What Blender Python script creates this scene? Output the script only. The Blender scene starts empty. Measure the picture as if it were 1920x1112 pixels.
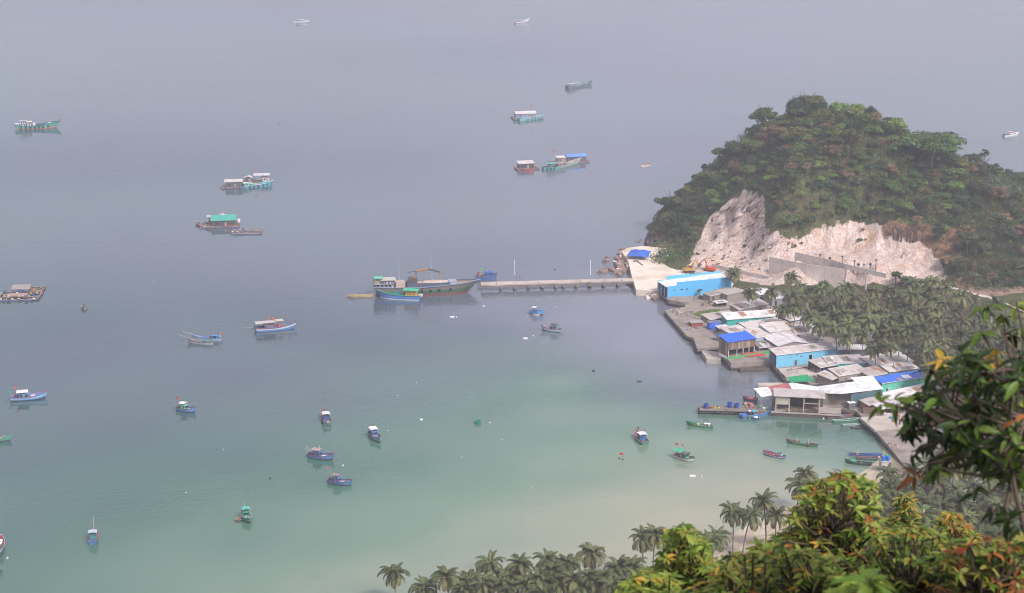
import bpy, bmesh, math, random
import numpy as np
from mathutils import Vector, Matrix, Euler, noise as mnoise
R = math.radians
random.seed(7); rng = np.random.default_rng(7)
sc = bpy.context.scene
COL = sc.collection

# ------------------------------------------------------------------ camera, world, sun, exposure
CAM_H, FPX, PITCH = 200.0, 3300.0, math.atan(906.0/3300.0)
cam_data = bpy.data.cameras.new('camera'); cam = bpy.data.objects.new('camera', cam_data); COL.objects.link(cam)
cam.location = (0, 0, CAM_H); cam.rotation_euler = (math.pi/2 - PITCH, 0, 0)
cam_data.sensor_width = 36.0; cam_data.lens = FPX/1920*36.0
cam_data.clip_start = 0.5; cam_data.clip_end = 20000
cam_data.dof.use_dof = True; cam_data.dof.focus_distance = 650; cam_data.dof.aperture_fstop = 5.6
sc.camera = cam

SUN_EL, SUN_AZ = R(47), R(142)          # azimuth measured clockwise from +Y (view direction)
world = bpy.data.worlds.new('World'); sc.world = world; world.use_nodes = True
wn = world.node_tree.nodes; wl = world.node_tree.links; wn.clear()
sky = wn.new('ShaderNodeTexSky'); sky.sky_type = 'NISHITA'; sky.sun_disc = False
sky.sun_elevation = SUN_EL; sky.sun_rotation = SUN_AZ
sky.air_density = 1.0; sky.dust_density = 5.0; sky.ozone_density = 1.0; sky.altitude = 0
hs = wn.new('ShaderNodeHueSaturation'); hs.inputs['Saturation'].default_value = 0.30
tint = wn.new('ShaderNodeMix'); tint.data_type = 'RGBA'; tint.blend_type = 'MULTIPLY'; tint.inputs['Factor'].default_value = 1.0
tint.inputs['B'].default_value = (0.98, 0.955, 1.10, 1)
bg = wn.new('ShaderNodeBackground'); bg.inputs['Strength'].default_value = 0.15
wo = wn.new('ShaderNodeOutputWorld')
wl.new(sky.outputs[0], hs.inputs['Color']); wl.new(hs.outputs[0], tint.inputs['A'])
wl.new(tint.outputs['Result'], bg.inputs['Color']); wl.new(bg.outputs[0], wo.inputs['Surface'])

sun_d = bpy.data.lights.new('sun', 'SUN'); sun_d.energy = 2.3; sun_d.angle = R(9); sun_d.color = (1.0, 0.95, 0.88)
sun = bpy.data.objects.new('sun', sun_d); COL.objects.link(sun)
_d = Vector((math.sin(SUN_AZ)*math.cos(SUN_EL), math.cos(SUN_AZ)*math.cos(SUN_EL), math.sin(SUN_EL)))
sun.rotation_euler = _d.to_track_quat('Z', 'Y').to_euler(); sun.location = (0, 0, 400)

vs = sc.view_settings; vs.view_transform = 'Standard'; vs.look = 'None'; vs.gamma = 1.0
vs.use_curve_mapping = False; vs.exposure = 0.3
sc.render.engine = 'CYCLES'
cy = sc.cycles
cy.use_denoising = True
try: cy.denoiser = 'OPENIMAGEDENOISE'
except Exception: pass
cy.max_bounces = 5; cy.diffuse_bounces = 2; cy.glossy_bounces = 2; cy.transmission_bounces = 2
cy.transparent_max_bounces = 4; cy.volume_bounces = 1; cy.caustics_reflective = False; cy.caustics_refractive = False
cy.use_adaptive_sampling = True; cy.adaptive_threshold = 0.006; cy.filter_width = 1.05

# ------------------------------------------------------------------ place by sight lines (pixel of the 1920x1112 photo -> point at height z)
CP, SP = math.cos(PITCH), math.sin(PITCH)
def ray(px, py):
    a, b = px-960.0, 556.0-py
    return Vector((a, FPX*CP + b*SP, -FPX*SP + b*CP))
def at(px, py, z=0.0):
    d = ray(px, py); t = (CAM_H - z)/-d.z
    return Vector((d.x*t, d.y*t, z))
def along(px, py, dist):
    return Vector((0, 0, CAM_H)) + ray(px, py).normalized()*dist
def to_px(x, y, z):
    dz = z-CAM_H
    fwd = y*CP - dz*SP; up = y*SP + dz*CP
    return 960 + FPX*x/fwd, 556 - FPX*up/fwd

# ------------------------------------------------------------------ materials
def lin(h):
    h = h.lstrip('#'); v = [int(h[i:i+2], 16)/255 for i in (0, 2, 4)]
    return tuple(c/12.92 if c <= .04045 else ((c+.055)/1.055)**2.4 for c in v)
MATS = {}
def pmat(name, col, rough=.65, var=.15, scale=1.5, dirt=None, dirt_amt=.5, dirt_scale=.6, bump=0., bump_scale=8, spec=.3, metal=0., rand=0., stripes=0., trans=0.):
    """painted / natural surface: colour broken up by two noises, optional grime, ribs and relief"""
    if name in MATS: return MATS[name]
    if isinstance(col, str): col = lin(col)
    m = bpy.data.materials.new(name); m.use_nodes = True; nt = m.node_tree; N = nt.nodes; L = nt.links
    b = N['Principled BSDF']; b.inputs['Roughness'].default_value = rough
    b.inputs['Specular IOR Level'].default_value = spec; b.inputs['Metallic'].default_value = metal
    tc = N.new('ShaderNodeTexCoord'); no = N.new('ShaderNodeTexNoise'); no.inputs['Scale'].default_value = scale; no.inputs['Detail'].default_value = 4
    L.new(tc.outputs['Object'], no.inputs['Vector'])
    mx = N.new('ShaderNodeMix'); mx.data_type = 'RGBA'
    mx.inputs['A'].default_value = (*[c*(1-var) for c in col], 1); mx.inputs['B'].default_value = (*[min(1, c*(1+var)) for c in col], 1)
    mr = N.new('ShaderNodeMapRange'); mr.inputs['From Min'].default_value = .3; mr.inputs['From Max'].default_value = .7
    L.new(no.outputs['Fac'], mr.inputs['Value']); L.new(mr.outputs[0], mx.inputs['Factor'])
    out = mx.outputs['Result']
    if dirt is not None:
        if isinstance(dirt, str): dirt = lin(dirt)
        n2 = N.new('ShaderNodeTexNoise'); n2.inputs['Scale'].default_value = dirt_scale; n2.inputs['Detail'].default_value = 6; n2.inputs['Roughness'].default_value = .65
        L.new(tc.outputs['Object'], n2.inputs['Vector'])
        r2 = N.new('ShaderNodeMapRange'); r2.inputs['From Min'].default_value = .48; r2.inputs['From Max'].default_value = .68; r2.inputs['To Max'].default_value = dirt_amt
        L.new(n2.outputs['Fac'], r2.inputs['Value'])
        m2 = N.new('ShaderNodeMix'); m2.data_type = 'RGBA'; m2.inputs['B'].default_value = (*dirt, 1)
        L.new(r2.outputs[0], m2.inputs['Factor']); L.new(out, m2.inputs['A']); out = m2.outputs['Result']
    if rand:
        oi = N.new('ShaderNodeObjectInfo'); hs = N.new('ShaderNodeHueSaturation')
        a = N.new('ShaderNodeMapRange'); a.inputs['To Min'].default_value = .5-.025*rand; a.inputs['To Max'].default_value = .5+.018*rand
        v = N.new('ShaderNodeMapRange'); v.inputs['To Min'].default_value = 1-.30*rand; v.inputs['To Max'].default_value = 1+.30*rand
        mm = N.new('ShaderNodeMath'); mm.operation = 'MULTIPLY'; mm.inputs[1].default_value = 7.31
        fr = N.new('ShaderNodeMath'); fr.operation = 'FRACT'
        L.new(oi.outputs['Random'], mm.inputs[0]); L.new(mm.outputs[0], fr.inputs[0])
        L.new(oi.outputs['Random'], a.inputs['Value']); L.new(fr.outputs[0], v.inputs['Value'])
        L.new(a.outputs[0], hs.inputs['Hue']); L.new(v.outputs[0], hs.inputs['Value']); L.new(out, hs.inputs['Color']); out = hs.outputs[0]
    L.new(out, b.inputs['Base Color'])
    hsrc = None
    if stripes:
        wv = N.new('ShaderNodeTexWave'); wv.inputs['Scale'].default_value = stripes; wv.bands_direction = 'X'
        L.new(tc.outputs['Object'], wv.inputs['Vector']); hsrc = wv.outputs['Fac']
    elif bump:
        n3 = N.new('ShaderNodeTexNoise'); n3.inputs['Scale'].default_value = bump_scale; n3.inputs['Detail'].default_value = 5
        L.new(tc.outputs['Object'], n3.inputs['Vector']); hsrc = n3.outputs['Fac']
    if hsrc is not None:
        bp = N.new('ShaderNodeBump'); bp.inputs['Strength'].default_value = bump or .4; bp.inputs['Distance'].default_value = .08
        L.new(hsrc, bp.inputs['Height']); L.new(bp.outputs[0], b.inputs['Normal'])
    if trans:
        tr = N.new('ShaderNodeBsdfTranslucent'); L.new(out, tr.inputs['Color']); ms = N.new('ShaderNodeMixShader'); ms.inputs['Fac'].default_value = trans
        L.new(b.outputs[0], ms.inputs[1]); L.new(tr.outputs[0], ms.inputs[2]); L.new(ms.outputs[0], N['Material Output'].inputs['Surface'])
    MATS[name] = m
    return m
GRIME = '#5b5148'
def paint(hexcol):      # boat and wall paint, weathered
    return pmat('paint_'+hexcol[1:], tuple(min(.82, c*1.1) for c in lin(hexcol)), rough=.5, var=.10, scale=.9, dirt=GRIME, dirt_amt=.4, dirt_scale=.9)
def sheet(hexcol):      # corrugated roof sheet, streaked
    return pmat('roof_sheet_'+hexcol[1:], tuple(min(.8, c*1.2) for c in lin(hexcol)), rough=.55, var=.12, scale=.35, dirt='#7d6858', dirt_amt=.5, dirt_scale=.3, stripes=2.2, bump=.35)
CONC = pmat('concrete', '#7f766d', rough=.85, var=.16, scale=.35, dirt='#4f4740', dirt_amt=.6, dirt_scale=.18, bump=.2, bump_scale=3)
def tide_mat(name, col, dirt):
    m = pmat(name, col, rough=.88, var=.16, scale=.35, dirt=dirt, dirt_amt=.6, dirt_scale=.18, bump=.2, bump_scale=3)
    N = m.node_tree.nodes; L = m.node_tree.links; b = N['Principled BSDF']; src = b.inputs['Base Color'].links[0].from_socket
    g = N.new('ShaderNodeNewGeometry'); sx = N.new('ShaderNodeSeparateXYZ'); L.new(g.outputs['Position'], sx.inputs[0])
    n = N.new('ShaderNodeTexNoise'); n.inputs['Scale'].default_value = .5; n.inputs['Detail'].default_value = 5; L.new(g.outputs['Position'], n.inputs['Vector'])
    a = N.new('ShaderNodeMath'); a.operation = 'MULTIPLY_ADD'; a.inputs[1].default_value = 1.6; L.new(n.outputs['Fac'], a.inputs[0]); L.new(sx.outputs['Z'], a.inputs[2])
    r = N.new('ShaderNodeMapRange'); r.inputs['From Min'].default_value = 2.1; r.inputs['From Max'].default_value = 1.5; L.new(a.outputs[0], r.inputs['Value'])
    x = N.new('ShaderNodeMix'); x.data_type = 'RGBA'; x.inputs['B'].default_value = (*lin('#3d3630'), 1); L.new(r.outputs[0], x.inputs['Factor']); L.new(src, x.inputs['A']); L.new(x.outputs['Result'], b.inputs['Base Color'])
    return m
QUAY = tide_mat('tide_stained_concrete', '#8f857c', '#62574e')
CONC_P = pmat('pale_concrete', '#b5aa9f', rough=.85, var=.10, scale=.3, dirt='#857868', dirt_amt=.5, dirt_scale=.13, bump=.2, bump_scale=3)
CONC_D = pmat('dark_concrete', '#5d554e', rough=.9, var=.2, scale=.5, dirt='#2c2824', dirt_amt=.7, dirt_scale=.3, bump=.3, bump_scale=3)
WOOD = pmat('weathered_wood', '#7a6553', rough=.8, var=.25, scale=1.2, dirt='#3d332b', dirt_amt=.6)
WOODL = pmat('light_wood', '#a58f78', rough=.8, var=.2, scale=1.2, dirt='#5d4c3e', dirt_amt=.5)
DARK = pmat('dark_interior', '#2b2b2e', rough=.9, var=.2)
GLASS = pmat('window_glass', '#20262c', rough=.15, var=.1, spec=.6)
RUBBER = pmat('rubber', '#1c1c1d', rough=.85)
STEEL = pmat('galvanised_steel', '#8b8d90', rough=.45, metal=.6)
WHITE = paint('#dcdad6')
SKIN = pmat('skin', '#8a6048', rough=.6)

# ------------------------------------------------------------------ object helpers
def tag(o, label=None, cat=None, group=None, kind=None):
    if label: o['label'] = label
    if cat: o['category'] = cat
    if group: o['group'] = group
    if kind: o['kind'] = kind
    return o
def empty(name, loc=(0, 0, 0), rz=0.0, label=None, cat=None, group=None):
    o = bpy.data.objects.new(name, None); COL.objects.link(o); o.location = loc; o.rotation_euler = (0, 0, rz)
    o.empty_display_size = .5
    return tag(o, label, cat, group)
def link(name, me, parent=None, loc=None, rot=None, scale=None):
    o = bpy.data.objects.new(name, me); COL.objects.link(o)
    if parent is not None: o.parent = parent
    if loc is not None: o.location = loc
    if rot is not None: o.rotation_euler = rot
    if scale is not None: o.scale = scale if hasattr(scale, '__len__') else (scale,)*3
    return o
def copy_tree(o, parent=None):
    c = o.copy(); COL.objects.link(c); c.parent = parent
    for ch in o.children: copy_tree(ch, c)
    return c
class MB:
    def __init__(s): s.v = []; s.f = []
    def add(s, vs, fs):
        n = len(s.v); s.v += [tuple(p) for p in vs]; s.f += [tuple(i+n for i in q) for q in fs]; return s
    def box(s, x0, x1, y0, y1, z0, z1, M=None):
        vs = [Vector(p) for p in ((x0,y0,z0),(x1,y0,z0),(x1,y1,z0),(x0,y1,z0),(x0,y0,z1),(x1,y0,z1),(x1,y1,z1),(x0,y1,z1))]
        if M is not None: vs = [M @ p for p in vs]
        return s.add(vs, [(3,2,1,0),(4,5,6,7),(0,1,5,4),(1,2,6,5),(2,3,7,6),(3,0,4,7)])
    def tube(s, pts, rad, n=6, cap=True):
        pts = [Vector(p) for p in pts]; k = len(pts)
        rad = rad if hasattr(rad, '__len__') else [rad]*k
        vs = []; up = Vector((0, 0, 1))
        for i, p in enumerate(pts):
            d = (pts[min(i+1, k-1)] - pts[max(i-1, 0)]).normalized()
            a = d.cross(up if abs(d.z) < .95 else Vector((1, 0, 0))).normalized(); b = a.cross(d)
            for j in range(n):
                t = 2*math.pi*j/n; vs.append(p + (a*math.cos(t) + b*math.sin(t))*rad[i])
        fs = [(i*n+j, i*n+(j+1) % n, (i+1)*n+(j+1) % n, (i+1)*n+j) for i in range(k-1) for j in range(n)]
        if cap: fs += [tuple(range(n))[::-1], tuple((k-1)*n+j for j in range(n))]
        return s.add(vs, fs)
    def bar(s, p, q, w, h=None):
        p, q = Vector(p), Vector(q); h = h or w
        d = (q-p); l = d.length; M = Matrix.Translation(p) @ d.to_track_quat('X', 'Z').to_matrix().to_4x4()
        return s.box(0, l, -w/2, w/2, -h/2, h/2, M)
    def lathe(s, prof, n=12, c=(0, 0, 0)):
        vs = [(c[0]+r*math.cos(2*math.pi*j/n), c[1]+r*math.sin(2*math.pi*j/n), c[2]+z) for r, z in prof for j in range(n)]
        k = len(prof)
        fs = [(i*n+j, i*n+(j+1) % n, (i+1)*n+(j+1) % n, (i+1)*n+j) for i in range(k-1) for j in range(n)]
        fs += [tuple(range(n))[::-1], tuple((k-1)*n+j for j in range(n))]
        return s.add(vs, fs)
    def prism(s, poly, z0, z1):
        n = len(poly); vs = [(x, y, z0) for x, y in poly] + [(x, y, z1) for x, y in poly]
        return s.add(vs, [tuple(range(n))[::-1], tuple(range(n, 2*n))] + [(i, (i+1) % n, n+(i+1) % n, n+i) for i in range(n)])
    def mesh(s, name, mat=None, smooth=False):
        me = bpy.data.meshes.new(name); me.from_pydata(s.v, [], s.f)
        if mat: me.materials.append(mat)
        if smooth: me.polygons.foreach_set('use_smooth', [True]*len(me.polygons))
        me.update(); return me
    def build(s, name, mat=None, parent=None, smooth=False, **kw):
        return link(name, s.mesh(name, mat, smooth), parent, **kw)
def blob_mesh(name, mat, seed, sx=1, sy=1, sz=1, rough=.35, sub=2):
    bm = bmesh.new(); bmesh.ops.create_icosphere(bm, subdivisions=sub, radius=1)
    o = Vector((seed*3.7, seed*1.3, seed*7.1))
    for v in bm.verts:
        f = 1 + rough*mnoise.noise(v.co*1.3+o) + rough*.5*mnoise.noise(v.co*3.1+o)
        v.co = Vector((v.co.x*sx*f, v.co.y*sy*f, v.co.z*sz*f))
    me = bpy.data.meshes.new(name); bm.to_mesh(me); bm.free(); me.materials.append(mat); return me
def in_poly(px, py, poly):
    n = len(poly); c = np.zeros(np.shape(px), bool); j = n-1
    for i in range(n):
        xi, yi = poly[i]; xj, yj = poly[j]
        with np.errstate(divide='ignore', invalid='ignore'):
            k = ((yi > py) != (yj > py)) & (px < (xj-xi)*(py-yi)/((yj-yi) if yj != yi else 1e-9)+xi)
        c ^= k; j = i
    return c
WATER = [lin(h) for h in ('#243c4a', '#2d504b', '#406953', '#69846b', '#9c9a7f')]
SKY_GLARE = lin('#7a7b84')
HAZE = .00021
# ------------------------------------------------------------------ the ground: headland, village flat, beach and the hillside below the viewpoint
CTRL = """1232 440 .3|1226 458 .3|1240 470 1.5|1262 474 2.2|1175 470 1.6|1230 492 2.0|1200 520 2.0|1280 510 2.2|1200 538 1.6|1245 545 1.2
1297 508 3|1350 512 3.2|1400 520 3.5|1442 517 4|1500 520 4|1550 524 4|1600 530 4|1660 535 5|1720 530 7|1780 527 9|1850 548 8|1920 556 9
1500 488 12|1560 484 12|1600 488 12|1640 500 12|1690 505 11.5|1590 470 12.5|1540 478 12.3|1700 490 12
1540 430 20|1600 425 21|1650 432 21|1700 452 18|1740 465 17|1765 500 12|1785 480 17
1300 490 5|1320 465 8|1345 430 13|1375 400 20|1412 372 27|1360 470 8|1400 455 11|1400 420 18|1440 465 11|1440 430 20|1470 455 16|1500 450 16|1345 495 4|1400 490 5.5|1450 400 27
1245 410 8|1265 440 6|1285 470 5|1300 420 12|1330 380 18|1290 365 21|1310 400 15
1350 300 36|1400 260 46|1440 235 53|1480 215 57|1515 205 59|1560 215 59|1620 240 59|1680 260 54|1740 282 47|1800 308 40|1850 340 32|1920 375 27|2000 420 24|2100 460 20
1400 330 38|1450 320 43|1500 350 39|1550 300 47|1600 350 37|1650 320 43|1700 380 32|1760 350 36|1820 400 27|1880 430 23|1920 450 20|1900 500 14|1850 480 17|2000 500 16|1550 400 27|1620 395 27|1500 410 25|1680 420 24|2000 560 9|2100 600 8
1480 560 3.2|1560 580 3.2|1650 580 3.4|1750 600 3.4|1850 620 3.6|1920 640 3.6|1700 660 3|1800 700 3|1900 720 3.2|1600 640 1.6|1450 570 1.8|1400 560 1.4|1350 580 1|1300 590 .6|1400 620 1|1450 650 1|1500 700 .8|1550 720 .8|1600 740 .8|1650 790 .8|1700 840 1.2|1400 660 .8
1700 900 2|1750 860 2.2|1850 850 2.6|1920 900 3|1700 960 3|1800 960 3|1900 1000 4|1640 945 2|1580 970 2.4|1560 1000 4|1640 1040 5|1480 1000 2.6|1400 1040 2.6|1300 1080 2.6|1200 1090 3|1100 1112 3|2000 800 3|2000 950 4|2000 1100 5
1645 890 .6|1570 925 .3|1490 955 .3|1405 996 .3|1335 1030 .3|1255 1062 .3|1180 1082 .3|1100 1096 .3|1000 1108 .3|900 1118 .3|800 1128 .3
1230 600 -3|1260 650 -3|1300 690 -3|1360 710 -2.5|1430 720 -1|1400 760 -2|1300 800 -2|1450 800 -2|1550 805 -1.5|1620 850 -1|1560 860 -1.5|1500 905 -1|1400 950 -1|1250 1020 -1|1100 1040 -1|900 1080 -1|800 1095 -1|1000 1070 -1
1180 555 -2|1150 520 -3|1120 480 -4|1130 440 -5|1180 430 -4|1216 422 -2|1208 442 -2|1222 398 -3|1226 375 -4|1205 400 -6|1220 370 -8|1100 560 -4|1150 620 -4|1230 700 -3.5|1200 900 -2|1000 900 -4|900 700 -6|1000 600 -6"""
_cp = []
for ln in CTRL.replace('\n', '|').split('|'):
    a, b, c = map(float, ln.split()); p = at(a, b, c); _cp.append((p.x, p.y, c))
for x, y, z in ((60, 900, -8), (95, 915, -6), (130, 945, -6), (165, 975, -6), (200, 975, -6), (240, 960, -4), (290, 945, -4), (340, 930, -2),
                (120, 1000, -12), (200, 1030, -12), (300, 1010, -10), (0, 950, -12), (0, 850, -9), (340, 1050, -12), (20, 1060, -14)):
    _cp.append((x, y, z))
_cp = np.array(_cp, float); _X = _cp[:, :2]/100.0
_K = np.sqrt(((_X[:, None]-_X[None])**2).sum(-1)); _n = len(_X)
_A = np.zeros((_n+3, _n+3)); _A[:_n, :_n] = -_K + np.eye(_n)*-.004; _A[:_n, _n] = 1; _A[:_n, n1:=_n+1] = _X[:, 0]; _A[:_n, _n+2] = _X[:, 1]; _A[_n:, :_n] = _A[:_n, _n:].T
_W = np.linalg.solve(_A, np.concatenate([_cp[:, 2], np.zeros(3)]))
def base_h(x, y):
    x = np.atleast_1d(np.asarray(x, float)); y = np.atleast_1d(np.asarray(y, float)); out = np.empty(x.shape)
    for i in range(0, x.size, 8000):
        q = np.stack([x.ravel()[i:i+8000], y.ravel()[i:i+8000]], 1)/100
        d = np.sqrt(((q[:, None]-_X[None])**2).sum(-1))
        out.ravel()[i:i+8000] = -d @ _W[:_n] + _W[_n] + q @ _W[_n+1:]
    return out
def px_np(x, y, z):
    dz = z-CAM_H; fwd = y*CP-dz*SP; up = y*SP+dz*CP
    return 960+FPX*x/fwd, 556-FPX*up/fwd
ROCKP = [(1290,508),(1300,470),(1335,402),(1360,383),(1402,355),(1428,372),(1440,435),(1490,452),(1545,424),(1640,414),(1665,438),(1735,456),(1762,485),(1775,525),(1650,533),(1440,535)]
EARTHP = [(1640,440),(1665,415),(1720,420),(1810,430),(1800,505),(1765,490),(1735,456)]
RUSTP = [(1225,425),(1250,430),(1262,470),(1228,466)]
SCRUBP = [(1790,520),(1850,510),(1925,530),(1925,580),(1850,575),(1795,545)]
def smooth_noise(x, y, s, o=0):
    return np.array([mnoise.noise(Vector((a/s+o, b/s, o*.7))) for a, b in zip(x, y)])
GX = np.arange(-30, 345, 2.0); GY = np.arange(405, 1060, 2.0)
gx, gy = np.meshgrid(GX, GY); gx = gx.ravel(); gy = gy.ravel()
gz = base_h(gx, gy)
qx, qy = px_np(gx, gy, gz)
rock = in_poly(qx, qy, ROCKP) & (gy > 705) & (gy < 860)
earth = in_poly(qx, qy, EARTHP) & (gy > 705) & (gy < 900)
rust = in_poly(qx, qy, RUSTP) & (gy > 780) & (gy < 880)
scrub = in_poly(qx, qy, SCRUBP) & (gy > 700) & (gy < 800)
def soften(m, it=1):
    a = m.astype(float).reshape(len(GY), len(GX))
    for _ in range(it):
        p = np.pad(a, 1, mode='edge'); a = (p[1:-1, 1:-1]*2+p[:-2, 1:-1]+p[2:, 1:-1]+p[1:-1, :-2]+p[1:-1, 2:])/6
    return a.ravel()
rk, eh, ru, sb = soften(rock), soften(earth, 2), soften(rust), soften(scrub, 2)
n_big = smooth_noise(gx, gy, 14); n_mid = smooth_noise(gx, gy, 5.5, 3); n_fin = smooth_noise(gx, gy, 2.6, 9)
n_rib = np.array([1-2*abs(mnoise.noise(Vector(((a*.95-b*.25)/4.2, (b+a*.4)/16, 5.5)))) for a, b in zip(gx, gy)])
hill_w = np.clip((gz-5)/10, 0, 1)
flat = ((qx > 1440) & (qx < 1720) & (gz > 10.5) & (gz < 13.5)).astype(float)
rk_w = np.clip((gz-6)/5, .08, 1)
gz2 = gz + hill_w*(1.6*n_big + .7*n_mid)*(1-flat*.9) + rk*rk_w*(1-flat*.85)*(1.5*np.abs(n_mid)*2-1.2 + 1.1*n_fin + 2.0*(n_rib-.5)) + ru*(1.5*n_mid+1.2*n_fin)
GZ = gz2.reshape(len(GY), len(GX))
def ground_z(x, y):
    i = min(max((x-GX[0])/2, 0), len(GX)-1.001); j = min(max((y-GY[0])/2, 0), len(GY)-1.001)
    a, b = int(i), int(j); u, v = i-a, j-b
    return (GZ[b, a]*(1-u)+GZ[b, a+1]*u)*(1-v) + (GZ[b+1, a]*(1-u)+GZ[b+1, a+1]*u)*v
def on_ground(px, py):
    """first point of the sight line that meets the ground"""
    d = ray(px, py).normalized(); t = 430.0; o = Vector((0, 0, CAM_H))
    while t < 1150:
        p = o+d*t
        if p.y > 406 and p.z <= max(ground_z(p.x, p.y), -.5): return Vector((p.x, p.y, ground_z(p.x, p.y)))
        t += .7
    return None
def grid_mesh(name, xs, ys, zs):
    nx, ny = len(xs), len(ys); X, Y = np.meshgrid(xs, ys)
    v = np.stack([X.ravel(), Y.ravel(), np.asarray(zs).ravel()], 1)
    i, j = np.meshgrid(np.arange(nx-1), np.arange(ny-1)); a = (j*nx+i).ravel()
    f = np.stack([a, a+1, a+nx+1, a+nx], 1)
    me = bpy.data.meshes.new(name)
    me.vertices.add(len(v)); me.vertices.foreach_set('co', v.ravel())
    me.loops.add(f.size); me.loops.foreach_set('vertex_index', f.ravel().astype(np.int32))
    me.polygons.add(len(f)); me.polygons.foreach_set('loop_start', np.arange(0, f.size, 4, dtype=np.int32)); me.polygons.foreach_set('loop_total', np.full(len(f), 4, np.int32))
    me.polygons.foreach_set('use_smooth', np.ones(len(f), bool)); me.update(); me.validate()
    return me
def zone_attr(me, name, vals):
    a = me.attributes.new(name, 'FLOAT', 'POINT'); a.data.foreach_set('value', np.asarray(vals, np.float32).ravel())

def node_mat(name):
    m = bpy.data.materials.new(name); m.use_nodes = True; return m, m.node_tree.nodes, m.node_tree.links, m.node_tree.nodes['Principled BSDF']
def mixc(N, L, fac, a, b):
    m = N.new('ShaderNodeMix'); m.data_type = 'RGBA'
    for s, v in (('A', a), ('B', b)):
        if isinstance(v, tuple): m.inputs[s].default_value = (*v, 1)
        else: L.new(v, m.inputs[s])
    if isinstance(fac, float): m.inputs['Factor'].default_value = fac
    else: L.new(fac, m.inputs['Factor'])
    return m.outputs['Result']
def nz(N, L, vec, scale, detail=5, rough=.6, lo=.4, hi=.6):
    n = N.new('ShaderNodeTexNoise'); n.inputs['Scale'].default_value = scale; n.inputs['Detail'].default_value = detail; n.inputs['Roughness'].default_value = rough
    L.new(vec, n.inputs['Vector']); r = N.new('ShaderNodeMapRange'); r.inputs['From Min'].default_value = lo; r.inputs['From Max'].default_value = hi
    L.new(n.outputs['Fac'], r.inputs['Value']); return r.outputs[0]
def att(N, name):
    a = N.new('ShaderNodeAttribute'); a.attribute_name = name; return a.outputs['Fac']
gm, N, L, B = node_mat('headland_ground')
tc = N.new('ShaderNodeTexCoord').outputs['Object']
soil = mixc(N, L, nz(N, L, tc, .25), lin('#434a2c'), lin('#5a583c'))
grass = mixc(N, L, nz(N, L, tc, .5), lin('#3c4326'), lin('#54532f'))
lowc = mixc(N, L, nz(N, L, tc, .12), grass, soil)
lowc = mixc(N, L, att(N, 'shaded_soil'), lowc, mixc(N, L, nz(N, L, tc, .4), lin('#3d352a'), lin('#5a4d3c')))  # brown grove soil, darkened to stand for shade between the palms
sand = mixc(N, L, nz(N, L, tc, .3), lin('#b3a48c'), lin('#c4b7a2'))
c1 = mixc(N, L, att(N, 'beach'), lowc, sand)
mp = N.new('ShaderNodeMapping'); mp.inputs['Rotation'].default_value = (0, R(-35), R(20)); mp.inputs['Scale'].default_value = (1.4, 1, .22); L.new(tc, mp.inputs['Vector'])
def crisp(v):
    n = nz(N, L, tc, .45, 5, .6, 0, 1); a = N.new('ShaderNodeMath'); a.operation = 'MULTIPLY_ADD'; a.inputs[1].default_value = .9; L.new(n, a.inputs[0]); L.new(v, a.inputs[2])
    r = N.new('ShaderNodeMapRange'); r.inputs['From Min'].default_value = .86; r.inputs['From Max'].default_value = 1.02; L.new(a.outputs[0], r.inputs['Value']); return r.outputs[0]
rockc = mixc(N, L, nz(N, L, mp.outputs[0], .22, 6, .6, .3, .65), lin('#b3978a'), lin('#cfc0b5'))
rockc = mixc(N, L, nz(N, L, mp.outputs[0], .07, 5, .6, .56, .72), rockc, lin('#bb9873'))
rockc = mixc(N, L, nz(N, L, mp.outputs[0], .6, 7, .65, .60, .74), rockc, lin('#7c685e'))
vo = N.new('ShaderNodeTexVoronoi'); vo.feature = 'DISTANCE_TO_EDGE'; vo.inputs['Scale'].default_value = .42; vd = N.new('ShaderNodeVectorMath'); vd.operation = 'MULTIPLY_ADD'; vd.inputs[1].default_value = (3, 3, 3); vn = N.new('ShaderNodeTexNoise'); vn.inputs['Scale'].default_value = .5; L.new(mp.outputs[0], vn.inputs['Vector']); L.new(vn.outputs['Color'], vd.inputs[0]); L.new(mp.outputs[0], vd.inputs[2]); L.new(vd.outputs[0], vo.inputs['Vector'])
vr = N.new('ShaderNodeMapRange'); vr.inputs['From Min'].default_value = .12; vr.inputs['From Max'].default_value = .0; vr.inputs['To Max'].default_value = .55; L.new(vo.outputs['Distance'], vr.inputs['Value'])
rockc = mixc(N, L, vr.outputs[0], rockc, lin('#7a6257'))
c2 = mixc(N, L, crisp(att(N, 'rock')), c1, rockc)
c3 = mixc(N, L, crisp(att(N, 'earth')), c2, mixc(N, L, nz(N, L, tc, .5), lin('#69503c'), lin('#86694f')))
c4 = mixc(N, L, att(N, 'rust'), c3, mixc(N, L, nz(N, L, tc, .4), lin('#5b3d31'), lin('#84604e')))
c5 = mixc(N, L, crisp(att(N, 'scrub')), c4, mixc(N, L, nz(N, L, tc, .3), lin('#80695c'), lin('#9c8170')))
L.new(c5, B.inputs['Base Color']); B.inputs['Roughness'].default_value = .95; B.inputs['Specular IOR Level'].default_value = .15
bn = N.new('ShaderNodeTexNoise'); bn.inputs['Scale'].default_value = .9; bn.inputs['Detail'].default_value = 8; L.new(tc, bn.inputs['Vector'])
bp = N.new('ShaderNodeBump'); bp.inputs['Strength'].default_value = .8; bp.inputs['Distance'].default_value = .6; L.new(bn.outputs['Fac'], bp.inputs['Height']); L.new(bp.outputs[0], B.inputs['Normal'])
gme = grid_mesh('ground', GX, GY, GZ)
beach = np.clip((3.2-gz2)/1.2, 0, 1)*(gy < 565)*np.clip((1720-qx)/100, 0, 1)
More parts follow.
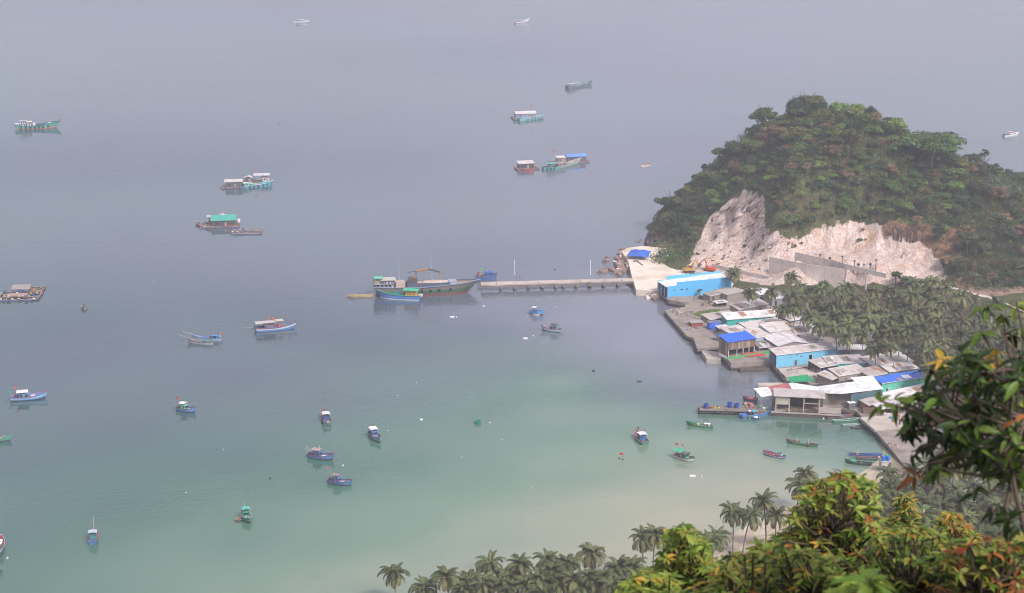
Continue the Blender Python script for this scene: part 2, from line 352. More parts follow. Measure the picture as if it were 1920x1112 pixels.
shaded_soil = soften(in_poly(qx, qy, [(1440,545),(1600,540),(1760,540),(1860,575),(1930,610),(1930,1010),(1640,1010),(1650,880),(1760,760),(1600,640),(1450,590)]), 3)
for nm, va in (('shaded_soil', shaded_soil), ('rock', rk), ('earth', eh), ('rust', ru), ('scrub', sb), ('beach', beach)): zone_attr(gme, nm, va)
gme.materials.append(gm)
ground = link('ground', gme); tag(ground, 'wooded headland, white quarried bank, village flat and sandy beach', kind='structure')
# slope that drops from the viewpoint to the beach (below the picture)
HX = np.arange(-260, 460, 12.0); HY = np.concatenate([np.arange(-40, 60, 4.0), np.arange(60, 432, 12.0)])
hx, hy = np.meshgrid(HX, HY)
def slope_z(x, y): return 198.2 - .53*np.maximum(y, -20) + np.where(y > 360, (y-360)*.42, 0)*1.0
hz = slope_z(hx, hy) + np.where(hy > 8, 1, .2)*np.array([mnoise.noise(Vector((a/25, b/25, 0)))*1.2-1.0 for a, b in zip(hx.ravel(), hy.ravel())]).reshape(hx.shape)
sm = pmat('hillside_soil', '#5d5238', rough=.95, var=.3, scale=.3, dirt='#39401f', dirt_amt=.8, dirt_scale=.15, bump=.6, bump_scale=1.5)
hme = grid_mesh('hillside', HX, HY, hz); hme.materials.append(sm)
hillside = link('hillside', hme); tag(hillside, 'steep scrubby slope falling from the viewpoint to the beach', kind='structure')

# ------------------------------------------------------------------ sea
def grow(a, b, s, lo, hi, f=1.35):
    c = list(np.arange(a, b+.1, s)); st = s
    while c[-1] < hi: st *= f; c.append(c[-1]+st)
    st = s
    while c[0] > lo: st *= f; c.insert(0, c[0]-st)
    return np.array(c)
WX = grow(-260, 320, 6, -3500, 3500); WY = grow(400, 1100, 6, -600, 6000)
wx, wy = np.meshgrid(WX, WY)
# how much of the sandy bed shows through: depth of the bay read at points of the photo
SH = """0 1112 .50|0 1000 .36|0 850 .18|0 700 .05|150 1112 .56|300 1112 .64|200 950 .35|200 800 .15|200 650 .02|400 1112 .72|450 1000 .55|450 850 .30|450 700 .08|450 550 0|600 1112 .80|600 1000 .66|600 880 .44|600 750 .20|600 620 .02|750 1080 .86|750 980 .74|750 860 .52|750 740 .32|750 640 .14
900 1100 .97|900 1000 .85|900 880 .62|900 760 .50|900 680 .30|900 600 0|1050 1080 1|1050 980 .92|1050 880 .74|1050 780 .68|1050 720 .62|1050 670 .30|1050 600 0|1180 1040 1|1180 950 .92|1180 860 .76|1180 780 .66|1180 730 .30|1180 650 0|1300 980 .98|1300 900 .92|1300 830 .80|1300 780 .56|1300 735 .06|1300 650 0|1420 920 .98|1420 860 .88|1420 810 .70|1420 790 .5|1520 890 .92|1520 840 .76|1500 800 .42|1600 850 .72|1600 810 .45|1560 790 .35|1200 560 0|1000 500 0|700 560 0|300 500 0|700 300 0|1300 300 0|100 300 0|1200 100 0|500 0 0|1700 0 0|1380 730 0"""
_s = np.array([[*at(a, b)[:2], c] for a, b, c in (tuple(map(float, q.split())) for q in SH.replace('\n', '|').split('|'))])
_d = np.sqrt((wx.ravel()[:, None]-_s[None, :, 0])**2 + (wy.ravel()[:, None]-_s[None, :, 1])**2)+4
_w = _d**-3.2; shal = (_w*_s[None, :, 2]).sum(1)/_w.sum(1)
ST = "1000 560 .5|1100 600 .8|1200 650 .9|1250 620 .9|1150 560 .8|1300 700 .8|1100 400 .55|1150 300 .5|1000 300 .45|1250 200 .5|1700 60 .5|1500 100 .55|1850 200 .5|1000 40 .4|850 500 .3|900 640 .18|800 650 .14|1000 700 .15|1050 740 0|700 300 .2|700 100 .15|400 300 .05|100 300 0|100 600 0|500 600 .05|700 640 .03|300 900 0|600 900 0|900 900 0|1200 950 0|1500 880 .1|1100 820 0|1300 820 .05|1200 740 .3|1600 850 .1|500 0 .1|100 0 0"  # where sky reflection and haze brighten the water, strongest towards the right
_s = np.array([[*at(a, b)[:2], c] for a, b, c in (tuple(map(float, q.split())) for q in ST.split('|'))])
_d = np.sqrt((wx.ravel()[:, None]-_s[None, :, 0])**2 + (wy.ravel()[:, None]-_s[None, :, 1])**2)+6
_w = _d**-2.6; sky_glare_v = (_w*_s[None, :, 2]).sum(1)/_w.sum(1)
wm, N, L, B = node_mat('sea_water')
tc = N.new('ShaderNodeTexCoord').outputs['Object']
sf = att(N, 'shallow')
n1 = nz(N, L, tc, .012, 4, .6, .25, .75); mm = N.new('ShaderNodeMath'); mm.operation = 'MULTIPLY_ADD'; mm.inputs[1].default_value = .10; mm.inputs[2].default_value = -.05
L.new(n1, mm.inputs[0]); ad = N.new('ShaderNodeMath'); ad.operation = 'ADD'; ad.use_clamp = True; L.new(sf, ad.inputs[0]); L.new(mm.outputs[0], ad.inputs[1])
cr = N.new('ShaderNodeValToRGB'); L.new(ad.outputs[0], cr.inputs['Fac'])
wd = nz(N, L, tc, .035, 6, .65, .60, .72); wd2 = N.new('ShaderNodeMath'); wd2.operation = 'MULTIPLY'; L.new(wd, wd2.inputs[0]); L.new(sf, wd2.inputs[1]); wd3 = N.new('ShaderNodeMath'); wd3.operation = 'MULTIPLY'; wd3.inputs[1].default_value = .38; L.new(wd2.outputs[0], wd3.inputs[0])
weedy = mixc(N, L, wd3.outputs[0], cr.outputs['Color'], lin('#3c5748'))
silt = mixc(N, L, att(N, 'silt'), weedy, SKY_GLARE)  # sky glare and haze painted into the water colour as pale grey
e = cr.color_ramp.elements; e[0].position = 0; e[0].color = (*WATER[0], 1); e[1].position = 1; e[1].color = (*WATER[-1], 1)
for q, cc in zip((.2, .5, .75), WATER[1:4]): k = cr.color_ramp.elements.new(q); k.color = (*cc, 1)
L.new(silt, B.inputs['Base Color'])
B.inputs['IOR'].default_value = 1.9; B.inputs['Specular IOR Level'].default_value = .5
rr = N.new('ShaderNodeMapRange'); rr.inputs['To Min'].default_value = .02; rr.inputs['To Max'].default_value = .07; L.new(nz(N, L, tc, .006, 3, .55, .4, .6), rr.inputs['Value']); L.new(rr.outputs[0], B.inputs['Roughness'])
mp = N.new('ShaderNodeMapping'); mp.inputs['Scale'].default_value = (.55, 1.0, 1); mp.inputs['Rotation'].default_value = (0, 0, R(12)); L.new(tc, mp.inputs['Vector'])
w1 = N.new('ShaderNodeTexNoise'); w1.inputs['Scale'].default_value = .55; w1.inputs['Detail'].default_value = 3; w1.inputs['Distortion'].default_value = .6; L.new(mp.outputs[0], w1.inputs['Vector'])
w2 = N.new('ShaderNodeTexNoise'); w2.inputs['Scale'].default_value = .14; w2.inputs['Detail'].default_value = 2; L.new(mp.outputs[0], w2.inputs['Vector'])
mp2 = N.new('ShaderNodeMapping'); mp2.inputs['Scale'].default_value = (.35, 1.6, 1); mp2.inputs['Rotation'].default_value = (0, 0, R(-14)); L.new(tc, mp2.inputs['Vector'])
am = N.new('ShaderNodeMapRange'); am.inputs['To Min'].default_value = .12; am.inputs['To Max'].default_value = 1.0; L.new(nz(N, L, mp2.outputs[0], .011, 5, .6, .4, .6), am.inputs['Value'])
sm_ = N.new('ShaderNodeMath'); sm_.operation = 'MULTIPLY_ADD'; sm_.inputs[1].default_value = 1.3; L.new(w2.outputs['Fac'], sm_.inputs[0]); w3 = N.new('ShaderNodeTexNoise'); w3.inputs['Scale'].default_value = 1.7; w3.inputs['Detail'].default_value = 2; L.new(mp.outputs[0], w3.inputs['Vector']); s3 = N.new('ShaderNodeMath'); s3.operation = 'MULTIPLY_ADD'; s3.inputs[1].default_value = .35; L.new(w3.outputs['Fac'], s3.inputs[0]); L.new(w1.outputs['Fac'], s3.inputs[2]); L.new(s3.outputs[0], sm_.inputs[2])
bp = N.new('ShaderNodeBump'); bp.inputs['Distance'].default_value = .10; L.new(sm_.outputs[0], bp.inputs['Height']); L.new(am.outputs[0], bp.inputs['Strength']); L.new(bp.outputs[0], B.inputs['Normal'])
wme = grid_mesh('sea', WX, WY, np.zeros(wx.shape)); zone_attr(wme, 'shallow', shal); zone_attr(wme, 'silt', sky_glare_v); wme.materials.append(wm)
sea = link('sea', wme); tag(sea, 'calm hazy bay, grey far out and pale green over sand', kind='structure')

# ------------------------------------------------------------------ haze: the air of the bay
def add_haze():
    m = bpy.data.materials.new('haze_air'); m.use_nodes = True; N = m.node_tree.nodes; N.clear()
    v = N.new('ShaderNodeVolumePrincipled'); v.inputs['Density'].default_value = HAZE; v.inputs['Color'].default_value = (.92, .91, 1.0, 1); v.inputs['Anisotropy'].default_value = .2
    o = N.new('ShaderNodeOutputMaterial'); m.node_tree.links.new(v.outputs[0], o.inputs['Volume'])
    tag(MB().box(-5500, 5500, -1800, 9500, -21, 216).build('haze', m), 'pale haze hanging over the whole bay', kind='stuff')
# ------------------------------------------------------------------ quays, terrace, pier, walls
def extr(mb, pts, vec):
    n = len(pts); v = Vector(vec); P = [Vector(p) for p in pts]
    return mb.add(P+[p+v for p in P], [tuple(range(n))[::-1], tuple(range(n, 2*n))]+[(i, (i+1) % n, n+(i+1) % n, n+i) for i in range(n)])
def slab(name, poly, zt, zb, mat, label, kind='structure', edge=None):
    pts = [at(a, b, zt) for a, b in poly]; P = [(p.x, p.y) for p in pts]
    ar = sum(P[i][0]*P[(i+1) % len(P)][1]-P[(i+1) % len(P)][0]*P[i][1] for i in range(len(P)))
    if ar < 0: P = P[::-1]
    o = MB().prism(P, zb, zt).build(name, mat); tag(o, label, kind=kind)
    return o
VZ = 2.0
terr_m = pmat('terrace_surface', '#d6cab9', rough=.9, var=.08, scale=.12, dirt='#a8957e', dirt_amt=.75, dirt_scale=.07, bump=.25, bump_scale=1.2)
slab('terrace', [(1166,472),(1176,465),(1205,461),(1258,466),(1296,492),(1345,502),(1385,513),(1372,538),(1262,548),(1193,543),(1186,523),(1178,490)], 2.55, -3, terr_m, 'pale concrete and sand terrace at the foot of the headland')
quay = slab('quay', [(1237,547),(1253,563),(1284,569),(1284,575),(1246,582),(1287,629),(1352,655),(1354,664),(1374,684),(1443,679),(1457,693),(1475,714),(1482,722),(1448,736),(1451,770),(1575,765),(1605,770),(1640,806),(1673,845),(1705,884),(1780,880),(1780,700),(1700,640),(1560,570),(1450,545),(1376,541)], VZ, -3, QUAY, 'stained concrete quay under the waterfront sheds')
for poly, zt, lab, m in (
    ([(1253,562),(1283,567),(1300,561),(1283,555),(1258,556)], 2.7, 'grey landing block in front of the long blue hall', QUAY),
    ([(1287,629),(1310,626),(1316,622),(1300,606),(1256,590),(1262,601)], 1.2, 'low stepped landing beside the rubble yard', QUAY),
    ([(1299,631),(1308,655),(1346,651),(1350,641),(1310,628)], 2.5, 'square concrete landing below the blue tarpaulin box', QUAY),
    ([(1315,657),(1325,673),(1352,675),(1353,660)], 1.7, 'low pale concrete landing left of the stilt house', CONC_P),
    ([(1353,660),(1371,681),(1443,676),(1443,655),(1400,652)], 3.0, 'raised platform under the stilt house', QUAY),
    ([(1384,684),(1388,694),(1444,691),(1446,680),(1420,676)], 1.1, 'low dock carrying the red stall', CONC_D),
    ([(1459,691),(1474,711),(1545,699),(1531,686)], 2.4, 'paved yard below the long light blue house', CONC_P),
    ([(1421,718),(1422,723),(1480,724),(1480,717)], 1.6, 'narrow concrete finger dock behind the white roof', CONC_P),
    ([(1612,783),(1640,806),(1668,804),(1700,800),(1700,776),(1645,780)], 2.5, 'bright swept concrete quay apron with clutter', CONC_P),
    ([(1640,806),(1652,819),(1700,819),(1700,803),(1668,804.5)], 1.0, 'sunken step of the quay apron', CONC)):
    if zt < VZ: zb = -2.5
    else: zb = VZ-.4 if zt < 2.6 else -2.5
    slab('landing', poly, zt, zb, m, lab)

# pier ----------------------------------------------------------------
pA, pB = at(1187, 524.5, 2.8), at(902, 532.5, 2.8)
pd = (pB-pA); plen = pd.length; prz = math.atan2(pd.y, pd.x)
pier = empty('pier', (pA.x, pA.y, 0), prz, 'long narrow concrete pier on piles reaching out to the cargo ship', 'pier')
pw = 2.3
seg = 0; xs = [0, .062*plen*1.6, .195*plen, .285*plen, .375*plen, .46*plen, .51*plen, .60*plen, .69*plen, .78*plen, .87*plen, plen]
for a, b in zip(xs[:-1], xs[1:]):
    MB().box(a+.03, b-.03, -pw, pw, 2.45, 2.8).build('deck_panel', CONC_P, pier)
MB().box(0, plen, -pw-.05, -pw+.35, 2.805, 3.02).build('kerb', CONC_P, pier)
MB().box(0, plen, pw-.35, pw+.05, 2.805, 3.02).build('kerb', CONC_P, pier)
for y in (-pw+.3, pw-.5): MB().box(0, plen, y, y+.3, 1.65, 2.45).build('girder', CONC, pier)
for x in xs[1:-1]:
    MB().box(x-.7, x+.7, -pw+.02, pw-.02, .8, 1.65).build('pile_cap', CONC, pier)
    for y in (-1.6, 1.6): MB().tube([(x, y, -3), (x, y, .8)], .62, 8).build('pile', CONC_D, pier)
MB().box(.30*plen-1.2, .30*plen+.4, pw-.3, pw+1.1, 1.4, 3.0).build('mooring_block', CONC, pier)
for i in range(7):
    MB().lathe([(.16, 0), (.14, .4), (.22, .42), (.2, .55)], 8).build('bollard', CONC_D, pier, loc=(plen*(i+.6)/7.3, -pw+.15 if i % 2 else pw-.15, 3.02))
for px, lab in ((965, 'slim white lamp pole beside the mooring block of the pier'), (1107, 'slim white lamp pole near the shore end of the pier')):
    b = at(px, 517, 2.8); po = empty('lamp_pole', (b.x, b.y, 2.8), prz, lab, 'lamp pole', 'lamp poles on the pier')
    MB().tube([(0, 0, 0), (0, 0, 7)], [.16, .10], 8).build('shaft', WHITE, po); MB().box(-.3, .3, -.3, .3, 0, .25).build('foot', CONC, po)
    MB().bar((0, 0, 6.9), (0, -.8, 7.1), .1).build('lamp_arm', WHITE, po)

# retaining wall --------------------------------------------------------
wall_m = pmat('shuttered_concrete', '#cdbfb5', rough=.9, var=.12, scale=.25, dirt='#a0928a', dirt_amt=.5, dirt_scale=.2, bump=.25, bump_scale=2)
def retaining(name, tops, zts, zb, th, label, panel=6.0, open_from=None):
    P = [at(a, b, z) for (a, b), z in zip(tops, zts)]
    root = empty(name, (P[0].x, P[0].y, 0), 0, label, 'retaining wall'); O = Vector((P[0].x, P[0].y, 0))
    for k, (p, q) in enumerate(zip(P[:-1], P[1:])):
        d = (q-p); n = max(1, round(Vector((d.x, d.y)).length/panel)); nrm = Vector((-d.y, d.x, 0)).normalized()*th
        for i in range(n):
            a = p+d*(i/n+.004)-O; b = p+d*((i+1)/n-.004)-O
            if open_from is not None and k >= open_from:
                mb = MB(); extr(mb, [(a.x, a.y, a.z-1.6), (b.x, b.y, b.z-1.6), b, a], nrm); mb.build('coping_panel', wall_m, root)
                mb = MB(); c = a+(b-a)*.07; extr(mb, [(a.x, a.y, zb), (c.x, c.y, zb), (c.x, c.y, a.z-1.62), (a.x, a.y, a.z-1.62)], nrm); mb.build('buttress', wall_m, root)
            else:
                mb = MB(); extr(mb, [(a.x, a.y, zb), (b.x, b.y, zb), b, a], nrm); mb.build('wall_panel', wall_m, root)
        c0, c1 = p-O, q-O; mb = MB()
        extr(mb, [(c0.x, c0.y, c0.z+.004), (c1.x, c1.y, c1.z+.004), (c1.x, c1.y, c1.z+.3), (c0.x, c0.y, c0.z+.3)], nrm*1.15); mb.build('coping', CONC_P, root)
retaining('retaining_wall', [(1442,483),(1512,497),(1583,506)], (12, 12, 12), 2.5, .6, 'lower grey retaining wall of tall concrete panels below the white bank', 7)
retaining('retaining_wall', [(1490,474.5),(1560,489),(1584,496),(1662,515)], (14.2, 14.0, 13.8, 12.6), 3.5, .6, 'upper grey retaining wall with an open buttressed end below the bank', 8, open_from=2)
retaining('retaining_wall', [(1334,496),(1368,504),(1442,520)], (4.6, 4.8, 5.2), 2.2, .5, 'low pale wall along the road from the excavators', 9)
road_pts = [(1700,520,9),(1780,535,8.6),(1850,556,7.6),(1925,586,6.6)]
mb = MB()
for i in range(40):
    t = i/39*(len(road_pts)-1); k = min(int(t), len(road_pts)-2); u = t-k
    a = [road_pts[k][j]*(1-u)+road_pts[k+1][j]*u for j in range(3)]; p = at(a[0], a[1], a[2]); z = ground_z(p.x, p.y)+.35
    mb.v += [(p.x, p.y-2.2, z), (p.x, p.y+2.2, z)]
    if i: n = len(mb.v); mb.f.append((n-4, n-2, n-1, n-3))
tag(mb.build('road', pmat('road_concrete', '#c2b5a6', rough=.9, var=.08, scale=.2)), 'pale road cut behind the coconut grove', kind='structure')

# ------------------------------------------------------------------ buildings
def wall_prism(mb, pts, vec): return extr(mb, pts, vec)
def house(label, el, er, h, w, roof='lean', rise=.8, wall='#9a928b', roofc='#a8a29e', cat='shed', name='shed', gz=VZ, over=.35, win=(), opens='', acs=(), vents=(), trim=None, posts=0, z_el=None):
    ze = gz+h; A = at(el[0], el[1], ze); Bp = at(er[0], er[1], ze); d = Bp-A; ln = Vector((d.x, d.y)).length; rz = math.atan2(d.y, d.x)
    o = empty(name, (A.x, A.y, gz), rz, label, cat)
    wm = paint(wall) if isinstance(wall, str) else wall; rm = sheet(roofc); t = .16
    hb = h+rise if roof == 'lean' else h
    mb = MB()
    if 'f' not in opens: mb.box(0, ln, 0, t, 0, h-.02)
    if 'b' not in opens: mb.box(0, ln, w-t, w, 0, hb-.02)
    for s, x in (('l', 0), ('r', ln-t)):
        if s in opens: continue
        pr = [(x, t+.002, 0), (x, w-t-.002, 0), (x, w-t-.002, hb-.03), (x, t+.002, h-.03)]
        if roof == 'gable': pr = [(x, t+.002, 0), (x, w-t-.002, 0), (x, w-t-.002, h-.03), (x, w/2, h+rise-.06), (x, t+.002, h-.03)]
        extr(mb, pr, (t, 0, 0))
    if roof == 'gabley':
        for y in (0, w-t): extr(mb, [(0, y, h-.02), (ln, y, h-.02), (ln/2, y, h+rise-.05)], (0, t, 0))
    if mb.v: mb.build('wall', wm, o)
    if roof == 'parapet': MB().box(t, ln-t, t, w-t, h-.6, h-.45).build('roof', rm, o)
    th = .10
    if roof == 'lean':
        s = rise/w; r = MB(); extr(r, [(-over, -over, h-s*over), (ln+over, -over, h-s*over), (ln+over, w+over, hb+s*over), (-over, w+over, hb+s*over)], (0, 0, th)); r.build('roof', rm, o)
        f = MB(); f.box(-over, ln+over, -over-.05, -over-.003, h-s*over-.10, h-s*over+th+.02); f.build('fascia', trim or WHITE, o)
    elif roof == 'gable':
        s = rise/(w/2)
        for y0, y1, z0, z1 in ((-over, w/2-.004, h-s*over, h+rise), (w/2+.004, w+over, h+rise, h-s*over)):
            r = MB(); extr(r, [(-over, y0, z0), (ln+over, y0, z0), (ln+over, y1, z1), (-over, y1, z1)], (0, 0, th)); r.build('roof', rm, o)
        MB().box(-over, ln+over, w/2-.18, w/2+.18, h+rise+th+.002, h+rise+th+.05).build('ridge_cap', rm, o)
    elif roof == 'gabley':
        s = rise/(ln/2)
        for x0, x1, z0, z1 in ((-over, ln/2-.004, h-s*over, h+rise), (ln/2+.004, ln+over, h+rise, h-s*over)):
            r = MB(); extr(r, [(x0, -over, z0), (x1, -over, z1), (x1, w+over, z1), (x0, w+over, z0)], (0, 0, th)); r.build('roof', rm, o)
        MB().box(ln/2-.18, ln/2+.18, -over, w+over, h+rise+th+.002, h+rise+th+.05).build('ridge_cap', rm, o)
    elif roof == 'flat':
        MB().box(-over, ln+over, -over, w+over, h, h+.18).build('roof', rm, o)
    if roof == 'lean' and h > 1.7:
        s = rise/w
        for _ in range(random.randint(2, 4)):
            pw_, pl_ = random.uniform(.9, min(3.2, ln*.4)), random.uniform(.3, .75)*w; x = random.uniform(0, max(.1, ln-pw_)); y = random.uniform(-over*.5, w-pl_); pm = sheet(random.choice(('#8d8179', '#b9b3ad', '#99735c', '#c4c0bc', '#7d766f', '#a8a19a')))
            r = MB(); extr(r, [(x, y, h+s*y+th+.004), (x+pw_, y, h+s*y+th+.004), (x+pw_, y+pl_, h+s*(y+pl_)+th+.004), (x, y+pl_, h+s*(y+pl_)+th+.004)], (0, 0, .05)); r.build('roof_patch', pm, o)
        if h >= 2.4 and 'f' not in opens:
            dx = random.uniform(.08, .3)*ln; MB().box(dx, dx+1.0, -.05, -.003, .02, 2.0).build('door', random.choice([DARK, WOOD, CONC_D]), o)
    for u, v, ww, wh in win:
        x = u*ln; f = MB()
        f.box(x-ww/2, x+ww/2, -.05, -.002, v, v+.08).box(x-ww/2, x+ww/2, -.05, -.002, v+wh-.08, v+wh).box(x-ww/2, x-ww/2+.08, -.05, -.002, v+.081, v+wh-.081).box(x+ww/2-.08, x+ww/2, -.05, -.002, v+.081, v+wh-.081)
        fo = f.build('window', WHITE, o); MB().box(x-ww/2+.08, x+ww/2-.08, -.035, -.003, v+.081, v+wh-.081).build('pane', GLASS, fo)
    for u, v, ww, wh in vents: MB().box(u*ln-ww/2, u*ln+ww/2, -.04, -.002, v, v+wh).build('vent', DARK, o)
    for u, v in acs:
        a = MB().box(u*ln-.45, u*ln+.45, -.45, -.004, v, v+.65).build('air_conditioner', WHITE, o); MB().lathe([(.24, 0), (.24, .02)], 10).build('fan_grille', DARK, a, loc=(u*ln, -.455, v+.32), rot=(math.pi/2, 0, 0))
    if opens:
        n = max(1, posts or int(ln/4))
        if 'f' in opens:
            for i in range(n+1): x = .1+(ln-.2)*i/n; MB().box(x-.09, x+.09, .02, .2, 0, h-.03).build('post', WOODL, o)
        if 'l' in opens:
            for i in range(1, 4): y = w*i/4; MB().box(.02, .2, y-.09, y+.09, 0, h+(hb-h)*i/4-.03).build('post', WOODL, o)
        MB().box(.05, ln-.05, .25, w-.2, .004, .12).build('floor', CONC_D, o)
    return o, ln, w

W_, G_, P_ = '#c9c6c6', '#a09995', '#b4aca6'
# the long blue hall with stepped parapets
A = at(1252, 537.5, VZ+5.1); Bq = at(1372, 521, VZ+6.3); d = Bq-A; ln = Vector((d.x, d.y)).length; w = 10.5
bh = empty('hall', (A.x, A.y, VZ), math.atan2(d.y, d.x), 'long bright blue hall with stepped parapets and white roof beside the terrace', 'hall')
bl = paint('#54a8d6'); st = 4.4
for y, hh in ((0, 0), (w-.25, .15)):
    mb = MB(); extr(mb, [(0, y, -.5), (ln, y, -.5), (ln, y, 6.6+hh), (st, y, 6.6+hh), (st, y, 5.1+hh), (0, y, 5.1+hh)], (0, .25, 0)); mb.build('side_wall', bl, bh)
MB().box(ln-.25, ln-.003, .253, w-.253, -.5, 6.2).build('end_wall', bl, bh)
mb = MB(); extr(mb, [(-.3, .26, 4.7), (ln-.26, .26, 5.9), (ln-.26, w-.26, 6.0), (-.3, w-.26, 4.8)], (0, 0, .12)); mb.build('roof', sheet('#d2d0d0'), bh)
for y in (.5, 3.4, 6.8, 9.9): MB().box(.05, .3, y, y+.25, 0, 4.65).build('column', WHITE, bh)
MB().box(.1, ln-.3, .3, w-.3, .0, .1).build('floor', CONC_D, bh); MB().box(6, 6.2, .26, w-.26, .1, 4.9).build('partition', DARK, bh)
MB().box(.3, 1.4, 7.2, 8.6, .1, 1.9).build('shutter', paint('#2d6ec0'), bh)
for x, ww in ((3.2, .4), (6, 1.1), (8.6, .8)): MB().box(x, x+ww, -.05, -.003, 3.0, 3.45).build('vent', DARK, bh)

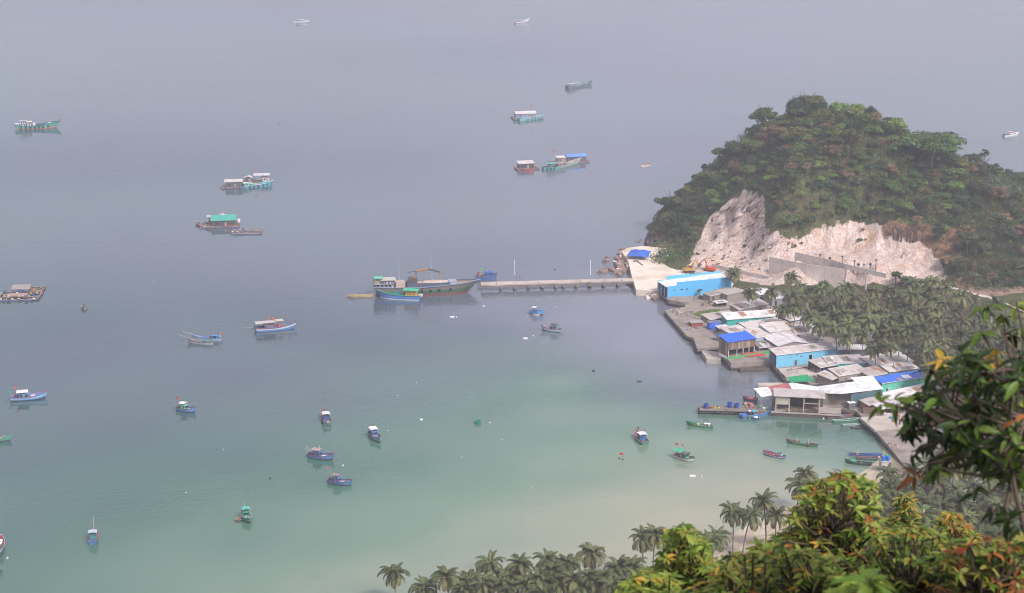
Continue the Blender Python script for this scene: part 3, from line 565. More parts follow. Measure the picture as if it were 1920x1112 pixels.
H = [
 ('narrow brown roofed lean-to against the long blue hall', (1331,555), (1377,543.5), 2.6, 4, 'lean', .3, '#7f756d', '#8d8177', {}),
 ('flat roofed grey concrete hut right of the long blue hall', (1364,553), (1398,546), 2.8, 7, 'flat', 0, '#8b837d', '#a49b95', {}),
 ('tiny dark stall with white top in the rubble yard', (1344,568.5), (1363,566), 1.8, 2.4, 'lean', .2, '#46474a', '#c5c0b8', dict(opens='f')),
 ('brick and plaster house with patchy grey roof among the first palms', (1385,580.5), (1439,569.5), 3.2, 5.5, 'lean', .9, '#95837a', '#aaa29c', dict(win=[(.3, 1, 1.2, 1.1), (.75, 1, 1.2, 1.1)])),
 ('low pale roof covering the rubble yard', (1331,599), (1383,591.5), 1.9, 6.5, 'lean', .4, '#817971', '#a9a098', dict(opens='f')),
 ('turquoise walled house with long white roof', (1363,599), (1459,592), 3.6, 6, 'lean', .9, '#36a39c', '#cdc9c7', dict(acs=[(.45, 1.9)], vents=[(.6, 2.4, .5, .3)])),
 ('long patched white roof in front of the turquoise house', (1368,625), (1407,618), 2.4, 6, 'lean', .6, '#7e756e', '#b0a9a3', dict(opens='f')),
 ('long dirty white roof continuing inland beside the turquoise house', (1400,614.5), (1471,604), 3.0, 5, 'lean', .6, '#6f6862', '#b9b2ac', {}),
 ('small pale porch roof at the seaward end of the turquoise house', (1352,618), (1370,615.5), 2.2, 4, 'lean', .4, '#77706a', '#bdb7ae', dict(opens='fl')),
 ('low rusty red kiosk on the stepped landing', (1297,606), (1318,604.5), 1.5, 3.5, 'flat', 0, '#8c4a3e', '#98908a', {}),
 ('pale blue house with patched roof behind the stilt house', (1418,633), (1443,628.5), 4.2, 8, 'lean', 1.2, '#a9b9c6', '#b3aba5', {}),
 ('white roofed house with pale blue wall inland of the stilt house', (1443,622.5), (1491,615.5), 4.0, 7.5, 'lean', 1.2, '#aebdca', '#bfb7b1', {}),
 ('lower grey roof with stacked crates on top', (1444,632), (1498,626), 3.0, 4.5, 'lean', .6, '#8aa6b0', '#b3aaa4', {}),
 ('pale roof running down behind the stacked crates', (1492,627), (1521,626), 3.2, 7, 'lean', 1.0, '#5fa3ae', '#aaa4a0', {}),
 ('grey walled house with wide white gable roof', (1459.5,649), (1516,643.5), 3.6, 13, 'gabley', 1.3, '#8d8580', '#c6c1be', {}),
 ('dark open shed left of the white gable roof', (1424,652), (1457,649), 2.4, 6, 'lean', .6, '#5c5a5c', '#6d6a6c', dict(opens='f')),
 ('grey roofed shed inland of the white gable roof', (1512,641.5), (1548,639), 3.0, 8, 'lean', .8, '#77706b', '#9d9691', {}),
 ('long light blue house with pale roof and one window', (1456,665.5), (1572,652), 5.0, 5.5, 'lean', .8, '#6fb4d0', '#b0a5a1', dict(win=[(.55, 1.7, 1.5, 2.0)], vents=[(.33, 3.9, .8, .25), (.2, 3.2, .3, .3), (.24, 3.2, .3, .3), (.40, 3.2, 1.0, .25), (.85, 3.6, .6, .25)], opens='l')),
 ('grey open sided shed with blue tarps beside the teal house', (1538,689), (1570,683), 3.0, 7, 'lean', .8, '#5d5a58', '#a19a95', dict(opens='fl')),
 ('pale lean-to roof left of the teal house', (1552,679), (1578,677), 3.6, 5, 'lean', .6, '#5d5a58', '#aca6a2', {}),
 ('bright teal house with grey roof under a leaning palm', (1571,681), (1622,680), 3.4, 8, 'lean', .5, '#2fa6a2', '#a8a2a0', dict(acs=[(.62, 1.6)])),
 ('long pale grey roof left of the white zigzag roof', (1573,705), (1626,696), 3.2, 6, 'lean', .9, '#8f867f', '#b2a9a3', dict(vents=[(.7, 1.6, .6, .8)])),
 ('small pale roof at the seaward end of the long grey roof', (1559,712), (1573,706), 2.6, 6, 'lean', .9, '#7f766f', '#aba29a', dict(opens='f')),
 ('wide pale roof under two leaning palms', (1640,688), (1712,677), 3.2, 9, 'lean', 1.2, '#8d857f', '#c0b9b4', {}),
 ('dull grey roof between the teal house and the blue roof', (1632,706), (1690,694), 3.0, 7, 'lean', .6, '#8d857f', '#a39b96', {}),
 ('white topped roof behind the blue roof', (1668,697), (1722,690), 3.6, 6, 'lean', .6, '#8d857f', '#c5c0bc', {}),
 ('mint green house with bright blue roof', (1654,718.5), (1750,703.5), 4.2, 4.6, 'lean', .7, '#63c3a8', '#2f68c4', dict(acs=[(.13, 1.2), (.33, 1.2)], vents=[(.08, 3.2, .4, .3), (.72, 3.0, .5, .5)])),
 ('white lean-to roof along the foot of the mint green house', (1667,747), (1760,726.5), 2.6, 4.2, 'lean', .6, '#8a807a', '#cbc7c5', {}),
 ('grey strip roof below the white lean-to', (1672,752), (1745,737), 2.1, 3, 'lean', .4, '#8a807a', '#a39b97', {}),
 ('small grey roofed brick hut above the wooden fence box', (1629,760), (1667,750), 2.2, 4, 'lean', .7, '#9d6f5c', '#a39a93', {}),
 ('white awning over clutter on the quay apron', (1649,767), (1722,757), 2.4, 4, 'lean', .5, '#a88c88', '#bdb9b9', dict(opens='f', posts=6)),
 ('white roofed brick house behind the overhanging branch', (1752,782), (1796,774), 3.2, 9, 'lean', 1.2, '#a8604c', '#c9c3c0', {}),
 ('pale teal walled hut behind the overhanging branch', (1780,798), (1812,792), 2.6, 5, 'lean', .6, '#7fb3b0', '#c4bfbb', {}),
 ('flat white roofed house in the palms above the teal house', (1572,656), (1628,655), 3.2, 6, 'flat', 0, '#54565c', '#c0bcb9', {}),
 ('small sky blue roof deep in the palms', (1694,660), (1716,657.5), 3.0, 4.5, 'lean', .6, '#7d7a78', '#7fb4d8', {}),
 ('grey roof half hidden deep in the palms', (1628,640), (1648,636), 3.2, 6, 'lean', 1, '#7d7a78', '#9da0a8', {}),
 ('white roofed hut behind the first palms, nearest the retaining wall', (1420,553), (1450,549), 3.0, 6, 'lean', 1.0, '#7c8288', '#c4c2c2', {}),
 ('second white hut behind the first palms', (1448,561), (1475,557), 3.0, 6, 'lean', 1.0, '#8a8a8c', '#bab8b8', {}),
 ('white hipless roof beside a palm trunk', (1480,602), (1508,597), 3.4, 7, 'lean', 1.2, '#5e5e62', '#c8c6c6', {}),
 ('pale grey roof below the palm trunk roof', (1498,616), (1524,610), 2.6, 5, 'lean', .8, '#5e5e62', '#b3aeac', {}),
 ('bright white roof at the edge of the palm grove', (1514,622), (1540,616), 2.8, 5, 'lean', .8, '#5e5e62', '#c9c6c5', {}),
 ('white roof strip glimpsed between palm trunks', (1500,592), (1524,590), 3.0, 4, 'lean', .6, '#6c6a6a', '#cfcbc8', {}),
 ('bright blue walled house among the lower palms', (1794,914), (1812,911), 3.2, 5, 'lean', .8, '#4f86c8', '#a9a5a3', {}),
 ('grey roofed house with blue strip among the lower palms', (1834,918), (1862,914), 3.0, 6, 'lean', .8, '#5b8fcb', '#8f8a88', {}),
 ('long grey roof under the lower palms', (1800,942), (1850,936), 3.0, 8, 'lean', 1.2, '#6d6662', '#8d8683', {}),
 ('small pale hut at the right edge of the lower palms', (1900,920), (1930,918), 3.0, 6, 'lean', 1, '#7d7a78', '#b5b0ae', {}),
]
HOUSES = {}
for row in H:
    lab, el, er, h, w, rf, rise, wc, rc, kw = row
    nm = 'house' if 'house' in lab else ('shed' if 'shed' in lab else ('hut' if ('hut' in lab or 'kiosk' in lab or 'stall' in lab) else 'shed'))
    HOUSES[lab] = house(lab, el, er, h, w, rf, rise, wc, rc, cat=nm, name=nm, **kw)

# blue boarded stilt house on its platform
A = at(1366, 641, 9.2); Bq = at(1416, 633.5, 9.2); d = Bq-A; ln = Vector((d.x, d.y)).length; w = 6.5; z0 = 3.0
s = empty('stilt_house', (A.x, A.y, z0), math.atan2(d.y, d.x), 'two storey boarded house with bright blue tarpaulin roof over the water', 'house')
mb = MB(); extr(mb, [(-.5, -.5, 6.0), (ln+.4, -.5, 6.0), (ln+.4, w+.4, 7.0), (-.5, w+.4, 7.0)], (0, 0, .1)); mb.build('roof', pmat('blue_tarp', '#2f63c8', rough=.6, var=.1, scale=.6, bump=.4, bump_scale=1.5), s)
n = 16
for i in range(n):
    x = ln*i/n; zlo = 3.0+random.uniform(-.25, .15)
    MB().box(x+.02, x+ln/n-.02, 0, .08, zlo, 5.85).build('plank', random.choice([WOOD, WOODL, CONC]), s)
for i in range(10):
    y = w*i/10; MB().box(0, .08, y+.1, y+w/10+.06, .2, 5.9).build('plank', random.choice([WOOD, CONC, WOODL]), s)
MB().box(.1, ln-.05, w-.1, w, 0, 6.3).build('back_wall', CONC_D, s); MB().box(ln-.1, ln, .1, w-.11, 0, 6).build('end_wall', CONC_D, s)
MB().box(.1, ln-.12, .1, w-.12, 2.75, 2.95).build('floor', WOOD, s)
for x in (.2, ln*.33, ln*.56, ln*.78, ln-.3): MB().box(x, x+.2, .1, .3, 0, 2.74).build('post', WHITE, s)
gp = paint('#4f9b5c')
MB().box(-1.6, ln+6, -2.2, -1.95, 0, .9).build('green_parapet', gp, s); MB().box(-1.6, -1.35, -1.94, w*.6, 0, .9).build('parapet_end', WHITE, s)
# red stall on the low dock
A = at(1396, 679, 1.1); s = empty('stall', (A.x, A.y, 1.1), R(14), 'low red awning stall with clutter on the dark dock', 'stall')
redm = pmat('red_tarp', '#b3413c', rough=.7, var=.15, scale=1)
mb = MB(); extr(mb, [(0, 0, 2.1), (8, 0, 2.0), (8, 2.6, 2.6), (0, 2.6, 2.7)], (0, 0, .06)); mb.build('awning', redm, s)
for x, y in ((.1, .1), (4, .1), (7.8, .1), (.1, 2.4), (7.8, 2.4)): MB().box(x, x+.12, y, y+.12, 0, 2.0).build('post', WOODL, s)
MB().box(-2.2, -.3, .2, 2.0, 0, 1.5).build('red_bin', redm, s); MB().box(1, 7, 1.2, 2.3, 0, .9).build('counter', CONC_D, s)
# blue tarp box and dark net canopy
A = at(1330, 619, 2.0); s = empty('tarp_shelter', (A.x, A.y, VZ), R(12), 'square shelter wrapped in crumpled bright blue tarpaulin', 'shelter')
tarp_b = pmat('blue_tarp', '#2f63c8')
me = blob_mesh('tarp', tarp_b, 3, 3, 2, 1.9, .12, 3); [setattr(v, 'co', Vector((max(-2.7, min(2.7, v.co.x*1.2)), max(-1.8, min(1.8, v.co.y*1.2)), max(0, v.co.z+1.1)))) for v in me.vertices]
link('tarp', me, s, loc=(2.6, 1.8, 0)); MB().box(-.1, 5.4, .3, 3.6, 2.75, 2.85).build('top_sheet', sheet('#7b6f66'), s)
A = at(1343, 631, 4.4); s = empty('net_canopy', (A.x, A.y, VZ), R(14), 'dark netting canopy in front of the patched white roof', 'canopy')
mb = MB(); extr(mb, [(0, 0, 2.2), (5.5, 0, 2.0), (5.6, 4, 2.6), (.2, 4, 2.8)], (0, 0, .05)); mb.build('netting', pmat('dark_net', '#464d52', rough=.9, var=.2), s)
for x, y in ((.1, .1), (5.3, .1), (.3, 3.8), (5.3, 3.8)): MB().tube([(x, y, 0), (x, y, 2.2 if y < 1 else 2.7)], .06).build('post', WOOD, s)
# green tarp
cs = [at(1475, 707, 4.2), at(1513, 702, 4.2), at(1528, 714, 3.9), at(1483, 717.5, 3.9)]
s = empty('tarp_canopy', (cs[3].x, cs[3].y, VZ), 0, 'bright green tarpaulin canopy over the yard', 'canopy')
mb = MB(); n = 8
for j in range(n+1):
    for i in range(n+1):
        u, v = i/n, j/n; p = cs[3]*(1-u)*(1-v)+cs[2]*u*(1-v)+cs[0]*(1-u)*v+cs[1]*u*v
        mb.v.append((p.x-cs[3].x, p.y-cs[3].y, p.z-VZ-.35*math.sin(math.pi*u)*math.sin(math.pi*v)+.08*math.sin(u*19+v*7)))
mb.f = [(j*(n+1)+i, j*(n+1)+i+1, (j+1)*(n+1)+i+1, (j+1)*(n+1)+i) for j in range(n) for i in range(n)]
mb.build('tarp', pmat('green_tarp', '#1f8f5c', rough=.6, var=.12, scale=.8), s, smooth=True)
for p in cs: MB().tube([(p.x-cs[3].x, p.y-cs[3].y, 0), (p.x-cs[3].x, p.y-cs[3].y, p.z-VZ-.05)], .07).build('post', WOOD, s)

# white zigzag roofed market hall -------------------------------------------------
def roof_poly(mb, pts, th=.12): return extr(mb, [at(a, b, z) for a, b, z in pts], (0, 0, th))
def to_local(o, root):
    o.data.transform(Matrix.Translation(-root.location)); o.parent = root; return o
o = at(1426, 747, VZ); mk = empty('market_hall', (o.x, o.y, VZ), 0, 'big market hall with long zigzag white roof and a faded red patch', 'hall')
wr = sheet('#d8d7d8')
segs = [([(1413,728.5,6.6),(1427,744.5,6.0),(1451,741.5,6.6),(1440,726,7.2)], sheet('#d8d7d8')),
        ([(1431,726.5,6.9),(1443,735,6.6),(1484,729.5,7.4),(1477,719,7.6)], pmat('faded_red_sheet', '#a85f5c', rough=.6, var=.12, scale=.5, dirt='#c79a92', dirt_amt=.6, dirt_scale=.5)),
        ([(1451,741.5,6.2),(1500,735.5,7.3),(1486,718.2,8.0),(1478,719,7.6),(1485,729.5,7.3),(1444,735,6.5)], wr),
        ([(1500,735.5,7.34),(1540,738,5.6),(1532,725.5,5.6),(1486.4,718.2,8.03)], wr),
        ([(1540.3,738,5.6),(1577,739,7.2),(1656,729.5,7.2),(1636,704.5,7.6),(1594,708.5,7.6),(1603,715.5,7.4),(1532.3,725.3,5.65)], wr)]
for pts, m in segs:
    mb = MB(); roof_poly(mb, pts); r = mb.build('roof', m); to_local(r, mk)
for q in ((1417,731),(1427.5,745.5),(1452,742.5),(1478,721)): p = at(q[0], q[1], 6.0); to_local(MB().box(p.x-.12, p.x+.12, p.y-.12, p.y+.12, VZ, 5.9).build('post', WOODL), mk)
dg = paint('#46636a')
a, b = at(1596, 739.5, 7.0), at(1655, 731.5, 7.0); mb = MB(); extr(mb, [(a.x, a.y, VZ), (b.x, b.y, VZ), (b.x, b.y, 7.0), (a.x, a.y, 7.0)], (0.1, .2, 0)); to_local(mb.build('green_wall', dg), mk)
a, b = at(1500, 742, 5.4), at(1594, 741, 5.4); mb = MB(); extr(mb, [(a.x, a.y, VZ), (b.x, b.y, VZ), (b.x, b.y, 6.9), (a.x, a.y, 5.4)], (0, .2, 0)); to_local(mb.build('grey_wall', CONC), mk)
a, b = at(1505, 724, 5.0), at(1632, 707, 7.4); mb = MB(); extr(mb, [(a.x, a.y, VZ), (b.x, b.y, VZ), (b.x, b.y, 7.2), (a.x, a.y, 5.0)], (0, .2, 0)); to_local(mb.build('back_wall', CONC_D), mk)
# open dock hall in front
A = at(1454, 742.5, 7.2); Bq = at(1545, 747, 7.2); d = Bq-A; ln = Vector((d.x, d.y)).length
dh = empty('dock_hall', (A.x, A.y, 1.6), math.atan2(d.y, d.x), 'open two level dock hall with grey roof and pale pillars at the water edge', 'hall')
MB().box(-1.2, ln+6, -.3, 8, -3.5, 0).build('dock_base', CONC_D, dh); MB().box(-1.3, ln+6.1, -.5, -.303, -.35, .12).build('dock_edge', CONC_P, dh)
mb = MB(); extr(mb, [(-.5, -.5, 5.6), (ln+.5, -.5, 5.6), (ln+.2, 6.0, 6.4), (-.9, 6.0, 6.4)], (0, 0, .12)); mb.build('roof', sheet('#a59e99'), dh)
for x in (.1, ln*.28, ln*.58, ln*.9): MB().box(x, x+.4, 0, .4, .01, 5.55).build('pillar', CONC_P, dh)
for x in (.1, ln*.28, ln*.58, ln*.9): MB().box(x, x+.3, 5.2, 5.5, .01, 6.1).build('pillar', CONC, dh)
MB().box(.1, ln-.1, 5.6, 5.75, 0, 6.2).build('back_wall', CONC_D, dh)
MB().box(.52, ln*.28-.02, .1, .25, 2.6, 5.5).build('wall_panel', pmat('cream_wall', '#b9b2a4', rough=.8, var=.08, dirt=GRIME, dirt_amt=.4), dh)
MB().box(ln*.58+.42, ln*.9-.02, .12, .25, 3.3, 3.6).build('beam', CONC_P, dh); MB().box(.1, ln*.9, 2.4, 5.5, 2.9, 3.1).build('mezzanine', CONC_D, dh)
for x in np.arange(ln*.6, ln*.88, .5): MB().box(x, x+.2, 3.2, 3.4, .01, 2.8).build('slat', pmat('red_brown_paint', '#7d4a40'), dh)
MB().box(ln*.91, ln+6, .2, .5, .2, 2.2).build('low_wall', CONC_P, dh)
MB().box(ln*.32, ln*.5, 1.4, 2.8, .01, .9).build('stacked_nets', WOOD, dh)
# grey cabin on the corner of the quay, wooden fence box, water tank tower
p = at(1592, 771, 1.4); s = empty('cabin', (p.x, p.y, .8), R(15), 'small grey metal cabin on stilts at the quay corner', 'hut')
MB().box(0, 2.2, 0, 1.8, 1.2, 3.4).build('wall', STEEL, s); MB().box(-.2, 2.5, -.2, 2, 3.41, 3.55).build('roof', sheet('#dcdcdc'), s)
for x, y in ((.1, .1), (2, .1), (.1, 1.6), (2, 1.6)): MB().tube([(x, y, -2.4), (x, y, 1.2)], .08).build('stilt', WOOD, s)
A, Bq = at(1618, 776, 2.0), at(1650, 777, 2.0); s = empty('fence_box', (A.x, A.y, VZ), math.atan2(Bq.y-A.y, Bq.x-A.x), 'brown boarded enclosure beside the quay wall', 'enclosure')
for i in range(14): MB().box(i*.43, i*.43+.38, 0, .06, 0, 2.3+random.uniform(-.08, .08)).build('board', WOOD, s)
for i in range(10): MB().box(-.07, -.01, i*.43+.05, i*.43+.42, 0, 2.3).build('board', WOOD, s)
MB().box(3.6, 4.2, -.5, -.1, 0, 1.0).build('notice_box', WHITE, s); MB().box(4.3, 5.2, -.5, -.1, 0, .9).build('crate', pmat('yellow_paint', '#c99a45'), s)
p = at(1653, 877, VZ); s = empty('tank_tower', (p.x, p.y, 1.4), R(8), 'white block house carrying two blue water tanks and a green one', 'water tower')
MB().box(0, 3.0, 0, 2.6, -1.4, 2.4).build('block', paint('#b5b2ae'), s); MB().box(-.15, 3.15, -.15, 2.75, 2.403, 2.6).build('top_slab', CONC_P, s)
def tank(parent, x, y, z, col, r=.62, h=1.7):
    o = MB().lathe([(r*.96, 0), (r, .1), (r, h*.32), (r*.96, h*.34), (r, h*.38), (r, h*.66), (r*.96, h*.68), (r, h*.72), (r, h*.85), (r*.45, h), (0.05, h+.02)], 14).build('water_tank', pmat('tank_'+col[1:], col, rough=.4, var=.06), parent, loc=(x, y, z)); return o
tank(s, .75, .8, 2.6, '#2a70c4'); tank(s, 2.25, .75, 2.6, '#2a70c4'); tank(s, 2.2, 1.95, 2.6, '#35b050')
p = at(1454, 656, VZ); s = empty('tank_stand', (p.x, p.y, VZ), 0, 'single bright blue water tank beside the white gable roof', 'water tank')
MB().box(-1.1, 1.1, -1.1, 1.1, 0, .6).build('plinth', CONC, s); tank(s, 0, 0, .6, '#2a80d0', .95, 2.2)

# dock finger of tyres and tubs --------------------------------------------------
A, Bq = at(1312, 769, 1.5), at(1395, 771, 1.5); d = Bq-A; ln = d.length
dk = empty('dock', (A.x, A.y, 0), math.atan2(d.y, d.x), 'dark two tier timber dock jutting out below the white roof', 'dock')
MB().box(0, ln+8, 0, 5.2, 1.25, 1.5).build('deck', CONC, dk); MB().box(0, ln, -.02, .25, .2, .5).build('lower_beam', RUBBER, dk); MB().box(0, ln, -.05, .25, .95, 1.245).build('upper_beam', RUBBER, dk)
for i in range(7):
    x = .2+i*(ln-.6)/6
    MB().box(x, x+.5, .02, .5, -2.5, 1.19).build('pile', CONC_D, dk); MB().box(x, x+.5, 4.6, 5.1, -2.5, 1.19).build('pile', CONC_D, dk)
def torus(R0, r0, n=14, k=6):
    m = MB(); m.v = [((R0+r0*math.cos(b))*math.cos(a), (R0+r0*math.cos(b))*math.sin(a), r0*math.sin(b)) for a in np.linspace(0, 2*math.pi, n, False) for b in np.linspace(0, 2*math.pi, k, False)]
    m.f = [(i*k+j, ((i+1) % n)*k+j, ((i+1) % n)*k+(j+1) % k, i*k+(j+1) % k) for i in range(n) for j in range(k)]; return m
TYRE = torus(.38, .14).mesh('tyre', RUBBER, True); TYREB = torus(.7, .26).mesh('tyre', RUBBER, True); RING = torus(.34, .09).mesh('life_ring', pmat('ring_orange', '#d8cfc0'), True)
for y in (.6, 1.8): link('tyre', TYREB, dk, loc=(-.3, y, .9), rot=(0, math.pi/2, 0))
for y in (1.2,): link('tyre', TYREB, dk, loc=(-.3, y, -.1), rot=(0, math.pi/2, 0))
tubm = pmat('tub_blue', '#23479c', rough=.5, var=.08)
for px, py, lab in ((1323.5, 765, 'blue plastic tub at the seaward end of the dark dock'), (1368, 764, 'taller blue plastic tub midway along the dark dock'), (1381, 764.5, 'blue plastic tub on the dark dock nearest the boats')):
    p = at(px, py, 1.5); t = empty('tub', (p.x, p.y, 1.5), 0, lab, 'tub', 'blue tubs on the dock')
    hh = 1.75 if 'taller' in lab else 1.5
    MB().lathe([(.72, 0), (.85, hh), (.80, hh), (.7, .15), (.02, .14)], 16).build('shell', tubm, t, smooth=False); o = torus(.84, .05, 16, 5).build('rim', tubm, t, loc=(0, 0, hh))
def heap(name, label, cat, px, py, z, cols, n, rad, sz, group=None):
    p = at(px, py, z); r = empty(name, (p.x, p.y, z), 0, label, cat, group)
    for i in range(n):
        a = random.uniform(0, 6.28); q = rad*math.sqrt(random.random()); c = random.choice(cols); s_ = sz*random.uniform(.6, 1.2); m = pmat('clutter_'+c[1:], c, rough=.7, var=.2)
        if random.random() < .5: MB().box(-s_, s_, -s_*.7, s_*.7, 0, s_*1.1).build('crate', m, r, loc=(q*math.cos(a), q*math.sin(a), 0), rot=(0, 0, random.uniform(0, 3)))
        else: link('bundle', blob_mesh('bundle', m, i+px, s_*1.1, s_*.9, s_*.7, .3, 2), r, loc=(q*math.cos(a), q*math.sin(a), s_*.45))
heap('net_heap', 'brown heap of nets on the dark dock beside the first tub', 'net heap', 1331, 765.5, 1.5, ['#8a5a44', '#7a4c3c'], 4, .6, .5)
heap('bag_heap', 'yellow and blue bags in the middle of the dark dock', 'bag heap', 1344, 765, 1.5, ['#d2ae3a', '#c9a83c', '#2c3f86'], 5, .9, .4)
heap('cargo_heap', 'pink tarpaulin covered heap at the root of the dark dock', 'cargo heap', 1403, 761, 1.6, ['#b88880', '#a8776f', '#b99a92'], 7, 2.2, .9)
heap('cargo_heap', 'green and white sacks under the white roof corner', 'cargo heap', 1432, 765, 1.7, ['#c9c9c4', '#5a8d64', '#c7bfb8'], 6, 1.4, .6)
heap('clutter', 'jumble of blue and white gear on the quay apron', 'clutter', 1680, 786, 2.5, ['#2f62a8', '#c9c7c4', '#4d8f96', '#b98f52', '#8d8a86', '#b5514a'], 16, 3.4, .55)
heap('clutter', 'pale boat parts and boxes by the white awning', 'clutter', 1664, 779, 2.5, ['#c9c7c4', '#b98f52', '#d0ccc4'], 6, 1.5, .6)
heap('clutter', 'rubble and scrap at the top of the stepped landing', 'clutter', 1285, 590, 2.0, ['#8b7a6e', '#a08c7e', '#6f6158', '#c0b8b0'], 16, 3.6, .45)
heap('clutter', 'second scatter of scrap in the rubble yard', 'clutter', 1325, 573, 2.0, ['#9b7f70', '#a08c7e', '#b38e80'], 9, 2.4, .5)
heap('clutter', 'blue tarp bundles hanging at the open shed by the teal house', 'clutter', 1552, 694, 2.4, ['#3a6dc4', '#4d7fd0', '#33415a'], 7, 1.8, .6)
heap('clutter', 'mixed gear in the yard behind the green tarpaulin', 'clutter', 1545, 707, 2.2, ['#857a72', '#6d645e', '#a59b92', '#8a4a42'], 12, 4.2, .5)
heap('clutter', 'row of brown crates on the lower grey roof', 'clutter', 1468, 626.5, 5.25, ['#9a6a52', '#a87a62'], 5, 1.0, .45)
heap('clutter', 'gear stacked on the dark dock by the red stall', 'clutter', 1428, 681, 1.1, ['#857a72', '#8a4a42', '#a59b92'], 6, 1.6, .4)

# ruined walls and more rubble in the yard
for (a, b, h_, lab) in (((1300,563),(1330,557),1.8,'broken grey wall in front of the blue hall'), ((1318,574),(1342,568),2.2,'ruined wall with an opening in the rubble yard'), ((1283,572),(1305,566),1.2,'low broken wall beside the grey landing block'), ((1268,592),(1300,586),.9,'low brick kerb wall along the weeds'), ((1476,697),(1530,689),1.0,'low wall along the paved yard'), ((1530,700),(1556,712),1.6,'slatted fence wall behind the green tarpaulin'), ((1392,590),(1420,586),1.6,'stained brick wall under the first palms'), ((1455,693),(1475,712),.8,'seaward kerb wall of the paved yard')):
    A, Bq = at(*a, VZ), at(*b, VZ); d = Bq-A; l_ = d.length; o = empty('low_wall', (A.x, A.y, VZ), math.atan2(d.y, d.x), lab, 'wall'); n = max(2, int(l_/2))
    for i in range(n): MB().box(l_*i/n, l_*(i+1)/n-.02, -.12, .12, 0, h_*random.uniform(.55, 1.05) if 'fence' not in lab else h_).build('wall_block', random.choice([CONC, CONC_D, QUAY]), o)
RC = ['#8b7a6e', '#a08c7e', '#6f6158', '#b0a49a', '#7a5f52']
for px, py, n, r_, lab in ((1268,583,14,3,'rubble spread at the seaward corner of the yard'),(1310,596,12,3,'rubble spread below the weeds'),(1296,617,10,2.5,'broken crates on the stepped landing'),(1345,600,8,2,'scrap leaning by the blue tarpaulin box'),(1335,640,8,2.5,'odds and ends on the square landing'),(1505,697,10,3,'loose gear in the paved yard'),(1520,710,12,3,'fish baskets beside the green tarpaulin'),(1560,715,8,2,'crates under the small pale roof'),(1480,766,6,2,'fish crates on the open dock hall floor'),(1655,790,10,3,'nets and boxes on the quay apron edge'),(1690,812,10,3,'gear on the sunken quay step'),(1398,600,6,2,'boxes beside the porch roof'),(1676,835,8,2,'posts and planks at the quay corner')):
    heap('clutter', lab, 'clutter', px, py, VZ if py > 560 else 2.5, RC+['#3a66a8', '#c9c5bf'] if 'gear' in lab or 'crates' in lab or 'nets' in lab else RC, n, r_, .38)
# blue tarp tent on the terrace, excavators ----------------------------------------
p = at(1177, 487, 2.55); s = empty('tent', (p.x, p.y, 2.55), R(-14), 'sagging bright blue tarpaulin tent on the terrace', 'tent')
mb = MB(); n = 9
for j in range(n+1):
    for i in range(n+1):
        u, v = i/n, j/n; z = 1.7+1.9*(1-abs(2*v-1)**1.4)*(1-.55*abs(2*u-1)**2)+.16*math.sin(u*13+v*7)+.12*math.sin(u*5-v*17)
        mb.v.append((u*9.5-.5*v, v*11.5+.6*u, z))
mb.f = [(j*(n+1)+i, j*(n+1)+i+1, (j+1)*(n+1)+i+1, (j+1)*(n+1)+i) for j in range(n) for i in range(n)]
mb.build('tarp', pmat('tent_blue', '#3561b4', rough=.6, var=.15, scale=.5, bump=.5, bump_scale=.8), s, smooth=True)
for x, y in ((.2, .3), (9, .8), (9, 9), (.1, 8.6), (4.7, .4), (4.7, 4.6)): MB().tube([(x, y, 0), (x, y, 1.95 if abs(y-4.6) > 1 else 3)], .07).build('pole', WOOD, s)
MB().bar((4, -.6, .15), (8.5, -9, .15), .5, .25).build('gangplank', CONC_D, s); MB().bar((3.2, -1.2, .15), (4.2, -4, .15), .4, .25).build('beam', CONC_D, s)
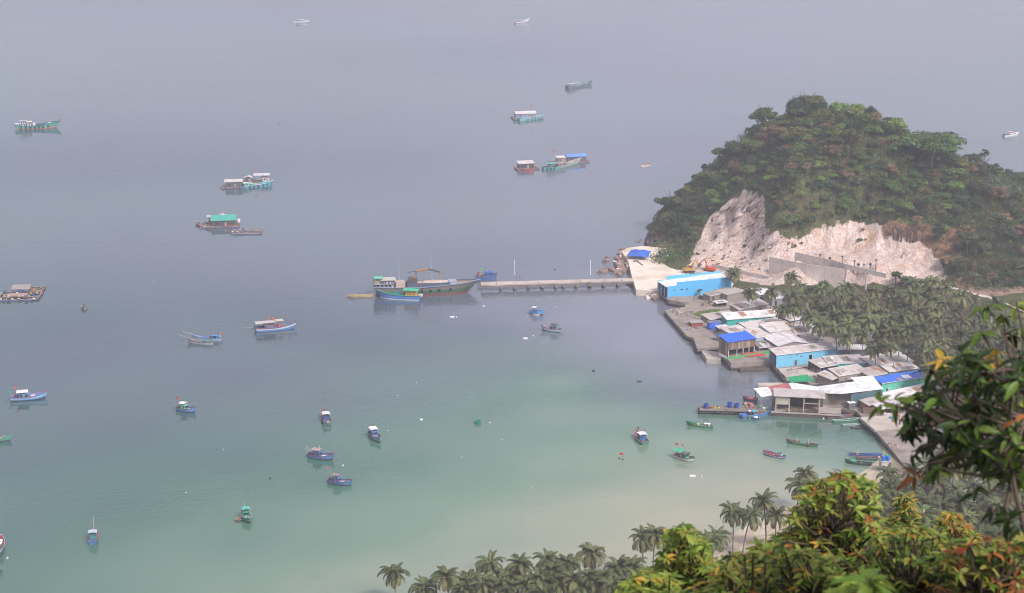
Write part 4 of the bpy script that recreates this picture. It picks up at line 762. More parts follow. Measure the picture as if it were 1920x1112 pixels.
def excavator(label, px, py, rz, col, face=1, up=False):
    p = at(px, py, 2.6); e_ = empty('excavator', (p.x, p.y, 2.6), rz, label, 'excavator'); m = pmat('machine_'+col[1:], col, rough=.5, var=.12, dirt='#6b5744', dirt_amt=.6)
    for y in (-1.25, 1.25):
        t = MB(); prof = [(-2.0, .15), (2.0, .15), (2.4, .55), (2.0, .95), (-2.0, .95), (-2.4, .55)]
        extr(t, [(x, y-.3, z) for x, z in prof], (0, .6, 0)); tk = t.build('track', RUBBER, e_)
        for x in (-1.7, -.85, 0, .85, 1.7): MB().lathe([(.28, -.32), (.28, .32)], 10).build('roller', CONC_D, tk, loc=(x, y, .52), rot=(math.pi/2, 0, 0))
    MB().box(-1.2, 1.2, -.9, .9, .5, 1.05).build('undercarriage', CONC_D, e_)
    b = MB(); extr(b, [(-2.4, -1.35, 1.1), (1.4, -1.35, 1.1), (1.4, -1.35, 1.8), (.4, -1.35, 2.1), (-2.2, -1.35, 2.1)], (0, 2.7, 0)); b.build('body', m, e_)
    MB().box(-2.9, -2.4, -1.3, 1.3, 1.15, 2.0).build('counterweight', m, e_)
    c = MB(); extr(c, [(.0, .35, 1.8), (1.5, .35, 1.8), (1.4, .35, 3.0), (.1, .35, 3.1)], (0, 1.0, 0)); cb = c.build('cab', m, e_); MB().box(.25, 1.3, .33, .348, 2.1, 2.9).build('cab_window', GLASS, cb)
    e0, e1, e2 = ((1.2, -.3, 1.8), (3.6, -.3, 4.8), (5.4, -.3, 2.6)) if not up else ((1.2, -.3, 1.8), (2.6, -.3, 5.4), (4.6, -.3, 3.6))
    MB().tube([e0, ((e0[0]+e1[0])/2-.2, -.3, (e0[2]+e1[2])/2+.5), e1], [.3, .38, .24], 6).build('boom', m, e_); MB().bar(e1, e2, .35, .45).build('arm', m, e_)
    bk = MB(); extr(bk, [(e2[0]-.1, -.9, e2[2]), (e2[0]+.7, -.9, e2[2]-.5), (e2[0]+.3, -.9, e2[2]-1.4), (e2[0]-.7, -.9, e2[2]-1.1)], (0, 1.2, 0)); bk.build('bucket', CONC_D, e_)
    MB().bar((1.4, -.3, 1.5), (2.4, -.3, 3.4), .16).build('ram', STEEL, e_)
excavator('yellow excavator parked on the terrace behind the blue hall', 1292, 511, R(20), '#b8873f', up=True)
excavator('orange red excavator parked beside the yellow one', 1330, 510, R(152), '#c4512f', up=True)
bucket = at(1271, 506, 2.56); mb = MB(); extr(mb, [(-.6, 0, 0), (.5, 0, 0), (.6, 0, .5), (.1, 0, .9), (-.5, 0, .7)], (0, 1, 0))
o = mb.build('digger_bucket', CONC_D, loc=bucket); tag(o, 'spare dark digger bucket lying on the pale terrace', 'bucket')
# ------------------------------------------------------------------ boats
def hull_form(Ln, Bm, fb, bow=.9, stern=.15, rake=.10, sternw=.72, draft=.45, full=.55, n=15):
    T = [i/(n-1) for i in range(n)]; out = []
    for t in T:
        if t < full: b = sternw+(1-sternw)*math.sin(math.pi/2*min(1, t/(full*.8)))
        else: b = math.cos(math.pi/2*((t-full)/(1-full))**1.7)
        b = max(b, .03)*Bm/2
        sh = fb*(1+bow*max(0, (t-.4)/.6)**2.1+stern*max(0, (.35-t)/.35)**1.6)
        out.append((t, b, sh))
    def pt(t, b, sh, s, k):        # k: 0 keel, 1 bilge, 2 waterline, 3 gunwale
        zz = (-draft, -draft*.55, 0.0, sh)[k]; bb = b*(.02, .62, .88, 1.0)[k]
        rk = rake*Ln*max(0, (t-.7)/.3)**1.5*((zz+draft)/(draft+fb*(1+bow))); st_ = -.03*Ln*max(0, (.15-t)/.15)*(zz+draft)/(draft+fb)
        x = -Ln/2+t*Ln*(1-rake*.9)+rk+st_
        return Vector((x, s*bb, zz))
    return out, pt
def boat(label, stern_px, bow_px, hull='#3d78b0', rail='#8a3b36', deck='#8c8a78', B=None, fb=.75, bow=.9, stern=.2, sternw=.7, stripe=None, keel=None, cat='boat', name='fishing_boat', group=None, feats=(), rake=.10, full=.55, draft=.45, scale=1.0, depth=.38, srng=(.42, .72)):
    S, Wb = at(*stern_px), at(*bow_px); d = Wb-S; Ln = d.length*scale; c = (S+Wb)/2; rz = math.atan2(d.y, d.x)
    B = B or Ln*.29
    Ln *= 1.05; fb *= 1.1
    o = empty(name, (c.x, c.y, 0), rz, label, cat, group)
    F, pt = hull_form(Ln, B, fb, bow, stern, rake, sternw, draft, full)
    n = len(F); mb = MB()
    for (t, b, sh) in F: mb.v += [tuple(pt(t, b, sh, s, k)) for s, k in ((-1, 3), (-1, 2), (-1, 1), (1, 0), (1, 1), (1, 2), (1, 3))]
    mb.f = [(i*7+j, i*7+j+1, (i+1)*7+j+1, (i+1)*7+j) for i in range(n-1) for j in range(6)] + [(6, 5, 4, 3, 2, 1, 0)]
    hc = lin(hull); hm = pmat('hull_'+hull[1:], tuple(min(.8, (c*.86+sum(hc)/3*.14)*1.12+.008) for c in hc), rough=.5, var=.14, scale=.7, dirt=GRIME, dirt_amt=.45, dirt_scale=.8)
    mb.build('hull', hm, o, smooth=False)
    dk = MB()
    for (t, b, sh) in F:
        g = pt(t, b, sh, 1, 3); zz = sh-depth*fb/.75 if t < .93 else sh-depth*.4
        f = .93; dk.v += [(g.x, -g.y*f, zz), (g.x, g.y*f, zz)]
    dk.f = [(2*i, 2*i+2, 2*i+3, 2*i+1) for i in range(n-1)]
    dk.build('deck', pmat('deck_'+deck[1:], tuple(c*.7 for c in lin(deck)), rough=.8, var=.25, scale=1.5, dirt='#3a322c', dirt_amt=.6), o)
    for s in (-1, 1):
        rl = MB(); P = [pt(t, b, sh, s, 3)+Vector((0, s*.02, .03)) for t, b, sh in F]; rl.tube(P, max(.07, Ln*.007), 5); rl.build('rail', paint(rail), o)
        if stripe:
            sp = MB()
            for t, b, sh in F:
                lo, hi = pt(t, b, sh, s, 2), pt(t, b, sh, s, 3)
                for u in srng: q = lo.lerp(hi, u); sp.v.append((q.x, q.y+s*.02, q.z))
            sp.f = [(2*i, 2*i+2, 2*i+3, 2*i+1) for i in range(n-1)]; sp.build('stripe', paint(stripe), o)
        if keel:
            sp = MB()
            for t, b, sh in F:
                lo, hi = pt(t, b, sh, s, 1), pt(t, b, sh, s, 3); q0 = pt(t, b, sh, s, 2)
                q1 = q0.lerp(hi, .22); sp.v += [(q0.x, q0.y+s*.015, q0.z-.05), (q1.x, q1.y+s*.025, q1.z)]
            sp.f = [(2*i, 2*i+2, 2*i+3, 2*i+1) for i in range(n-1)]; sp.build('waterline_band', paint(keel), o)
    def prof(t):
        i = min(int(t*(n-1)), n-2); u = t*(n-1)-i; a, b_ = F[i], F[i+1]
        bb = a[1]*(1-u)+b_[1]*u; sh = a[2]*(1-u)+b_[2]*u; x = pt(t, bb, sh, 1, 3).x
        return x, bb, sh, sh-depth*fb/.75
    sp_ = Ln/10.0
    for f in feats:
        k = f[0]
        if k == 'cabin':
            _, t0, t1, wf, h, col, rc, nw = f[:8]; x0, b0, s0, z0 = prof(t0); x1, b1, s1, z1 = prof(t1); bb = min(b0, b1)*wf; z0 = min(z0, z1)
            cm = paint(col); c_ = MB(); extr(c_, [(x0, -bb, z0-.1), (x1, -bb, z0-.1), (x1-.12*h, -bb, z0+h), (x0, -bb, z0+h)], (0, 2*bb, 0)); co = c_.build('cabin', cm, o)
            MB().box(x0-.25*sp_, x1+.2*sp_, -bb-.15*sp_, bb+.15*sp_, z0+h+.003, z0+h+.1).build('roof', paint(rc), co)
            for i in range(nw):
                xa = x0+(x1-x0)*(i+.22)/nw; xb = x0+(x1-x0)*(i+.75)/nw-.1
                for s in (-1, 1): MB().box(xa, xb, s*bb-.025, s*bb+.025, z0+h*.42, z0+h*.9).build('window', GLASS, co)
            if nw:
                for i in (0, 1): MB().box(x1-.1*h-.03, x1-.04*h+.04, -bb*.8+i*bb*.85, -bb*.1+i*bb*.85, z0+h*.55, z0+h*.85).build('windscreen', GLASS, co)
        elif k == 'canopy':
            _, t0, t1, wf, h, col = f[:6]; x0, b0, s0, z0 = prof(t0); x1, b1, s1, z1 = prof(t1); bb = min(max(b0, b1), B*.45)*wf; z0 = min(z0, z1)
            n2 = 5; cc = MB()
            for i in range(n2):
                u = i/(n2-1); y = -bb+2*bb*u; zz = z0+h-.18*abs(2*u-1)**2
                cc.v += [(x0, y, zz), (x1, y, zz), (x0, y, zz-.05), (x1, y, zz-.05)]
            cc.f = [(4*i, 4*i+1, 4*i+5, 4*i+4) for i in range(n2-1)]+[(4*i+2, 4*i+6, 4*i+7, 4*i+3) for i in range(n2-1)]+[(4*i, 4*i+4, 4*i+6, 4*i+2) for i in range(n2-1)]+[(4*i+1, 4*i+3, 4*i+7, 4*i+5) for i in range(n2-1)]
            co = cc.build('canopy', paint(col), o)
            for x in ((x0+.1, x1-.1) if t1-t0 < .35 else (x0+.1, (x0+x1)/2, x1-.1)):
                for s in (-1, 1): MB().tube([(x, s*bb*.92, z0-.1), (x, s*bb*.92, z0+h-.2)], .045*max(1, sp_*.8), 5).build('post', WOODL, co)
        elif k == 'mast':
            _, t, h, col = f; x, b_, s_, z_ = prof(t); MB().tube([(x, 0, z_), (x-.05*h, 0, z_+h)], [min(.13, .06*sp_+.02), min(.07, .035*sp_+.01)], 6).build('mast', paint(col), o)
        elif k == 'pole':
            _, t, y, dx, dy, dz, col = f; x, b_, s_, z_ = prof(t); MB().tube([(x, y*b_, s_+.1), (x+dx, y*b_+dy, s_+.1+dz)], [.05*sp_+.015, .03*sp_+.01], 5).build('pole', paint(col), o)
        elif k == 'flag':
            _, t, y, h, col = f; x, b_, s_, z_ = prof(t); po = MB().tube([(x, y*b_, z_), (x, y*b_, z_+h)], .035+.01*sp_, 5).build('flagpole', WOODL, o)
            fl = MB(); m_ = 5
            for i in range(m_): u = i/(m_-1); fl.v += [(x-.06-u*.95, y*b_+.12*math.sin(u*5), z_+h-.05-.12*u), (x-.06-u*.95, y*b_+.12*math.sin(u*5+.5), z_+h-.75-.12*u)]
            fl.f = [(2*i, 2*i+2, 2*i+3, 2*i+1) for i in range(m_-1)]; fo = fl.build('flag', pmat('flag_'+col[1:], col, rough=.7, var=.06), po)
            if col == '#c8202a':
                sm_ = MB(); sv = [(x-.5+.22*(1 if j % 2 == 0 else .4)*math.sin(j*math.pi/5), 0, z_+h-.46+.22*(1 if j % 2 == 0 else .4)*math.cos(j*math.pi/5)) for j in range(10)]
                extr(sm_, [(a_, y*b_-.08+.12*math.sin(.47*5), c_) for a_, _b, c_ in sv], (0, .16, 0)); sm_.build('star', pmat('star_yellow', '#e0c030'), po)
        elif k == 'box':
            _, t, y, sx, sy, sz, col = f; x, b_, s_, z_ = prof(t); MB().box(-sx/2, sx/2, -sy/2, sy/2, 0, sz).build('crate', paint(col), o, loc=(x, y*b_, z_+.003), rot=(0, 0, random.uniform(-.1, .1)))
        elif k == 'hatch':
            _, t0, t1, wf, h, col = f; x0, b0, s0, z0 = prof(t0); x1, b1, s1, z1 = prof(t1); bb = min(b0, b1)*wf; MB().box(x0, x1, -bb, bb, min(z0, z1), max(z0, z1)+h).build('hatch', paint(col), o)
        elif k == 'net':
            _, t, y, r_, col = f; x, b_, s_, z_ = prof(t); link('net_pile', blob_mesh('net_pile', pmat('net_'+col[1:], col, rough=.9, var=.3, scale=4), hash(label) % 97+t*10, r_*1.3, r_, r_*.55, .35, 2), o, loc=(x, y*b_, z_+r_*.25))
        elif k == 'tyres':
            for t in f[1]:
                x, b_, s_, z_ = prof(t)
                for s in (-1, 1): link('tyre_fender', TYRE, o, loc=(x, s*(b_*.97+.1), s_*.55), rot=(math.pi/2, 0, 0), scale=1.0*f[2])
        elif k == 'engine':
            x, b_, s_, z_ = prof(.06); en = MB().box(x-.35, x+.35, -.25, .25, z_, z_+.6).build('engine', CONC_D, o); MB().tube([(x-.3, 0, z_+.5), (x-2.6, 0, .1)], .05, 5).build('shaft', STEEL, en)
        elif k == 'ring':
            _, t, y, z = f; x, b_, s_, z_ = prof(t); link('life_ring', RING, o, loc=(x-.3, y*b_, s_*.6+z), rot=(0, math.pi/2, 0), scale=1.1)
        elif k == 'rack':     # lamp rack / gallows
            _, t0, t1, h, col = f; x0, b0, s0, z0 = prof(t0); x1, b1, s1, z1 = prof(t1); rk_ = MB()
            for s in (-1, 1): rk_.bar((x0, s*b0*.8, z0), (x0, s*b0*.8, z0+h), .09).bar((x1, s*b1*.8, z1), (x1, s*b1*.8, z0+h), .09).bar((x0, s*b0*.8, z0+h), (x1, s*b1*.8, z0+h), .09)
            rk_.bar((x0, -b0*.8, z0+h), (x0, b0*.8, z0+h), .09).bar((x1, -b1*.8, z0+h), (x1, b1*.8, z0+h), .09); rk_.build('rack', paint(col), o)
            for i in range(4): MB().lathe([(.05, 0), (.16, .08), (.14, .3), (.04, .4)], 8).build('lamp', WHITE, o, loc=(x0+(x1-x0)*(i+.5)/4, -min(b0, b1)*.8, z0+h-.5))
        elif k == 'frame':
            _, t0, t1, wf, h, col = f; x0, b0, s0, z0 = prof(t0); x1, b1, s1, z1 = prof(t1); bb = min(b0, b1)*wf
            fr = MB().box(x0, x1, -bb, bb, z0+h, z0+h+.06)
            fo = fr.build('solar_panel', paint(col), o)
            for s in (-1, 1): MB().bar((x0+.1, s*bb*.9, z0), (x0+.1, s*bb*.9, z0+h), .06).bar((x1-.1, s*bb*.9, z1-.1), (x1-.1, s*bb*.9, z0+h), .06).build('strut', STEEL, fo)
    return o
RED = '#c8202a'
GF = 'fishing boats lying in the bay'
def fisher(label, s, b, hull, rail, cab, roof, extra=(), stripe=None, deck='#8f6a5c', **kw):
    """small one-cabin fishing boat of the bay"""
    f = [('cabin', .24, .54, .68, 1.5, cab, cab, 2), ('canopy', .17, .52, 1.0, 2.6, roof), ('hatch', .58, .74, .5, .2, '#b9a79a'), ('engine',), ('net', .1, -.2, .55, '#3b3a3a'), ('pole', .15, .8, -1.2, .2, 1.6, '#6a5f55'), ('box', .12, .4, .6, .5, .45, '#9a4a44'), ('box', .8, 0, .5, .5, .4, '#4a6ea0')]+list(extra)
    kw['fb'] = kw.get('fb', .8)*1.2; kw['keel'] = '#2c2f33'; kw['B'] = kw.get('B', 2.8)
    return boat(label, s, b, hull, rail, deck, stripe=stripe, group=GF, feats=f, **kw)
# far out
boat('farthest white boat with teal cabin, upper left of the bay', (551,43), (580,42.6), '#c9ccd4', '#c9c9cf', '#a7b0b4', B=4.4, fb=1.3, keel='#50606c', group=GF, feats=[('cabin', .1, .42, .75, 2.0, '#5f9c94', '#b8bcc4', 4), ('canopy', .5, .72, .9, 2.6, '#dcdce4'), ('mast', .4, 5, '#b8b8c0'), ('box', .46, 0, .8, .8, 1.6, '#c9c4d0')])
boat('farthest white boat with pink keel, upper middle of the bay', (967,44), (992,41), '#d4ced4', '#d4ced4', '#8a6a6c', B=4.2, fb=1.2, bow=1.4, group=GF, feats=[('cabin', .16, .42, .7, 1.7, '#69a88f', '#7f98c0', 2), ('canopy', .22, .36, .6, 2.9, '#9db4dc'), ('mast', .52, 4.5, '#b0b0b8'), ('net', .75, 0, 1.2, '#8fa39c'), ('box', .6, 0, 1, 1, 1, '#9a5a58')], keel='#6a4a58')
boat('dark hulled boat with white deckhouse farther out than the houseboats', (1065,166), (1110,158), '#4b6670', '#5c7a80', '#7d8a84', B=5.4, fb=1.4, bow=1.1, group=GF, feats=[('cabin', .08, .48, .8, 2.1, '#dadade', '#a9a9bd', 5), ('canopy', .02, .3, .95, 2.8, '#a4a4b8'), ('mast', .42, 5.2, '#dadade'), ('net', .7, 0, 1.2, '#6f7f78'), ('net', .82, .2, 1.0, '#a8a68a'), ('box', .62, .3, 1.2, 1, 1.1, '#8fa8a4')])
boat('small white boat with pink canopy and blue stern at the right edge', (1883,256), (1910,251.5), '#d8d8d6', '#d8d8d6', '#8a8a80', B=2.9, fb=.7, bow=.8, name='motor_boat', group=GF, feats=[('canopy', .25, .58, .8, 2.3, '#c98d92'), ('box', .06, 0, 1.8, 2.2, 1.0, '#33508c'), ('box', .3, .2, .7, .6, .9, '#6f5a66'), ('box', .42, -.2, .8, .6, .8, '#8a6f86')])
boat('long turquoise cargo boat with tyre fenders, far left', (33,242), (112,238.5), '#2f9a88', '#2a4a6a', '#7fae9e', B=6.6, fb=2.0, bow=.95, stern=.15, rake=.14, stripe=None, keel='#b0604e', group=GF, name='cargo_boat', depth=.3, feats=[('cabin', .03, .36, .78, 2.2, '#c9ccd6', '#c8d4d4', 6), ('cabin', .12, .26, .6, 4.0, '#b4b6c2', '#a9abb8', 3), ('cabin', .3, .38, .7, 3.3, '#c9b9a8', '#d2c3b0', 1), ('hatch', .5, .76, .55, .9, '#3a5262'), ('box', .46, .2, 1.6, 1.6, 2.2, '#d6d2cc'), ('box', .83, 0, 2.2, 2.4, 1.0, '#a9cdb0'), ('tyres', (.12, .24, .36, .48, .58, .68, .8), 1.5), ('flag', .985, 0, 2.2, RED), ('mast', .2, 6, '#6d6f78')])
# left and middle of the bay
boat('two masted blue and white boat under a long pale awning, left middle', (483,621), (555,614), '#3f7cb8', '#8a3a40', '#8a7a6c', B=4.4, fb=1.25, bow=1.0, stripe='#d0c6c0', group=GF, feats=[('cabin', .22, .46, .75, 1.6, '#6f6a80', '#8a7f8e', 0), ('canopy', .0, .5, .95, 3.0, '#b5ada4'), ('canopy', .5, .72, .8, 3.3, '#b4ab9e'), ('box', .52, .2, 1.2, 1.2, 1.3, '#2f6cc0'), ('box', .58, -.2, .9, .9, 1.4, '#b43b40'), ('box', .64, .1, 1.0, .8, 1.3, '#b87a58'), ('net', .74, 0, 1.2, '#6c7068'), ('flag', .38, .4, 4.6, RED), ('flag', .5, -.3, 4.6, RED), ('flag', .86, 0, 4.0, RED), ('mast', .86, 3.8, '#7a7a80'), ('pole', .02, 0, -6, -.5, .4, '#8a8a86')])
boat('long thin grey boat with green box cabin, near one of a moored pair', (398,646), (352,642), '#9a9c98', '#6a6a68', '#7a8280', B=2.1, fb=.7, bow=1.5, stern=.5, sternw=.35, name='long_boat', group=GF, feats=[('cabin', .1, .4, .8, .8, '#3f7a68', '#4a8070', 0), ('box', .55, 0, .7, .8, .6, '#5a7ab0'), ('box', .68, 0, .6, .6, .5, '#a87a50'), ('net', .48, .1, .6, '#5a6a88'), ('pole', .9, .2, 4.5, .6, 1.4, '#b0aca4')], draft=.3)
boat('long thin blue boat with men\'s gear, far one of a moored pair', (414,638.5), (361,636), '#8fa0b0', '#4a6ea8', '#5a7a98', B=2.2, fb=.7, bow=1.5, stern=.5, sternw=.35, name='long_boat', group=GF, feats=[('cabin', .14, .34, .8, 1.5, '#4d86b8', '#4d86b8', 1), ('box', .4, .2, .7, .7, 1.5, '#5a5a62'), ('box', .48, -.1, .8, .7, 1.2, '#8a8a8e'), ('net', .6, 0, .8, '#3f6aa0'), ('flag', .1, .3, 3.0, RED), ('mast', .06, 3.0, '#d8d4d0'), ('pole', .95, -.3, 4.5, .2, 1.3, '#b0aca4')], draft=.3)
fisher('blue boat with white topped cabin and green stern flag, lower left', (23,751), (88,746), '#4c86bc', '#a03a38', '#5f92bc', '#d6cfd0', [('flag', .2, .5, 4.2, RED), ('flag', .02, .2, 2.8, '#2a9a68'), ('box', .66, 0, 1.0, 1.4, .4, '#d8d2cc')], stripe='#87b0cc', B=3.9, fb=1.05, bow=1.0, stern=.1, deck='#a84a44')
fisher('green boat cut by the left edge', (-22,826), (21,825.5), '#3f9a80', '#58a890', '#2f8a6c', '#8a848a', [('box', .72, 0, .7, .7, .7, '#b06a64')], B=2.6, fb=.7, bow=1.0)
fisher('blue boat with mint cabin and white roof, alone left of centre', (334,769), (367,773.5), '#4a7fb4', '#93585a', '#6ab49a', '#d4d0d0', [('flag', .1, .3, 4.0, RED), ('box', .56, .2, .5, .7, 1.1, '#2a4468')], B=2.8, fb=.85)
fisher('red railed boat seen stern on with a flag', (614.5,797.5), (606,777), '#4a6a78', '#a84a4c', '#3f5f96', '#c9cdcc', [('flag', .95, 0, 5.0, RED), ('ring', .0, -.2, .2), ('pole', .45, .3, -1.5, .5, 3.2, '#c08f8a'), ('mast', .3, 3.4, '#d8d8d8')], B=3.0, fb=.95, deck='#9a6a6a', scale=.8, stern=.1, sternw=.85)
fisher('white canopied blue boat pointing at the viewer', (694,812), (713,832.5), '#6f9ab8', '#8a5a62', '#4f74b0', '#d6dada', [('flag', .62, -.6, 4.6, RED), ('box', .7, 0, .8, .8, .5, '#a86a6a')], B=2.9, fb=.85, scale=.85)
fisher('blue boat with dusky red rails and a long boom, middle left', (580,857), (626,863), '#3f6ea8', '#9a4448', '#3a66a4', '#a08c88', [('pole', .3, .2, -4.0, .6, 1.8, '#b8aca0'), ('pole', .25, -.2, -3.4, -.4, 1.7, '#b0a8a0'), ('mast', .5, 3.8, '#d0d0d0'), ('box', .66, 0, 1.4, 1.0, .35, '#d4cdc0')], B=2.9, fb=.9, deck='#8a6a66')
fisher('blue boat with a red deck hatch, nearest of the middle cluster', (618,905), (660,911), '#3f6ea4', '#96484c', '#4a78b0', '#7f7674', [('flag', .06, .4, 4.6, '#b86a72'), ('box', .66, 0, 1.5, 1.1, .3, '#b8423e'), ('pole', .2, .3, -2.6, .3, .9, '#5a5654'), ('box', .86, 0, .5, .5, .5, '#b08a70')], B=2.7, fb=.85, deck='#96605c')
fisher('dark green boat pointing at the viewer with teal canopy', (458,964), (467.5,984), '#3a8a78', '#c9d0cc', '#3a9480', '#5aa698', [('mast', .18, 3.6, '#c8c8c8'), ('pole', .3, -.6, .6, -.6, 3.2, '#7a6a60'), ('box', .7, .2, .6, .6, .6, '#8a5a58')], B=2.8, fb=.85, deck='#3f8a78', scale=.85)
fisher('red railed blue boat seen stern on with a tall mast, bottom left', (173,1023.5), (178,1000), '#3f78b0', '#b05a58', '#4f8a94', '#a8b8be', [('mast', .93, 4.8, '#d2c4b4'), ('box', .06, 0, .9, .9, .5, '#6a5450')], B=2.8, fb=.9, deck='#a85a54', scale=.75, sternw=.85)
fisher('red decked boat cut by the left edge near the bottom', (-8,1047), (4,1013), '#3f6a98', '#c9b4b0', '#5aa4a8', '#cfd2d2', (), B=3.0, fb=.9, deck='#b8423c', scale=.8)
boat('dark skiff cut by the bottom left corner', (-26,1080), (5,1073), '#2f5a58', '#5a9a8c', '#4a5a58', B=1.6, fb=.55, name='skiff', group=GF, feats=[('pole', .8, .2, .8, .2, 1.6, '#8aa09a'), ('net', .4, 0, .5, '#3a3a3a')])
boat('little open boat running towards the viewer with a man standing', (157.5,572), (158.5,585), '#8a8f86', '#a0a49a', '#6a6c62', B=2.6, fb=.6, bow=.8, name='motor_boat', group=GF, scale=.45, feats=[('engine',), ('box', .5, .3, .5, .5, .4, '#8a6a60')])
fisher('bright blue boat just below the pier', (995,588), (1019,591), '#3f8ec4', '#3f8ec4', '#3a86c0', '#c4c4c8', [('box', .55, .2, .7, .6, .8, '#a8625c'), ('hatch', .05, .2, .8, .7, '#4a98cc')], B=2.5, fb=.85, bow=1.2, deck='#4f90bc')
boat('white wooden skiff alongside the bright blue boat', (1000,590.4), (1011,591.6), '#cfc4b4', '#cfc4b4', '#a89c8c', B=.9, fb=.35, name='skiff', group=GF)
fisher('pink railed grey blue boat below the pier', (1051,623), (1015,618.5), '#7f9fb4', '#b06468', '#5f8fa8', '#4a4c54', [('box', .6, .3, .6, .6, 1.0, '#b0625c'), ('box', .52, -.3, .5, .5, 1.4, '#cfd0d2'), ('hatch', .62, .7, .4, .25, '#d4cec8')], stripe='#b4c6d0', B=2.6, fb=.85, bow=1.2, deck='#b07a78')
fisher('red railed green boat with blue cabin, right of centre', (1212,836), (1189,815), '#4f8a80', '#a8484c', '#2f66a8', '#d2d4d6', [('flag', .72, .3, 3.6, '#b83a3e'), ('flag', .4, -.5, 4.0, RED), ('box', .12, 0, .8, 1.0, .5, '#7a6a62')], stripe='#c9cdc8', B=2.9, fb=.9, deck='#b8706e', scale=.8, sternw=.8)
boat('white and maroon boat with green canopy and flags, right of centre', (1266,857), (1303,868), '#7f9a98', '#8f3c3c', '#8a6a66', B=2.8, fb=.9, bow=.9, stripe='#cfd2cc', group=GF, feats=[('canopy', .02, .42, 1.0, 2.4, '#2fae78'), ('cabin', .45, .68, .7, 1.7, '#45a088', '#4a5450', 2), ('canopy', .42, .74, .95, 2.2, '#5a6460'), ('flag', .1, .5, 4.2, RED), ('flag', .5, -.4, 5.0, '#c98d8a'), ('box', .3, .3, .8, .7, .6, '#a8625c'), ('box', .2, -.3, .7, .7, .6, '#4a6ea0'), ('pole', .97, 0, 2.8, -.4, -1.1, '#8a8a84')], scale=.95)
boat('slim green longboat with yellow tub and white cabin', (1334,803), (1287,797), '#2a7a5c', '#2f8a68', '#5a6a60', B=1.7, fb=.55, bow=1.7, stern=.3, sternw=.5, name='long_boat', group=GF, feats=[('box', .58, 0, .9, .8, .6, '#cfb050'), ('cabin', .12, .3, .85, 1.1, '#c9c0bc', '#d6d6d8', 1), ('box', .4, 0, .7, .6, .3, '#a8b8a8'), ('engine',)], draft=.3)
boat('small blue and white boat with red deck near the bottom right', (1470,860), (1430,851), '#2f5c9c', '#a8484a', '#b04a46', B=2.2, fb=.7, bow=.9, stripe='#d4d8da', group=GF, feats=[('cabin', .12, .36, .75, .8, '#8fb4b4', '#9ab8b4', 2), ('frame', .14, .34, .7, 1.0, '#39424e'), ('box', .55, 0, .8, .7, .3, '#c9706a')], scale=.95, name='fishing_boat')
boat('slim green longboat with red rails below the dock hall', (1530,838), (1474,831), '#2f7a5e', '#8a3a38', '#8a6a60', B=1.9, fb=.65, bow=1.2, stern=.15, sternw=.7, name='long_boat', group=GF, feats=[('hatch', .38, .6, .7, .5, '#3f8a6c'), ('mast', .7, 2.2, '#c8c8c4'), ('mast', .3, 2.4, '#c8c8c4'), ('net', .18, 0, .7, '#3a3a3c'), ('engine',), ('pole', .04, 0, -4, .6, .6, '#6a6a64'), ('tyres', (.3,), .6)], draft=.3)
# moored at the dock and quay
MG = 'boats moored along the quay'
boat('blue boat with grey hood moored at the dark dock', (1392,784), (1446,775), '#3f70ac', '#5a84b4', '#a8625c', B=3.2, fb=.9, bow=.8, group=MG, feats=[('cabin', .38, .52, .6, 1.4, '#5f94a4', '#5f94a4', 1), ('box', .28, .1, 1.2, 1.2, 1.5, '#3c3a3c'), ('box', .28, .1, .9, .9, 1.8, '#cfd0ce'), ('hatch', .56, .8, .6, .25, '#a8625c'), ('net', .1, .1, 1.0, '#3a66b0')])
boat('narrow turquoise boat full of blue gear slanting off the dark dock', (1408,787), (1374,768), '#4a9a86', '#6ab49c', '#9a7a60', B=1.9, fb=.6, bow=1.0, stern=.3, sternw=.5, name='long_boat', group=MG, feats=[('box', .75, 0, .9, .8, .4, '#2f6cc0'), ('box', .6, .1, 1.0, .8, .4, '#b8705c'), ('box', .45, -.1, .9, .8, .4, '#b0604e'), ('box', .3, 0, 1.2, .9, .5, '#2f62b8'), ('net', .1, 0, .7, '#7a4a3c')], scale=.8)
boat('red and blue boat behind the dark dock', (1416,752), (1396,751), '#2a4a66', '#a8484a', '#a05a54', B=2.4, fb=.8, bow=1.1, group=MG, feats=[('hatch', .3, .7, .6, .4, '#a85650'), ('mast', .5, 2.0, '#4a4a4e')], scale=1.3)
boat('long grey shell boat under the dock edge', (1525,783), (1570,776), '#8a9496', '#a8aca8', '#5a6466', B=1.6, fb=.5, name='long_boat', group=MG, sternw=.4, scale=.95)
boat('pale green shell boat lying beside the long grey one', (1545,779.5), (1573,774), '#8aa49a', '#a8b4a8', '#6a7470', B=1.3, fb=.5, name='long_boat', group=MG, sternw=.4, scale=.9)
boat('red railed boat with blue bundles moored at the quay', (1551,785), (1602,782), '#6a5a5a', '#a05a54', '#7a6a60', B=2.0, fb=.6, name='long_boat', group=MG, feats=[('box', .32, 0, 1.6, 1.0, .5, '#2f62c8'), ('box', .62, 0, .9, .8, .5, '#2f62c8'), ('hatch', .38, .6, .8, .7, '#3f8a78')], scale=.9)
boat('green longboat with white rails moored at the quay', (1563,792), (1614,789.5), '#2f7a64', '#b9c4bc', '#4a7a6c', B=1.7, fb=.6, bow=1.0, name='long_boat', group=MG, scale=.95)
boat('white railed pale skiff moored at the quay', (1580,799), (1624,797.5), '#6a8a80', '#c4ccc4', '#98a49a', B=1.3, fb=.4, name='long_boat', group=MG, scale=.9)
boat('dark low boat lying beside the pale skiff', (1596,803.5), (1638,802), '#38383a', '#4a4a4a', '#3c3c3e', B=1.3, fb=.35, name='long_boat', group=MG, scale=.9)
